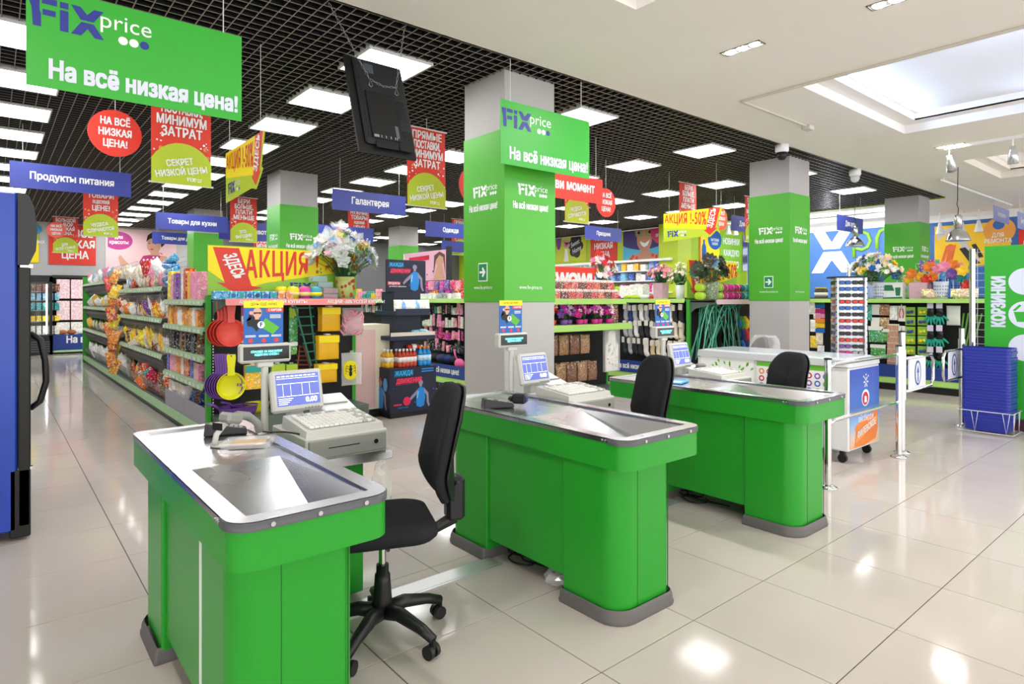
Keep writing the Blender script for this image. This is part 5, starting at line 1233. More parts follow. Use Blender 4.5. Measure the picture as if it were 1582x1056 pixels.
# ================================================================ drinks promotion stand
DX, DY = 3.63, 6.62; DW = .66; DRZ = .03
t = thing('drinks_stand', 'dark blue cardboard promotion stand with tiers of drinks and sports prints', 'display stand', (DX, DY, 0), DRZ)
fd = Frame(DX, DY, 0, DRZ)
SPB = mat('sport_blue', '#1f86d8', .4); SPR = mat('sport_red', '#d8264f', .4); SPK = mat('sport_skin', '#8f8aa4', .5); NAVYP = mat('navy_card', '#1c2136', .5)
mk('bin', MB().box(0, DW, 0, .58, .06, .60), NAVYP, t); mk('plinth_base', MB().box(.02, DW-.02, .02, .56, 0, .06), BLACK, t)
mk('column', MB().box(.14, DW-.14, .14, .44, .60, 1.52), NAVYP, t)
for z, g_ in ((.98, .02), (1.28, .10)):
    s = mk('tier', MB().box(g_, DW-g_+.02, .02, .54, z-.05, z).box(g_, DW-g_+.02, .02, .035, z, z+.03), NAVY, t)
    if z < 1: mk('tier_lip', MB().box(g_+.002, DW-g_+.018, .015, .02, z-.0, z+.045), mat('tier_beige', '#d8d0c2', .5), s)
hb = mk('header_board', MB().cb(.10, DW+.02, .26, .28, 1.50, 1.92, .004), NAVYP, t)
def sport(parent, x, z, h, y, ball=True, flip=1):
    """a running player in strip, as flat print"""
    f = MB(); P = lambda pts: [(x+a*h*flip, z+b*h) for a, b in pts]
    f.flat(P([(-.16,.32),(-.10,.62),(.0,.70),(.16,.66),(.22,.35),(.16,.05),(.02,.0),(-.14,.06)]), y); f.cur = 1
    f.flat(circ(x+.03*h*flip, z+.84*h, .09*h, 14), y-.0004); f.flat(P([(-.02,.7),(.08,.7),(.08,.8),(-.02,.8)]), y-.0003)
    f.flat(P([(-.10,.62),(-.34,.42),(-.46,.28),(-.42,.22),(-.28,.34),(-.08,.48)]), y-.0003); f.flat(P([(.16,.66),(.34,.46),(.36,.14),(.42,.0),(.34,.0),(.27,.16),(.26,.4),(.16,.5)]), y-.0003)
    if ball: f.cur = 2; f.flat(circ(x-.52*h*flip, z+.26*h, .15*h, 18), y-.0006)
    f.cur = 3; f.flat(P([(-.13,.34),(-.09,.56),(-.05,.56),(-.09,.3)]), y-.0007)
    mk('player_print', f, [SPB, SPK, SPR, mat('sport_light', '#7fd0ff', .4)], parent)
    gl = MB()
    for k in range(5): gl.flat(circ(x+(.1+.25*k)*h-.3*h, z+(.2+.13*k)*h, .03*h, 8), y+.0002)
    mk('sparkle_print', gl, mat('sparkle', '#4450b0', .5), parent)
def slogan(parent, x, z, k, y):
    f = MB().flat([(x, z), (x+.30*k, z+.01*k), (x+.31*k, z+.095*k), (x+.01*k, z+.085*k)], y); f.cur = 1; f.flat([(x+.03*k, z-.11*k), (x+.42*k, z-.10*k), (x+.43*k, z-.01*k), (x+.04*k, z-.02*k)], y)
    mk('slogan_print', f, [mat('sport_navy', '#16507f', .4), mat('sport_wine', '#7d1a3c', .4)], parent)
    text('ЖАЖДА', .062*k, mat('slogan_blue', '#39b4ee', .4), parent, x+.155*k, z+.047*k, y-.001, .8, .03, shear=.15); text('ДВИЖЕНИЯ', .062*k, mat('slogan_red', '#ff3f66', .4), parent, x+.235*k, z-.058*k, y-.001, .8, .03, shear=.15)
fp = put('front_print', None, t, (0, -.002, 0)); sport(fp, .42, .10, .36, -.002); slogan(fp, .05, .49, .9, -.002); text('START DOING', .018, SPB, fp, .18, .12, -.002, .9, .02)
f = MB()
for k in range(2): f.flat([(.44, .56-.03*k), (.62, .56-.03*k), (.62, .575-.03*k), (.44, .575-.03*k)], -.002)
f.cur = 1; f.flat([(.05, .15), (.16, .15), (.16, .17), (.05, .17)], -.002); mk('small_print', f, [SPB, SPR], fp)
lp = put('side_print', None, t, (-.002, .58, 0), (0, 0, -PI/2)); sport(lp, .36, .10, .38, -.002, False); slogan(lp, .06, .49, .75, -.002); mk('racket_print', MB().flat(circ(.48, .40, .05, 16, .08), -.0035), mat('racket_blue', '#5aa0e0', .4), lp)
hp = put('header_print', None, t, (0, .256, 0)); sport(hp, .50, 1.53, .36, -.0, False); slogan(hp, .13, 1.82, .72, -.0); mk('small_print', MB().flat([(.12, 1.60), (.30, 1.60), (.30, 1.645), (.12, 1.645)], 0), SPR, hp); text('ПРОДУКТЫ', .026, PRINTW, hp, .21, 1.622, -.001, .8, .03); text('для активного образа жизни', .016, PRINTW, hp, .26, 1.585, -.001, .8, .02)
WAT = mat('drink_red', '#b8331f', .15, alpha=.85); WLB = mat('drink_label', '#e9e6e2', .5)
def bmats(liq, lab, cap): return [mat('drink_'+liq, liq, .15), mat('label_'+lab, lab, .5), mat('cap_'+cap, cap, .5)]
BR = proto_bottle(.032, .22, bmats('#b83a22', '#f0e6e2', '#f2f0ee')); BY = proto_bottle(.032, .22, bmats('#e0a81e', '#f6ead0', '#f2f0ee')); BB_ = proto_bottle(.036, .24, bmats('#1f86c8', '#bfe0f2', '#f08a2a'))
for q in range(2):
    for k in range((5, 3)[q]): goods('drink_bottle', BR, fd, .17+.052*k, .06+.08*q, .60, 'red drink bottle with white label, %s from the left, %s row' % (ordinal(k+1), ('front', 'back')[q]), 'bottle', 'red drinks on the promotion stand')
    for k in range(3): goods('drink_bottle', BB_, fd, .47+.06*k, .07+.08*q, .60, 'blue drink bottle with orange cap, %s from the left in the %s row' % (ordinal(k+1), ('front', 'back')[q]), 'bottle', 'blue drinks on the promotion stand')
    for k in range((3, 1)[q]): goods('drink_bottle', BY, fd, .04+.05*q, .12+.075*k, .60, 'yellow drink bottle, %s from the front in the %s column' % (ordinal(k+1), ('outer', 'inner')[q]), 'bottle', 'yellow drinks on the promotion stand')
goods('drink_bottle', BR, fd, .30, .1, .84, 'red drink bottle lying across the others on the promotion stand', 'bottle', 'red drinks on the promotion stand', rot=(0, PI/2, 0))
SN = proto_pouch(.11, .14, .06)
for q in range(1):
    for k in range(7): goods('snack_packet', SN, fd, .15+.066*k, .06+.09*q, 1.28, 'white snack packet on the top tier, %s from the left%s' % (ordinal(k+1), ''), 'snack', 'snack packets on the promotion stand', ('white', 'light blue', 'white')[k % 3], (-.12, 0, .1*(k % 3-1)))
for k in range(4): goods('snack_packet', SN, fd, .44+.06*k, .08, .985, 'light blue packet lying on the middle tier, %s from the left' % ordinal(k+1), 'snack', 'blue packets on the middle tier', 'light blue', (-1.1, 0, .2*k))
# ================================================================ cosmetics gondola (left face) with sweets end
f2 = Frame(5.45, 13.0, 0, -PI/2); L2 = 6.4
def peg_gondola(label, fr, Lx, x_depth, top_rail=RAILL, banner_x=None, topz=1.43):
    t = thing('gondola', label, 'gondola', fr.loc, fr.rz)
    mk('back_panel', MB().box(0, Lx, .40, .46, .1, topz+.02), PEG, t); mk('base', MB().box(0, Lx, .03, .44, 0, .10), BLACK, t)
    rail(t, 0, Lx, .20, top_rail, 0, .085, 'base_rail'); mk('base_tray', MB().box(0, Lx, .02, .44, .10, .16), MATS['base_grey'], t)
    b = mk('base_banner', MB().box(0, Lx, .012, .03, .205, .40), BASEBLUE, t)
    if banner_x is not None: text('На всё низкая цена!', .085, PRINTW, b, banner_x, .305, .0108, .72, .035)
    s = mk('top_shelf', MB().box(0, Lx, .02, .9, topz-.03, topz), mat('shelf_green', '#8fb080', .4), t); rail(s, 0, Lx, topz, top_rail, 0, .06)
    return t
peg_gondola('cosmetics gondola with pegboard side and blue base, left of the front column', f2, L2, .45, banner_x=L2-1.62)
HP = [MB().cb(-.04, .04, -.012, .012, 0, .19, .004).mesh('pack', PACK), MB().cb(-.03, .03, -.01, .01, 0, .15, .004).mesh('pack', PACK), MB().cb(-.05, .05, -.012, .012, 0, .12, .004).lathe([(.028, 0), (.034, .03), (.03, .09), (.001, .1)], (0, -.03, .01), 8).mesh('pack', PACK)]
for r_, (z, cols) in enumerate(((1.17, ['pink', 'black', 'teal', 'grey', 'violet', 'cream', 'white', 'black', 'pink']), (.96, ['pink', 'white', 'navy', 'black', 'light blue', 'magenta', 'pink']), (.76, ['pink', 'magenta', 'grey', 'black', 'pink', 'white', 'green']), (.56, ['pink', 'black', 'black', 'pink', 'beige', 'grey', 'magenta']))):
    fill('blister_pack', 'cosmetics pack', 'cosmetics', f2, 3.85, 5.02, .22, z, HP, cols, .085, 'in the %s cosmetics peg row' % ('top', 'second', 'third', 'bottom')[r_], 'packs on the cosmetics pegs', jr=.5, deep=1, zj=.03)
for k in range(5): goods('travel_bag', MB().ball((0, 0, 0), .12, 9, 6, 1.1, .8, .6).mesh('bag', TINTM), f2, 4.05+.2*k, .2, .47, '%s soft bag on the cosmetics gondola base, %s from the far end' % (('navy', 'black', 'grey')[k % 3], ordinal(k+1)), 'bag', 'soft bags', ('navy', 'black', '#3a3f66')[k % 3])
x, z = at_x(712, 562, 5.6); tt = thing('hair_dryer', 'pink dustpan hanging low beside the front column', 'dustpan', (5.58, x, z-.08)); mk('pan', MB().ball((0, 0, .08), .11, 10, 6, .5, 1.2, .8), mat('pan_pink', '#ee5fa0', .4), tt); mk('handle', MB().tube([(0, .05, .12), (0, .12, .2), (0, .16, .3)], .016, 6), MATS['pan_pink'], tt); tt.name = 'dustpan'
fill('blister_pack', 'cosmetics pack', 'cosmetics', f2, 1.5, 2.6, .22, 1.17, HP, ['grey', 'beige', 'navy', 'pink', 'white'], .085, 'beyond the drinks stand', 'packs on the far cosmetics pegs', jr=.5)
BX = [proto_carton(.14, .1, .14), proto_carton(.12, .1, .2), proto_carton(.1, .1, .1)]
fill('cosmetics_box', 'cosmetics box', 'box', f2, 3.6, 5.0, .14, 1.43, [proto_carton(.11, .08, .09)], ['white', 'white', 'grey', 'white'], .13, 'along the cosmetics shelf edge', 'boxes on the cosmetics top shelf')
fill('cosmetics_box', 'cosmetics box', 'box', f2, 3.4, 5.0, .34, 1.43, [proto_carton(.13, .1, .148)], ['red', 'pink', 'magenta', 'red', 'violet'], .15, 'behind on the cosmetics top shelf', 'boxes on the cosmetics top shelf', layers=2, lh=.15)
fill('cosmetics_box', 'pink box', 'box', f2, 1.3, 2.7, .12, 1.43, BX, ['pink', 'teal', 'yellow', 'pink'], .17, 'at the far end above the cosmetics', 'boxes on the cosmetics top shelf')
y1, zt = at_x(625, 392, 6.35); y2, zb = at_x(689, 438, 6.35)
t = thing('light_board', 'pink cosmetics advertising board with a long-haired woman above the gondola', 'advertising board', (6.35, y1, 1.43), -PI/2); W = y1-y2; Hh = zt-1.43
mk('board', MB().box(0, W, 0, .05, .35, Hh), mat('ad_pink', '#f3b8d2', .4), t); mk('upright', MB().box(W, W+.10, 0, .06, 0, Hh+.05), DARK, t); mk('upright', MB().box(-.04, 0, 0, .05, 0, Hh), WHITE, t)
f = MB().flat([(W*.12, Hh*.80), (W*.62, Hh*.82), (W*.62, Hh*.92), (W*.12, Hh*.90)], -.002); f.cur = 1; f.flat(circ(W*.86, Hh*.78, W*.085, 14, Hh*.12), -.004); f.flat([(W*.72, .36), (W*.98, .36), (W*.92, Hh*.68), (W*.8, Hh*.68)], -.002); f.cur = 2
f.flat([(W*.72, Hh*.5), (W*.74, Hh*.9), (W*.86, Hh*.97), (W*.98, Hh*.9), (W*.99, Hh*.5), (W*.94, Hh*.85), (W*.86, Hh*.9), (W*.78, Hh*.8)], -.005); f.cur = 3; f.flat([(.02, .4), (W*.16, .4), (W*.16, Hh*.8), (.02, Hh*.8)], -.002)
mk('print', f, [SPR, MATS['skin_print'], mat('hair_brown', '#6a4636', .6), PRINTW], t)
# sweets end of that gondola: faces the tills
WY = 6.50; fw = Frame(5.45, WY); WW = 1.85
t = thing('gondola_end', 'gondola end with lime shelf edges carrying boxed sweets and potted orchids', 'gondola', (5.45, WY, 0))
mk('pegboard', MB().box(0, WW, 0, .03, .1, 1.44), PEG, t); mk('base', MB().box(0, WW, -.4, 0, 0, .12), MATS['base_grey'], t)
shelf(t, 0, WW, 1.43, .42, -.42, RAILL, False, h=.075); shelf(t, 0, WW+.04, 1.07, .50, -.50, RAILL, False, h=.085); mk('post', MB().box(WW, WW+.04, -.02, .04, 0, 1.46), GREENP, t)
def wx_(u, v, y=WY-.3): x, z = at_y(u, v, y); return x-5.45, z
tt = thing('hanging_sign', 'red WOW! board standing behind the boxed sweets', 'sign', fw.p(.35, .02, 1.43)); x0, _ = wx_(920, 420, WY); mk('panel', MB().box(0, x0-.35, 0, .01, 0, .47), RED, tt); text('WOW!', .22, PRINTW, tt, (x0-.35)*.66, .26, -.001, .8, .06)
tt.name = 'shelf_sign'
PUN = MB().cb(-.07, .07, -.06, .06, 0, .10, .006); PUN.cur = 1
for a in range(3):
    for b in range(3): PUN.ball((-.045+.045*a, -.035+.035*b, .115), .027, 7, 4)
PUNM = PUN.mesh('punnet', [pack_material('choc_print', .8, 34, .3, .85, (.47, .52)), mat('sweet_cream', '#f1dcd4', .5)])
for l, (n, z) in enumerate(((9, 1.43), (9, 1.565))):
    for k in range(n):
        x0 = 1.66-.15*k-.07*l
        if x0 > .1: goods('sweets_box', PUNM, fw, x0, -.30+.02*l, z, 'see-through box of red and white sweets, %s from the right, %s layer' % (ordinal(k+1), ('lower', 'upper')[l]), 'sweets', 'boxed sweets on the gondola end', ('#b5463c', '#6b3a30', '#c25a50')[k % 3])
ORC = mat('vase_pot', '#d8c6cf', .4)
for k in range(8):
    x0 = 1.52-.155*k
    c = 'magenta' if k < 5 else 'red' if k > 6 else 'violet'
    bouquet('potted_flower', '%s potted artificial flower, %s from the right on the second shelf' % (c, ordinal(k+1)), fw, x0, -.36+.06*(k % 2), 1.07, .055, .07, mat('pot_'+c, PAL[c], .5), [(26, [c, '#c63aa8' if c != 'red' else '#f0c8c0', '#f2dfe6'], .05, 5, 'flower', None)], .085, .24, 40+k)['group'] = 'potted flowers on the second shelf'
for k in range(2): goods('nut_bag', proto_pouch(.15, .27, .06), fw, 1.64+.10*k, -.36+.1*k, 1.07, 'brown and orange nut bag beside the orchids, %s one' % ('front', 'rear')[k], 'snack', 'nut bags', ('brown', 'orange')[k])
NB = proto_pouch2(.19, .27, .05, pack_material('nut_print', .7, 40, .3, .25, (.47, .53)), pack_material('nut_header', .5, 20, .35, .4, (.48, .56)))
for r_, (u0, v1, n) in enumerate(((868, 548, 5), (880, 590, 5))):
    x0, z0 = wx_(u0, v1, WY-.3)
    for k in range(n-1):
        for q in range(2): goods('nut_bag', NB, fw, x0-.21+.21*k, -.34+.14*q, z0, 'dark nut bag, %s from the left in the %s peg row, %s' % (ordinal(k+1), ('upper', 'lower')[r_], ('front', 'behind')[q]), 'snack', 'nut bags on the sweets end', ('#7a5236', '#8a6140', '#6e4a34', '#94704e')[(k+q+r_) % 4])
        mk('header_card', MB(), PAPERM) if False else None
x0, z0 = wx_(944, 572, WY-.35); x1, z1 = wx_(944, 508, WY-.35)
tt = thing('apron', 'white printed apron in a clear bag hanging at the right of the sweets end', 'apron', fw.p(x0, -.36, z0)); h = z1-z0
ap = MB().prismy([(-.13, 0), (.13, 0), (.14, h*.62), (.08, h*.72), (.07, h*.96), (-.07, h*.96), (-.08, h*.72), (-.14, h*.62)], -.012, .012); mk('cloth', ap, noisy(mat('apron_white', '#f6f3ea', .8), 10, .08), tt)
dm = MB(); r = random.Random(9)
for k in range(26): dm.flat(circ(r.uniform(-.1, .1), r.uniform(.03, h*.85)*.8, r.choice((.006, .01, .014)), 7), -.0135)
mk('dot_print', dm, [mat('dot_dark', '#4a4438', .6)], tt); mk('bag', MB().box(-.165, .165, -.02, .02, -.01, h*1.02), CLEAR, tt)
goods('rabbit_pack', proto_carton(.16, .03, .24), fw, x0-.30, -.3, z0+.1, 'white pack with rabbit ears shape left of the apron', 'pack', None, 'white') if False else None
VASEP = noisy(mat('vase_pink', '#d9aebb', .5), 16, .2)
x0, z0 = wx_(935, 455, WY+.1)
bouquet('rose_bouquet', 'bunch of red, pink and white artificial roses behind the boxed sweets', fw, x0-.05, .12, 1.43, .08, .22, mat('vase_lilac', '#b38fc4', .5), [(20, ['red', '#e8384a'], .05, 6, 'flower', None), (24, ['#f6dfe0', 'pink', '#fdf6ee'], .055, 6, 'flower', None), (4, ['yellow'], .045, 5, 'flower', None)], .30, .50, 21, LEAFM, 20)
# ================================================================ sock gondola and hose end
f3 = Frame(8.20, 11.0, 0, -PI/2); L3 = 5.30
peg_gondola('sock gondola with three rows of socks and blue base, behind the middle till', f3, L3, .45, banner_x=L3-.95)
def sock():
    m = MB(); pts = [(0, 0, .27), (0, 0, .16), (0, -.004, .07), (.012, -.01, .03), (.04, -.016, .008), (.065, -.018, .0)]
    q = MB().tube(pts, .03, 8, radii=[.044, .045, .043, .044, .038, .022]); q.v = [(p[0], p[1]*.8, p[2]) for p in q.v]; m.merge(q)
    m.cur = 1; m.box(-.034, .034, -.046, -.037, .17, .26); return m.mesh('sock', [TINTM, mat('sock_tag', '#dcd8c8', .6)])
SOCK = sock(); 
for r_, z in enumerate((1.06, .79, .50)):
    fill('sock', 'sock pair', 'socks', f3, 4.0, 5.24, .10, z, [SOCK], [['black', 'navy', 'grey', 'cream', 'black', 'white', 'white', 'grey', 'black'], ['cream', 'white', 'black', 'grey', 'black', 'white', 'black', 'grey'], ['grey', 'black', 'white', 'beige', 'black', 'cream', 'white', 'black']][r_], .105, 'in the %s peg row' % ('top', 'middle', 'bottom')[r_], 'socks on the pegs', jr=.3, zj=.03)
HAT = MB().ball((0, 0, .03), .08, 8, 5, 1.2, .8, .5).mesh('hat', TINTM)
fill('knitted_hat', 'small knitted piece', 'clothing', f3, 3.75, 4.7, .16, 1.43, [HAT], ['red', 'grey', 'magenta', 'yellow', 'magenta', 'red', 'lime', 'white'], .19, 'on top of the sock gondola', 'knitted pieces')
fill('storage_box', 'pale storage box', 'box', f3, 3.1, 4.2, .5, 1.43, [proto_carton(.22, .2, .16), proto_carton(.26, .2, .24)], ['white', 'lime', 'white', 'cream'], .27, 'behind the knitted pieces', 'pale boxes above the socks')
y0, z0 = at_x(1018, 460, 8.35)
bouquet('pink_bouquet', 'spray of small pink blossoms in a square pink vase above the socks', f3, 11.0-y0, .2, 1.43, .085, .26, VASEP, [(60, ['#f0909a', 'pink', '#f6c2c4'], .04, 5, 'blossom', None), (40, ['#f4b0b4', '#f8ece2'], .03, 5, 'blossom', None)], .27, .30, 31, None, 0, square=True)
y0, z0 = at_x(1048, 460, 8.35)
bouquet('white_bouquet', 'spray of small cream blossoms in a white pot beside the pink vase', f3, 11.0-y0, .2, 1.43, .075, .22, WHITE, [(80, ['#f3f0d2', '#f7f5ea', '#e6e8b8'], .034, 5, 'blossom', None)], .22, .34, 32, LEAFM, 10)
HY = 5.62; fh = Frame(8.20, HY); HW = 1.95
t = thing('gondola_end', 'gondola end with hanging green garden hoses and yarn above, left of the second column', 'gondola', (8.20, HY, 0))
mk('pegboard', MB().box(.03, HW, 0, .03, .1, 1.42), PEG, t); mk('post', MB().box(0, .04, -.02, .04, 0, 1.42), GREENP, t); mk('base', MB().box(0, HW, -.4, 0, 0, .14), MATS['base_grey'], t)
s = mk('top_shelf', MB().box(.02, HW, -.44, 0, 1.38, 1.41), MATS['shelf_dark'], t); rail(s, .05, HW, 1.42, mat('rail_pink', '#f0cfd0', .4), -.46, .07); mk('shelf_bracket', MB().add([(.02, 0, 1.40), (.02, -.45, 1.40), (.02, -.45, 1.36), (.02, -.1, 1.28), (.02, 0, 1.2), (.04, 0, 1.40), (.04, -.45, 1.40), (.04, -.45, 1.36), (.04, -.1, 1.28), (.04, 0, 1.2)], [(0, 1, 2, 3, 4), (9, 8, 7, 6, 5), (0, 5, 6, 1), (1, 6, 7, 2), (2, 7, 8, 3), (3, 8, 9, 4)]), MATS['shelf_dark'], t)
def hx_(u, v, y=HY-.25): x, z = at_y(u, v, y); return x-8.20, z
r = random.Random(12)
for k in range(36):
    x0, z0 = hx_(1110+r.uniform(-26, 30), 468, HY-.2); x1, z1 = hx_(1068+k*2.0+r.uniform(-8, 8), 556+r.uniform(-8, 4), HY-.25); c = ('#3f9f7c', '#5fb797', '#2b7d62', '#7cc7aa')[k % 4]; yy = -.12-.26*r.random()
    m = MB().tube([(x0+.12, -.05, z0-.15), (x0+.05, yy, z0-.02), (x0-.02, yy, z0+.01), (x0*.7+x1*.3, yy, z0*.8+z1*.2+.05), (x0*.35+x1*.65, yy, z0*.45+z1*.55), (x1, yy-.02, z1)], .008, 6)
    tag(mk('garden_hose', m, TINT, None, fh.loc, color=c), 'green garden hose hanging in a bunch on the gondola end' if False else 'green garden hose, %s from the left in the hanging bunch' % ordinal(k+1), 'hose', 'garden hoses')
BAGK = proto_pouch(.2, .3, .12, mat('bag_black', '#1a1b1c', .18))
for k in range(6): 
    x0, z0 = hx_(1119+12*(k % 2), 505+26*(k//2), HY-.2); goods('black_bag', BAGK, fh, x0, -.2-.02*k, z0, 'shiny black coiled pack, %s on the pegs right of the hoses' % ordinal(k+1), 'pack', 'black packs beside the hoses', 'black')
for k in range(4):
    for j, c in enumerate((('blue', 'green', 'yellow', 'brown'), ('navy', 'navy', 'red'), ('green', 'blue', 'navy', 'red'), ())[k]):
        x0, z0 = hx_(1138+6.5*j, 489+17*k+14, HY-.12); goods('fabric_roll', proto_pouch(.10, .22, .16, TINTM), fh, x0, -.12, z0-.06, '%s folded cloth beside the second column, %s row, %s from the left' % (c, ('top', 'second', 'third', 'bottom')[k], ordinal(j+1)), 'cloth', 'folded cloths', c)
YB = MB().lathe([(.03, 0), (.058, .012), (.066, .05), (.058, .125), (.066, .17), (.05, .2), (.03, .21)], n=12); YB.cur = 1; YB.lathe([(.062, .07), (.062, .11)], n=12)
YB.v = [(p[2]-.1, p[1], p[0]) for p in YB.v]; YARN = YB.mesh('ball', [noisy(mat('yarn_t', '#808080', .9), 50, .0) if False else TINTM, mat('yarn_band', '#e8e2c2', .6)])
cols = ['lime', 'lime', 'magenta', 'magenta', 'magenta', 'teal', 'teal']
for l in range(2):
    for n_, k in enumerate((0, 3, 4, 5, 6, 7, 8)):
        c = ['lime', 'lime', 'lime', 'lime', 'magenta', 'magenta', 'magenta', 'teal', 'teal', 'teal'][k]; x0, z0 = hx_(1080+9.4*k, 460, HY-.3)
        goods('yarn_ball', YARN, fh, x0, -.32, 1.475+.125*l, '%s ball of yarn, %s from the left in the %s row' % (c, ordinal(n_+1), ('lower', 'upper')[l]), 'yarn', 'balls of yarn', {'lime': '#a9d42a', 'magenta': '#d62f8c', 'teal': '#1f9aa0'}[c], (0, 0, .15*(k % 3-1)), (.72, .95, .95))
x0, z0 = hx_(1099, 458, HY-.4)
cm = pack_material('camo_print', 1., 26, .5, .5); b = bouquet('dark_bouquet', 'dark bouquet of brown and blue flowers in a camouflage vase on the gondola end', fh, x0, -.40, 1.42, .115, .26, cm, [(9, ['#4a4038'], .10, 9, 'flower', None), (6, ['#5f564c'], .085, 9, 'flower', None), (3, ['#6fa3c0'], .085, 8, 'flower', None), (2, ['#2f7a4c'], .11, 12, 'flower', None), (16, ['#cfe0b8', '#7fb06a'], .04, 4, 'flower', None)], .30, .36, 51, mat('leaf_dark', '#39503a', .6), 22)
b.color = (.45, .4, .3, 1)
for ch in b.children:
    if ch.name.startswith('vase'): ch.color = hx('#7a7f5e')
# ================================================================ garden gondola at the right (faces left)
GXF = 10.85; f5 = Frame(GXF, 6.2, 0, -PI/2); L5 = 3.85
t = peg_gondola('garden gondola with pegboard, lime shelf edge and blue base behind the gates', f5, L5, .45)
def gx(u, v, x=GXF+.12): y, z = at_x(u, v, x); return 6.2-y, z
def hang5(name, cat, u, v0, v1, wpx, label, color, mesh=None, y=.12, pouch=True, group=None, header=None, m=PACK, hcol='white'):
    x0, z1 = gx(u, v0, GXF+y); _, z0 = gx(u, v1, GXF+y); x1, _ = gx(u+wpx, v0, GXF+y); w_, h_ = x1-x0, z1-z0
    o = thing(name, label, cat, f5.p(x0+w_/2, y, z0), f5.rz, group)
    put('pack', mesh(w_, h_) if mesh else proto_pouch(w_, h_, .05, m) if pouch else proto_carton(w_, .03, h_, m), o, color=PAL.get(color, color))
    if header: mk('header_card', MB().box(-w_*.48, w_*.48, -.032, -.026, h_*.74, h_*.98), TINT, o, color=PAL.get(hcol, hcol))
    return o
for r_, v in enumerate((470, 490)):
    hang5('twine_spool', 'twine', 1346, v, v+16, 13, 'white round twine pack, %s on the pegs beside the sunglasses rack' % ('upper', 'lower')[r_], 'white', pouch=False, m=TINT)
    hang5('twine_pack', 'twine', 1358, v, v+17, 16, 'brown twine pack, %s right of the white twine' % ('upper', 'lower')[r_], '#a98258')
hang5('spray_bottle', 'bottle', 1338, 470, 495, 9, 'teal watering spray pack left of the white twine', '#2f9a86', y=.1)
hang5('net_pack', 'garden goods', 1342, 503, 528, 24, 'large green netting pack with a white header', 'green', header=True)
hang5('net_pack', 'garden goods', 1363, 507, 528, 12, 'small green netting pack with white header', 'green', header=True)
hang5('net_pack', 'garden goods', 1345, 531, 552, 24, 'green netting pack in the lowest row beside the freezer', 'green', header=True)
hang5('label_pack', 'garden goods', 1374, 472, 494, 13, 'white plant label pack beside the brown twine', 'white')
for r_, (v0, v1) in enumerate(((472, 496), (503, 530))): 
    o = hang5('secateurs', 'secateurs', 1388, v0, v1, 11, 'red secateurs on a white card, %s one' % ('upper', 'lower')[r_], 'white', pouch=False, m=TINT)
    mk('handle', MB().tube([(-.015, -.02, .20), (-.03, -.02, .12), (-.02, -.02, .05)], .007, 5).tube([(.015, -.02, .20), (.03, -.02, .12), (.02, -.02, .05)], .007, 5), RED, o); mk('blade', MB().flat([(-.012, .18), (.012, .18), (.004, .27), (-.004, .27)], -.02), CHROME, o)
for r_, v in enumerate((474, 489, 504, 518, 534)):
    for k, u in enumerate((1399, 1418)):
        c = ('violet', 'yellow')[(r_*k+k+r_//3) % 2]
        o = hang5('nozzle_pack', 'garden goods', u, v, v+13, 15, '%s hose nozzle on a lime card, row %s, %s column' % (c, ('one', 'two', 'three', 'four', 'five')[r_], ('left', 'right')[k]), '#8fc04a', pouch=False, m=TINT, group='hose nozzles on cards')
        mk('nozzle', MB().ball((-.02, -.03, .05), .026, 7, 5).ball((.03, -.03, .055), .022, 7, 5).cyl((-.03, -.03, .04), (.045, -.03, .075), .012, n=6), TINT, o, color={'violet': '#3f3f8c', 'yellow': '#e8d22a'}[c])
def glove(name, u, v0, label):
    x0, z1 = gx(u, v0, GXF+.1); o = thing(name, label, 'gloves', f5.p(x0, .1, z1-.34), f5.rz, 'teal garden gloves')
    m = MB().tube([(0, 0, .34), (0, 0, .24), (0, 0, .16)], .05, 8, radii=[.045, .045, .06]); m.v = [(p[0], p[1]*.45, p[2]) for p in m.v]; mk('cuff', m, MATS['bag_black'], o)
    g_ = MB()
    for k, (a, l) in enumerate(((-.45, .11), (-.16, .14), (.06, .15), (.28, .13), (.85, .10))):
        p0 = Vector((-.04+.02*k, 0, .17)); g_.tube([p0[:], (p0+Vector((math.sin(a)*l*.5, -.01, -math.cos(a)*l*.5)))[:], (p0+Vector((math.sin(a)*l, -.015, -math.cos(a)*l)))[:]], .016, 6, radii=[.017, .016, .011])
    mk('fingers', g_, mat('glove_teal', '#1fa189', .7), o); mk('header_card', MB().box(-.04, .04, -.03, -.024, .28, .37), mat('card_lilac', '#d9cfe6', .5), o)
for r_, v in enumerate((470, 505, 538)):
    for k, u in enumerate((1438, 1452)): glove('glove_pack', u, v, 'teal and black garden gloves, %s row, %s of the pair' % (('top', 'middle', 'bottom')[r_], ('left', 'right')[k]))
hang5('net_bag', 'garden goods', 1462, 472, 502, 22, 'large pale netting bag right of the gloves', '#d9dcd2', m=TINT)
hang5('brick_panel', 'garden edging', 1371, 500, 585, 18, 'tall roll of brick-patterned garden edging', '#b9826a', pouch=False, m=TINT)
bk = MB(); x0, z0 = gx(1371, 585, GXF+.12); x1, z1 = gx(1389, 500, GXF+.12); o = [q for q in bpy.data.objects if q.name.startswith('brick_panel')][0]
wv, hv = x1-x0, z1-z0
for j in range(9):
    for i in range(3):
        a = -wv/2+.006+(i-.5*(j % 2))*wv/2.5; b_ = min(a+wv/2.5-.012, wv/2-.004); a = max(a, -wv/2+.004)
        if b_-a > .02: mk('brick', MB().box(a, b_, -.024, -.016, .01+j*hv/9.2, .01+(j+.85)*hv/9.2), mat('brick_print', '#c79479', .6), o)
for q in o.children:
    if q.name.startswith('pack'): q.color = hx('#efe2d6')
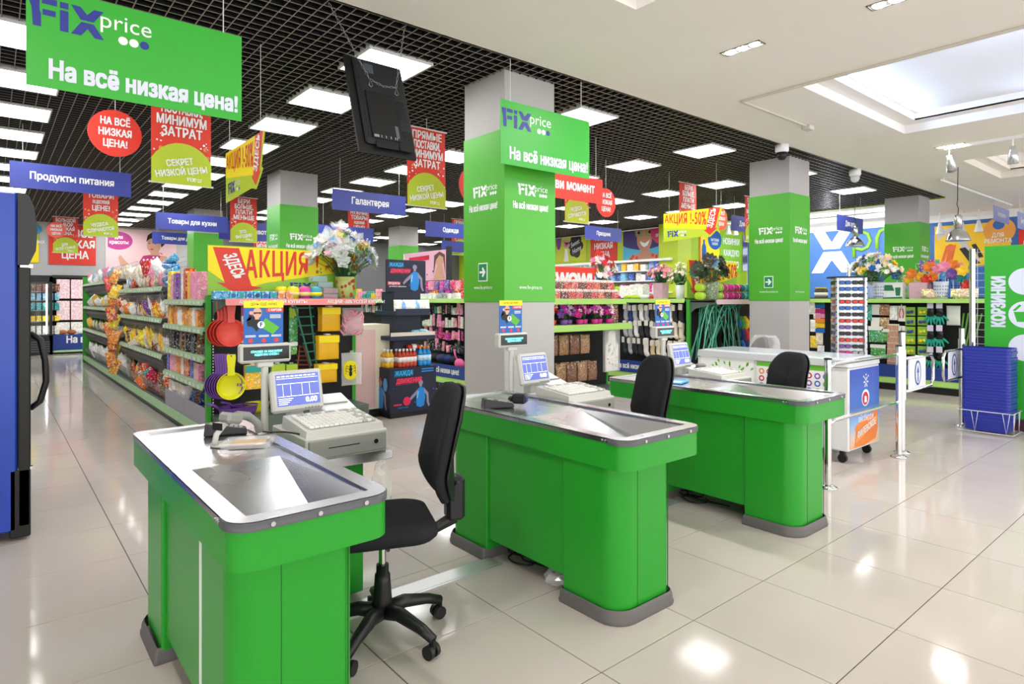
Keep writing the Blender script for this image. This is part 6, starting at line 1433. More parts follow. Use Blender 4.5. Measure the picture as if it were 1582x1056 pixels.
for k in range(5):
    x0, z0 = gx(1476+3*k, 595); tag(mk('plant_stake', MB().cyl((0, 0, 0), (.10+.03*k, .04, 1.0), .012, n=6), mat('stake_green', '#5f9a3a', .5), None, f5.p(x0, .1, .22)), 'long green plant stake leaning right of the gloves, %s from the left' % ordinal(k+1), 'plant stake', 'green plant stakes')
for o in bpy.data.objects:
    if o.name.startswith('plant_stake'): o.rotation_euler.z = f5.rz
# on top of the garden gondola
x0, z0 = gx(1350, 460); bouquet('daisy_bouquet', 'big mixed bunch of white daisies and blue and yellow flowers in a clear vase', f5, x0, .15, 1.43, .11, .28, CLEAR, [(84, ['#f4f1e8', '#ffffff', '#f0d9b4'], .06, 7, 'flower', None), (8, ['blue'], .075, 6, 'flower', None), (10, ['yellow'], .07, 6, 'flower', None), (8, ['green'], .06, 4, 'flower', None)], .42, .42, 61, LEAFM, 30)
VB = noisy(mat('vase_bluewhite', '#d8dcea', .4), 30, .25)
for k, u in enumerate((1358, 1453)):
    x0, _ = gx(u, 460); o = thing('flower_pot', 'white flower pot with blue pattern, %s on the garden gondola' % ('left one', 'right one')[k], 'pot', f5.p(x0, .14, 1.43), f5.rz); mk('pot', MB().lathe([(.075, 0), (.09, .1), (.1, .25), (.105, .26), (.09, .25), (.085, .2), (.001, .2)], n=16), VB, o)
    d = MB()
    for a in range(9):
        for j in range(4): an = PI+.35*a; d.ball((math.cos(an)*(.083+.02*j/4+.004), math.sin(an)*(.083+.02*j/4+.004), .04+.05*j), .010, 5, 3, 1, .4, 1)
    mk('pattern_print', d, mat('pattern_blue', '#5f78b8', .5), o)
x0, _ = gx(1376, 460); o = thing('planter_box', 'white planter carton with a green picture between the pots', 'box', f5.p(x0, .1, 1.43), f5.rz); mk('carton', MB().cb(-.17, .17, 0, .14, 0, .26, .004), WHITE, o); mk('print', MB().flat([(-.12, .13), (.06, .13), (.03, .22), (-.09, .22)], -.002).flat([(.08, .05), (.14, .05), (.15, .18), (.07, .18)], -.002).flat([(-.17, .0), (.17, .0), (.17, .035), (-.17, .02)], -.002), mat('print_green', '#2f7a55', .5), o)
x0, _ = gx(1418, 460); o = thing('planter_box', 'pink square planter under the orange windmills', 'box', f5.p(x0, .12, 1.43), f5.rz); mk('carton', MB().prism(rrect(-.12, .12, -.0, .18, .01), 0, .25, 1.06), VASEP, o)
STB = proto_pouch(.14, .13, .09, pack_material('stone_bag', 1., 30, .3, .9))
for k in range(9):
    x0, _ = gx(1432+6.5*(k if k < 4 else k+3), 460); goods('stone_bag', STB, f5, x0, .1, 1.43+(.0 if k % 2 else .02), 'clear bag of pale and brown pebbles, %s from the left on the garden gondola' % ordinal(k+1), 'pebbles', 'bags of pebbles', 'beige')
# windmills (toy pinwheels)
r = random.Random(71)
for k, (u, v, c) in enumerate(((1386, 425, 'blue'), (1408, 423, 'orange'), (1402, 432, 'yellow'), (1420, 428, 'yellow'), (1432, 432, 'red'), (1440, 428, 'orange'), (1448, 415, 'pink'), (1432, 412, 'orange'), (1459, 412, 'pink'), (1464, 420, 'light blue'), (1470, 409, 'orange'), (1478, 413, 'pink'), (1488, 418, 'yellow'), (1484, 428, 'teal'), (1492, 440, 'red'), (1445, 438, 'blue'), (1472, 424, 'violet'))):
    x0, z0 = gx(u, v, GXF+.2); o = thing('toy_windmill', '%s toy windmill, %s from the left among those on the garden gondola' % (c, ordinal(k+1)), 'windmill', f5.p(x0, .2+.03*(k % 4), 1.43), f5.rz, 'toy windmills')
    m = MB(); petal_flower(m, (0, 0, z0-1.43), .095, 6, (0, -1, .15), .35, .8); petal_flower(m, (0, -.02, z0-1.43), .06, 6, (0, -1, .2), .7, .8); mk('sails', m, TINT, o, color=PAL[c]); mk('stick', MB().cyl((.02*(k % 3-1), .03, 0), (0, .01, z0-1.43), .004, n=5), WHITE, o)
x0, z0 = gx(1416, 428, GXF+.5); o = thing('watering_can', 'pale watering can behind the orange windmills', 'watering can', f5.p(x0, .5, 1.43), f5.rz); mk('body', MB().lathe([(.12, 0), (.125, .38), (.1, .4), (.1, .38)], n=18), mat('can_pale', '#dfe9ea', .4), o); mk('spout', MB().tube([(-.1, 0, .1), (-.2, 0, .3), (-.22, 0, .36), (-.12, 0, .38)], .016, 6), MATS['can_pale'], o)
for k, c in enumerate(('green', 'violet', 'green', 'violet', 'magenta', 'green')):
    x0, _ = gx(1418+6*k, 420, GXF+.6); goods('tall_pack', proto_carton(.055, .05, .62), f5, x0, .6, 1.43, 'tall %s tube pack standing behind the watering can, %s from the left' % (c, ordinal(k+1)), 'pack', 'tall tube packs', c)
stuff_w = thing('wire_cone', 'black wire plant holder among the windmills', 'plant holder', f5.p(gx(1472, 440)[0], .25, 1.43), f5.rz); m = MB()
for k in range(10): m.cyl((0, 0, 0), (.13*math.cos(k*.63), .13*math.sin(k*.63), .3), .003, n=4)
for z in (.1, .2, .3): m.tube([(.43*z*math.cos(a*.5), .43*z*math.sin(a*.5), z) for a in range(13)], .003, 4, closed=True)
mk('wire', m, BLACK, stuff_w)
# goods left of the sunglasses rack
for k in range(8):
    x0, z0 = gx(1262+2.2*k, 455); goods('sauce_bottle', proto_bottle(.03, .2, bmats('#4a3f34', '#efe9de', '#d8c23a'), 8), f5, x0-.05*(k % 2), .15, 1.43, 'dark bottle with pale label beside the sunglasses rack, %s from the left' % ordinal(k+1), 'bottle', 'bottles left of the sunglasses')
for k, c in enumerate(('blue', 'yellow', 'orange', 'pink', 'magenta', 'blue', 'green')):
    x0, z0 = gx(1267, 510-7.5*k); goods('craft_sheet', proto_carton(.15, .04, .075, TINT), f5, x0, .12, z0-.04, '%s craft sheet pack in the rainbow stack left of the sunglasses rack' % c if c != 'blue' else 'blue craft sheet pack, %s of the rainbow stack' % ('bottom' if k == 0 else 'upper part'), 'craft sheets', 'rainbow craft packs', c)
for k, (u, v) in enumerate(((1257, 505), (1266, 525), (1257, 530), (1268, 545), (1256, 555), (1262, 485), (1254, 478))):
    x0, z0 = gx(u, v); goods('craft_pack', HP[0], f5, x0, .12, z0-.08, 'pale craft pack, %s from the top left of the sunglasses rack' % ordinal(k+1), 'craft goods', 'craft packs', ('white', 'cream', 'yellow', 'white', 'violet', 'cream', 'white')[k], sc=(1.4, 1, 1.1))
# ---------------------------------------------------------------- rotating sunglasses rack
SX, SY = 8.22, 3.30
t = thing('sunglasses_rack', 'tall rotating chrome rack full of sunglasses beside the second column', 'sunglasses rack', (SX, SY, 0), -1.0)
mk('base', MB().lathe([(.26, 0), (.26, .03), (.05, .05)], n=20), BLACK, t); mk('pole', MB().cyl((0, 0, .03), (0, 0, 1.82), .014, n=10), CHROME, t)
mk('core', MB().prism(rrect(-.15, .15, -.15, .15, .03), .45, 1.69), mat('rack_silver', '#cfd2d6', .3, metal=.6), t); mk('top_plate', MB().lathe([(.001, 1.69), (.25, 1.69), (.25, 1.705), (.001, 1.71)], n=22), BLACK, t)
for k in range(4):
    a = PI/4+k*PI/2; c, s_ = math.cos(a), math.sin(a); px, py = .215*c, .215*s_
    mk('side_strip', MB().cyl((px, py, .45), (px, py, 1.69), .024, n=10), mat('rack_silver', ''), t) if False else mk('side_strip', MB().cyl((px, py, .45), (px, py, 1.69), .024, n=10), MATS['rack_silver'], t)
    hs_ = MB()
    for j in range(16): hs_.cyl((px*1.08, py*1.08, .52+.075*j), (px*1.14, py*1.14, .52+.075*j), .008, n=6)
    stuff(mk('peg_hole', hs_, BLACK, t))
def shades():
    m = MB()
    for s_ in (-1, 1):
        o = rrect(-.027, .027, -.020, .020, (.014, .014, .012, .012), 3); m.cur = 0; m.prismy([(p[0]+s_*.033, p[1]) for p in o], -.003, .0); m.cur = 1
        m.tube([(p[0]*1.08+s_*.033, -.001, p[1]*1.08) for p in o], .0032, 4, closed=True); m.tube([(s_*.063, 0, .012), (s_*.066, .06, .012), (s_*.064, .12, -.004)], .003, 4)
    m.tube([(-.008, -.002, .006), (0, -.004, .009), (.008, -.002, .006)], .003, 4)
    return m.mesh('sunglasses', [TINT, mat('frame_black', '#1d1c1e', .3)])
SG = shades(); cols = ['blue', 'black', 'red', 'black', 'violet', 'blue', 'yellow', 'black', 'blue', 'magenta', 'black', 'brown', 'grey', 'black', 'navy', 'red']
for sd in range(2):
    rz = -1.0+(0, -PI/2, PI/2)[sd]; fr = Frame(SX, SY, 0, rz)
    for c_ in range(2):
        for j in range(12):
            c = cols[(j*5+c_*3+sd*7+(j//4)) % 16]
            goods('sunglasses', SG, fr, -.072+.144*c_, -.178, 1.63-.078*j, '%s sunglasses, %s from the top, %s column, %s side of the rack' % (c, ordinal(j+1), ('left', 'right')[c_], ('front', 'left', 'right')[sd]), 'sunglasses', 'sunglasses on the rotating rack', c)
# ---------------------------------------------------------------- ice cream freezer
FX, FY = 5.66, 2.27; FW, FLN, FH = .66, 1.50, .90
t = thing('chest_freezer', 'white chest freezer with a blue and orange ice cream advert, on casters', 'freezer', (FX, FY, 0))
FWH = mat('freezer_white', '#e4e4e6', .35)
mk('body', MB().cb(0, FW, 0, FLN, .11, FH-.06, .012), FWH, t); mk('lid_frame', MB().prism(rrect(-.015, FW+.015, -.015, FLN+.015, .05), FH-.06, FH, .99), mat('freezer_grey', '#c9cbd0', .35), t)
mk('glass_lid', MB().box(.06, FW-.06, .05, FLN-.05, FH, FH+.012), mat('lid_glass', '#dfe8ee', .08, spec=.8), t)
for (px, py) in ((.07, .08), (FW-.07, .08), (.07, FLN-.08), (FW-.07, FLN-.08)): mk('caster', MB().cyl((px-.016, py, .038), (px+.016, py, .038), .038, n=12).box(px-.02, px+.02, py-.02, py+.02, .07, .115), BLACK, t)
fp = put('front_advert', None, t, (0, -.003, 0))
ad = mat('advert_gradient', '#2a55b8', .35); nt = ad.node_tree; tc = N(ad, 'ShaderNodeTexCoord'); sx_ = N(ad, 'ShaderNodeSeparateXYZ'); L(ad, tc.outputs['Object'], sx_.inputs[0]); cr = N(ad, 'ShaderNodeValToRGB'); mr = N(ad, 'ShaderNodeMapRange', i_1=.12, i_2=.78); L(ad, sx_.outputs['Z'], mr.inputs[0]); L(ad, mr.outputs[0], cr.inputs[0])
e0, e1 = cr.color_ramp.elements; e0.position = 0; e0.color = hx('#e6a877'); e1.position = 1; e1.color = hx('#2448b4')
for p_, c_ in ((.16, '#d9c2b4'), (.3, '#8fb4dc'), (.55, '#3f6fc4')): q = cr.color_ramp.elements.new(p_); q.color = hx(c_)
L(ad, cr.outputs[0], nt.nodes['Principled BSDF'].inputs['Base Color'])
mk('sheet', MB().box(.015, FW-.015, -.002, .004, .13, FH-.085), ad, fp)
f = MB()
for k in range(6):
    a = k*PI/3; f.flat([(.345+.012*math.cos(a+.3), .69+.012*math.sin(a+.3)), (.345+.05*math.cos(a+.18), .69+.05*math.sin(a+.18)), (.345+.05*math.cos(a-.18), .69+.05*math.sin(a-.18)), (.345+.012*math.cos(a-.3), .69+.012*math.sin(a-.3))], -.003)
for k in range(3): f.flat(circ(.345-.05+.05*k, .74+.015*(k % 2), .010, 8), -.003)
f.cur = 1; f.flat(circ(.335, .55, .085, 24, .075), -.0032); f.cur = 2; f.flat(circ(.33, .545, .066, 22, .058), -.004)
f.cur = 3; f.flat([(.02, .14), (.10, .14), (.13, .26), (.11, .30), (.14, .33), (.6, .42), (.62, .26), (.56, .16), (.3, .13)], -.003); f.cur = 4; f.flat([(.12, .17), (.58, .30), (.60, .37), (.14, .24)], -.0036)
mk('print', f, [PRINTW, mat('berry_white', '#e8ecf6', .4), mat('berry_red', '#c0203c', .35), mat('ribbon', '#e07a24', .4), mat('ribbon_light', '#f09a48', .4)], fp)
text('a', .075, PRINTW, fp, .33, .545, -.0048, 1.1, .07); text('айсберри', .062, PRINTW, fp, .345, .372, -.004, .85, .0); text('ФИЛЕВСКОЕ', .06, PRINTW, fp, .36, .275, -.0045, .8, .02, rot=.21)
sp_ = put('side_prints', None, t, (-.003, FLN, 0), (0, 0, -PI/2))
f = MB().flat([(.04, .50), (.63, .50), (.63, .86), (.04, .86)], -.001); f.cur = 1
r = random.Random(5)
for k in range(34):
    a = r.uniform(.15, PI-.15); q = r.uniform(.08, .27); px, pz = .40+q*1.0*math.cos(a), .57+q*.95*math.sin(a); c, s_ = math.cos(a), math.sin(a)
    f.flat([(px, pz), (px+.028*c+.011*s_, pz+.028*s_-.011*c), (px+.05*c, pz+.05*s_), (px+.028*c-.011*s_, pz+.028*s_+.011*c)], -.002)
for k in range(7): a = .4+k*.39; f.flat([(.39, .52), (.405, .52), (.40+.17*math.cos(a), .57+.17*math.sin(a)), (.395+.17*math.cos(a), .575+.17*math.sin(a))], -.0018)
mk('tree_print', f, [PRINTW, mat('tree_green', '#6fbf3a', .5)], sp_)
f = MB().flat([(.66, .42), (1.36, .42), (1.36, .83), (.66, .83)], -.001); f.cur = 1; f.flat([(.66, .79), (1.36, .79), (1.36, .85), (.66, .83)], -.0016); cl = [mat('sheet_white', '#f1eef2', .5), mat('tree_green', '')] if False else [mat('sheet_white', '#f1eef2', .5), MATS['tree_green'], mat('dot_red', '#c8303c', .5), mat('dot_blue', '#2f6fc0', .5), mat('dot_orange', '#e88a2a', .5), mat('dot_violet', '#8a4fa8', .5)]
for i in range(9):
    for j in range(5):
        f.cur = 1+(i*3+j*2) % 5; f.flat(circ(.71+.075*i, .47+.068*j, .028, 12), -.002); f.cur = 0; f.flat(circ(.71+.075*i, .47+.068*j, .016, 8), -.0026)
mk('sticker_sheet', f, cl, sp_)
# ---------------------------------------------------------------- chrome barrier and swing gates
def post(x, y, h, label, cap=True, r=.025):
    t = thing('barrier_post', label, 'post', (x, y, 0)); mk('tube', MB().cyl((0, 0, .02), (0, 0, h), r, n=16), CHROME, t); mk('foot', MB().lathe([(.068, 0), (.068, .010), (.045, .022), (r, .03)], n=20), CHROME, t)
    if cap: mk('cap', MB().lathe([(r, h), (r*1.1, h), (r*1.1, h+.012), (.001, h+.016)], n=16), BLACK, t)
    return t
PA, PB_ = (4.86, 2.10), (6.30, 2.10)
post(*PA, .97, 'chrome barrier post beside the rear cash desk'); t = post(*PB_, 1.0, 'chrome barrier post at the end of the handrail', True)
b = thing('handrail', 'pair of chrome handrails between the two barrier posts in front of the freezer', 'handrail', (PA[0], PA[1], 0))
for z in (.93, .50): mk('rail', MB().tube([(.025, 0, z-.02), (.10, 0, z), (PB_[0]-PA[0]-.1, 0, z), (PB_[0]-PA[0]-.025, 0, z)], .016, 10), CHROME, b)
G1P = (6.50, 2.14); G2P = (8.35, 2.15)
t = post(*G1P, 1.12, 'chrome gate post right of the handrail, carrying the left gate flap', True, .028)
mk('hinge_sleeve', MB().cyl((0, 0, .50), (0, 0, .96), .036, n=16), CHROME, t); t2 = post(*G2P, 1.10, 'chrome gate post beside the blue basket stack', True, .028); mk('hinge_sleeve', MB().cyl((0, 0, .55), (0, 0, .98), .036, n=16), CHROME, t2)
def flap(x, y, rz, label, d, W=.56):
    t = thing('swing_gate', label, 'gate', (x, y, 0), rz)
    mk('frame', MB().tube([(d*.03, 0, .87), (d*(W-.06), 0, .87), (d*W, 0, .81), (d*W, 0, .62), (d*(W-.06), 0, .56), (d*.03, 0, .56)], .015, 8), CHROME, t)
    a, b = sorted((d*W*.20, d*W*.72)); mk('panel', MB().box(a, b, -.006, .006, .57, .86), mat('gate_white', '#e6e6ea', .4), t)
    c = (a+b)/2; f = MB().flat(circ(c, .715, .085, 24, .12), -.008); f.cur = 1
    f.flat(circ(c, .715, .064, 22, .10), -.0085); f.cur = 0; f.flat([(c-.013, .63), (c+.013, .63), (c+.013, .72), (c+.035, .715), (c, .79), (c-.035, .715), (c-.013, .72)], -.009); f.cur = 2
    mk('arrow_print', f, [mat('arrow_blue', '#2f4fa8', .4), mat('gate_white', '')] if False else [mat('arrow_blue', '#2f4fa8', .4), MATS['gate_white'], PRINTW], t)
flap(G1P[0], G1P[1], .0, 'left white swing gate flap with a blue up arrow', 1, .86)
flap(G2P[0], G2P[1], .0, 'right white swing gate flap with a blue up arrow beside the baskets', -1, .64)
t = post(8.62, 2.12, 2.0, 'tall chrome pole carrying the wire mesh by the green basket board', False, .03)
m = MB(); 
for k in range(7): m.cyl((0, -.07*k-.05, .1), (0, -.07*k-.05, 2.0), .003, n=4)
for k in range(24): m.cyl((0, -.03, .12+.08*k), (0, -.50, .12+.08*k), .003, n=4)
stuff(tag(mk('wire_mesh', m, mat('mesh_white', '#d9d9de', .4), None, (8.62, 2.12, 0)), 'white wire mesh panel between the tall pole and the green board', 'mesh panel'))
# basket stack in a wire stand
BXC, BYC = 8.08, 1.66
t = thing('basket_stand', 'low white wire stand holding the stack of blue baskets', 'stand', (BXC, BYC, 0)); m = MB()
for z in (.02, .24): m.tube([(-.03, -.03, z), (.33, -.03, z), (.33, .45, z), (-.03, .45, z)], .005, 5, closed=True)
for k in (0, 3): m.tube([(-.03, .0+.09*k, .24), (-.02, .03+.09*k, .02), (-.03, .06+.09*k, .24)], .004, 5); m.tube([(.0+.07*k, -.03, .24), (.02+.07*k, -.02, .02), (.04+.07*k, -.03, .24)], .004, 5)
mk('wire_frame', m, mat('mesh_white', ''), t) if False else mk('wire_frame', m, MATS['mesh_white'], t)
BASK = mat('basket_blue', '#27339a', .35)
bm_ = MB(); o = rrect(0, .30, 0, .42, .035, 3); i = rrect(.025, .275, .025, .395, .03, 3); k = len(o)
lv = [(i, .0), (o, .115), ([(p[0]+(p[0]-.15)*.025, p[1]+(p[1]-.21)*.018) for p in o], .112), ([(p[0]+(p[0]-.15)*.025, p[1]+(p[1]-.21)*.018) for p in o], .14), (o, .14)]
vs = [(p[0], p[1], z) for P_, z in lv for p in P_]; bm_.add(vs, [(j*k+a, j*k+(a+1) % k, (j+1)*k+(a+1) % k, (j+1)*k+a) for j in range(len(lv)-1) for a in range(k)]+[tuple(range(k-1, -1, -1))]); BSM = bm_.mesh('basket', BASK)
for k in range(24): 
    o = put('shopping_basket', BSM, None, (BXC+.002*math.sin(k*2), BYC+.003*math.cos(k*3), .03+.0322*k)); tag(o, 'blue plastic shopping basket, %s from the bottom of the nested stack' % ordinal(k+1), 'basket', 'stack of blue shopping baskets')
t = thing('basket_sign', 'tall green board reading КОРЗИНКИ with white circles of basket pictures', 'sign', (8.60, 2.0, 0), -PI/2)
mk('board', MB().box(0, .95, 0, .02, .12, 2.02), SIGNGREEN, t); text('КОРЗИНКИ', .12, mat('lavender', '') if False else MATS['lavender'], t, .135, 1.40, -.001, .62, .05, rot=PI/2)
for k, z in enumerate((1.62, 1.26, .90)):
    mk('circle_print', MB().flat(circ(.36, z, .145, 30), -.001), MATS['lavender'], t); k == 1 and mk('basket_print', MB().flat([(.26, z+.03), (.46, z+.03), (.43, z-.08), (.29, z-.08)], -.002).flat([(.25, z+.04), (.31, z+.11), (.33, z+.10), (.28, z+.04)], -.002).flat([(.47, z+.04), (.41, z+.11), (.39, z+.10), (.44, z+.04)], -.002), SIGNGREEN, t)
mk('foot', MB().box(.05, .9, -.06, .08, 0, .12), mat('foot_wine', '#4a2438', .5), t)
# ================================================================ left side: blue fridge, back cooler, bag wall
FRB = noisy(mat('fridge_blue', '#2345b0', .22), 1.2, .25)
t = thing('drinks_fridge', 'tall blue drinks fridge seen from its side, black door edge and handle', 'fridge', (-.62, 4.70, 0))
mk('body', MB().cb(0, .735, 0, .72, .06, 2.06, .01), FRB, t)
mk('door', MB().cb(.738, .80, 0, .72, .08, 1.62, .008), BLACK, t); pr = [(.738, 1.63), (.79, 1.63), (.825, 1.72), (.832, 1.85), (.815, 1.98), (.79, 2.05), (.738, 2.06)]
q = MB().prismy(pr, .0, .72); mk('light_box', q, mat('fridge_black', '#26282b', .4), t); mk('hinge', MB().box(.75, .81, .005, .05, 1.615, 1.635), CHROME, t)
mk('kick_plate', MB().cb(.70, .80, .0, .72, .02, .42, .006), BLACK, t); mk('hinge', MB().box(.74, .81, .005, .04, .415, .43), CHROME, t)
mk('handle', MB().tube([(.80, .12, 1.22), (.85, .12, 1.18), (.875, .12, 1.05), (.88, .12, .92), (.85, .12, .80), (.80, .12, .76)], .018, 8), BLACK, t)
mk('foot', MB().lathe([(.03, 0), (.03, .02), (.015, .03), (.015, .06)], (.62, .05, 0), 10), CHROME, t); gw = MB(); r = random.Random(2)
for k in range(40): px, pz = r.uniform(.05, .6), r.gauss(.55, .14); gw.flat(circ(px, max(.1, pz), r.uniform(.003, .01), 6), -.0006)
mk('bubble_print', gw, mat('bubble_cyan', '#3f9fe0', .4), t)
CXA, _ = at_y(40, 500, 19.85); CXB, zt = at_y(81, 425, 19.85)
t = thing('glass_door_cooler', 'black glass-door cooler with rows of drinks against the back wall', 'fridge', (CXA, 19.85, 0)); W = CXB-CXA
KB = mat('cooler_black', '#222326', .4); CI = mat('cooler_inside', '#9aa79a', .5)
mk('cabinet', MB().box(0, W, .5, .55, 0, 2.0).box(0, .06, 0, .5, 0, 2.0).box(W-.06, W, 0, .5, 0, 2.0).box(0, W, 0, .5, 1.9, 2.03).box(0, W, 0, .5, 0, .42), KB, t); mk('lining', MB().box(.06, W-.06, .48, .5, .42, 1.9), CI, t)
mk('door_frame', MB().box(0, .05, -.04, 0, .42, 1.92).box(W-.07, W, -.04, 0, .42, 1.92).box(0, W, -.04, 0, 1.86, 1.92).box(0, W, -.04, 0, .42, .5), KB, t); mk('glass', MB().box(.05, W-.07, -.025, -.02, .5, 1.86), GLASS, t)
mk('led_strip', MB().box(W-.13, W-.10, .02, .03, .55, 1.8), mat('led_white', (1, 1, 1), .5, emit=3), t)
for k in range(5): mk('grille_slat', MB().box(.05, W-.05, -.012, 0, .08+.06*k, .11+.06*k), BUMPER, t)
fc = Frame(CXA, 19.85); BQ = proto_bottle(.05, .24, bmats('#7a4a30', '#e9dcc8', '#8a3a2a'), 8)
for j, z in enumerate((.52, .86, 1.14, 1.40, 1.62)):
    mk('wire_shelf', MB().box(.06, W-.08, .06, .46, z-.015, z), WIRE, t)
    for k in range(5): goods('drink_carton', [proto_carton(.10, .1, .22), proto_carton(.10, .1, .14), proto_carton(.1, .1, .2), proto_carton(.09, .1, .18), proto_carton(.11, .1, .2)][j], fc, .14+.125*k, .16, z, '%s drink pack, %s from the left on the %s cooler shelf' % (('white', 'yellow', 'teal', 'white', 'brown')[j], ordinal(k+1), ('bottom', 'second', 'middle', 'fourth', 'top')[j]), 'drink', 'drinks in the glass cooler', ('white', 'yellow', 'teal', 'light blue', 'brown')[j])
XA, _ = at_y(82, 500, 19.9); XB, _ = at_y(160, 500, 19.9)
t = thing('bag_rack', 'black pegboard wall unit of pink patterned bags by the cooler', 'wall unit', (XA, 19.95, 0)); W = XB-XA
mk('panel', MB().box(0, W, .3, .4, 0, 2.05), PEG, t); mk('base', MB().box(0, W, 0, .3, .08, .5), BASEBLUE, t); text('На всё низкая', .18, PRINTW, t, .95, .36, -.002, .8, .04); rail(t, 0, W, .14, RAILGREEN, -.01, .09); mk('toe', MB().box(0, W, .03, .3, 0, .08), BLACK, t); mk('top_rail', MB().box(0, W, .1, .3, 1.98, 2.05), DARK, t)
fb = Frame(XA, 19.95); PB2 = proto_carton(.28, .1, .50)
for j in range(3):
    for k in range(2): goods('gift_bag', PB2, fb, .22+.31*k, .12, 1.44-.56*j+.0, '%s patterned bag, %s in the %s column by the cooler' % (('pink', 'white')[(j == 2)], ('top', 'middle', 'bottom')[j], ('left', 'right')[k]), 'bag', 'patterned bags by the cooler', '#f6d3de' if j < 2 else 'white')
for k in range(3): goods('bread_loaf', MB().ball((0, 0, .06), .1, 8, 5, 1.3, .8, .7).mesh('loaf', TINTM), fb, .2+.2*k, .1, .5, 'brown round goods on the blue base by the cooler, %s from the left' % ordinal(k+1), 'goods', 'round goods by the cooler', ('#b5704a', '#a9603c', 'white', '#a9603c')[k])
# ================================================================ white shelving along the far right wall
t = thing('white_shelving', 'white wall shelving with blue and white goods below the far posters', 'shelving', (14.27, 17.6, 0), -PI/2); LW = 7.6
mk('back_panel', MB().box(0, LW, -.02, 0, 0, 2.5), WHITE, t); mk('top_panel', MB().box(0, LW, -.5, 0, 2.46, 2.52), WHITE, t); fs_ = Frame(14.27, 17.6, 0, -PI/2); lowb = [proto_carton(.2, .2, .18), proto_carton(.16, .2, .22), proto_pouch(.2, .24, .12)]
for j, z in enumerate((1.30, 1.62, 1.94, 2.22)):
    mk('shelf', MB().box(0, LW, -.48, -.02, z-.03, z), WHITE, t)
    if j: fill('boxed_goods', 'packet', 'packet', fs_, 4.0, (0, 7.4, 7.4, 7.4)[j], -.3, z, lowb, [['white', 'lime', 'cream', 'white'], ['white', 'lime', 'white', 'magenta'], ['blue', 'white', 'light blue', 'blue', 'white'], ['light blue', 'white', 'blue', 'yellow', 'white']][j], .22, 'on the %s far white shelf' % ('lowest', 'second', 'third', 'top')[j], 'goods on the far white shelving')
t = thing('curtain_pole', 'chrome pole above the far posters', 'pole', (14.2, 15.4, 3.42), -PI/2); mk('pole', MB().cyl((0, 0, 0), (5.3, 0, 0), .03, n=8), CHROME, t)
# ================================================================ lamps and cameras
def pendant(u, v, D, label):
    a, b, c = ray(u, v); x, y, z = a*D, b*D, CAM_H+c*D
    t = thing('pendant_lamp', label, 'lamp', (x, y, z), 0); ALU = mat('lamp_alu', '#c9cace', .22, metal=1)
    m = MB().lathe([(.165, 0), (.16, .02), (.15, .06), (.125, .115), (.09, .15), (.062, .17), (.058, .18)], n=24); mk('shade', m, ALU, t); mk('neck', MB().lathe([(.055, .17), (.055, .37), (.04, .40), (.01, .41)], n=18), ALU, t)
    mk('bulb', MB().ball((0, 0, .05), .05, 10, 6), mat('bulb_white', '#f4f4f2', .3), t); mk('cord', MB().tube([(0, 0, .40), (.02, 0, .5), (-.05, 0, .56), (-.02, 0, .62), (0, 0, CEIL-z)], .006, 5), BLACK, t)
pendant(1480, 372, 9.6, 'brushed metal dome pendant lamp in front of the yellow tool poster'); pendant(1321, 381, 12, 'metal dome pendant lamp below the small blue sign by the giant X')
t = thing('track_light', 'white ceiling track with two spotlights beside the small ceiling tray', 'ceiling light', (9.75, 2.6, CEIL-.04)); mk('track', MB().box(-.03, .03, -1.6, .1, 0, .04), WHITE, t)
for k, (y, rx) in enumerate(((.05, .5), (-.62, .1))):
    h = MB().lathe([(.03, 0), (.032, .05), (.05, .10), (.06, .22), (.055, .22), (.045, .11)], n=16); h.xf(Matrix.Translation((0, y, -.08))@Matrix.Rotation(PI-rx, 4, 'Y')); mk('spot_head', h, mat('spot_alu', '#d4d4d8', .25, metal=.8), t); mk('arm', MB().cyl((0, y, -.09), (0, y, .0), .008, n=6), WHITE, t)
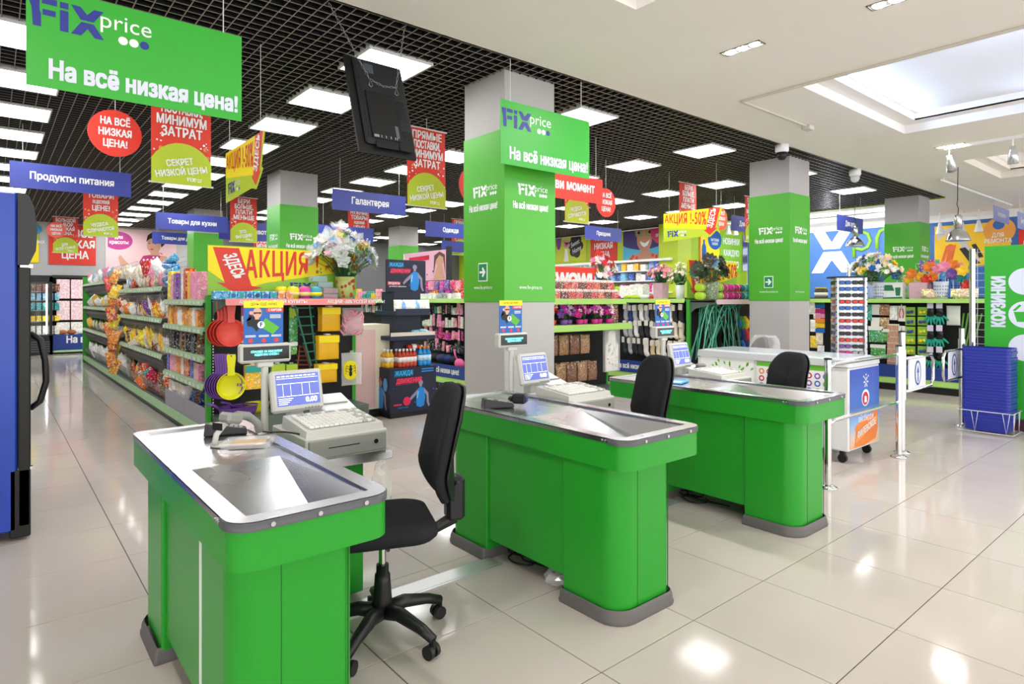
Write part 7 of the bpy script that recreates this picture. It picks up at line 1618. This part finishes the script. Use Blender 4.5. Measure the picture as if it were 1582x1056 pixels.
for k, (u, v, x) in enumerate(((1452, 347, 17.0), (1486, 345, 17.0), (1512, 343, 17.0), (1125, 350, None), (1136, 351, None))):
    if x: y, z = at_x(u, v, x); P = (x, y, z)
    else: xx, z = at_y(u, v, 9.4); P = (xx, 9.4, z)
    t = thing('spotlight', 'white cone spotlight above the %s, %s from the left' % ('yellow tool poster' if x else 'lime green board', ordinal(k+1 if x else k-2)), 'ceiling light', P, 0, 'white cone spotlights'); mk('cone', MB().lathe([(.09, -.22), (.085, -.2), (.04, -.02), (.03, .04)], n=14), WHITE, t); mk('arm', MB().cyl((0, 0, .03), (0, 0, CEIL-P[2]), .01, n=6), WHITE, t)
for k, (u, v) in enumerate(((1208, 224), (1321, 262))):
    x, y = at_z(u, v, CEIL); t = thing('dome_camera', ('black dome camera under a white housing above the second column', 'white dome camera on the grid ceiling right of the second column')[k], 'camera', (x, y, CEIL)); s_ = 1.0
    mk('housing', MB().lathe([(.07, -.10), (.085, -.08), (.085, 0)], n=18), WHITE, t); mk('dome', MB().lathe([(.001, -.20), (.04, -.19), (.065, -.15), (.07, -.10)], n=18), BLACK if k == 0 else mat('dome_grey', '#cfcfd2', .2), t)
for k, (u, v, lb) in enumerate(((928, 320, 'small smoke detector on the grid ceiling above the portrait poster'), (216, 340, 'small smoke detector on the far grid ceiling above the lipstick poster'), (583, 363, 'small smoke detector on the grid ceiling near the far column'))):
    x, y = at_z(u, v-4, CEIL); t = thing('smoke_detector', lb, 'smoke detector', (x, y, CEIL)); mk('body', MB().lathe([(.05, -.07), (.09, -.05), (.1, 0)], n=16), WHITE, t)
t = thing('strip_lamp', 'thin white linear lamp hanging at the upper right before the haze-tinted signs', 'lamp', at_z(1455, 278, CEIL-.06)+(CEIL-.06,)); x1, y1 = at_z(1563, 317, CEIL-.06); p0 = Vector(t.location); mk('tube', MB().cyl((0, 0, 0), (x1-p0.x, y1-p0.y, 0), .02, n=8), WHITE, t); mk('hanger', MB().cyl((.1, 0, 0), (.1, 0, .06), .006, n=5), WHITE, t)
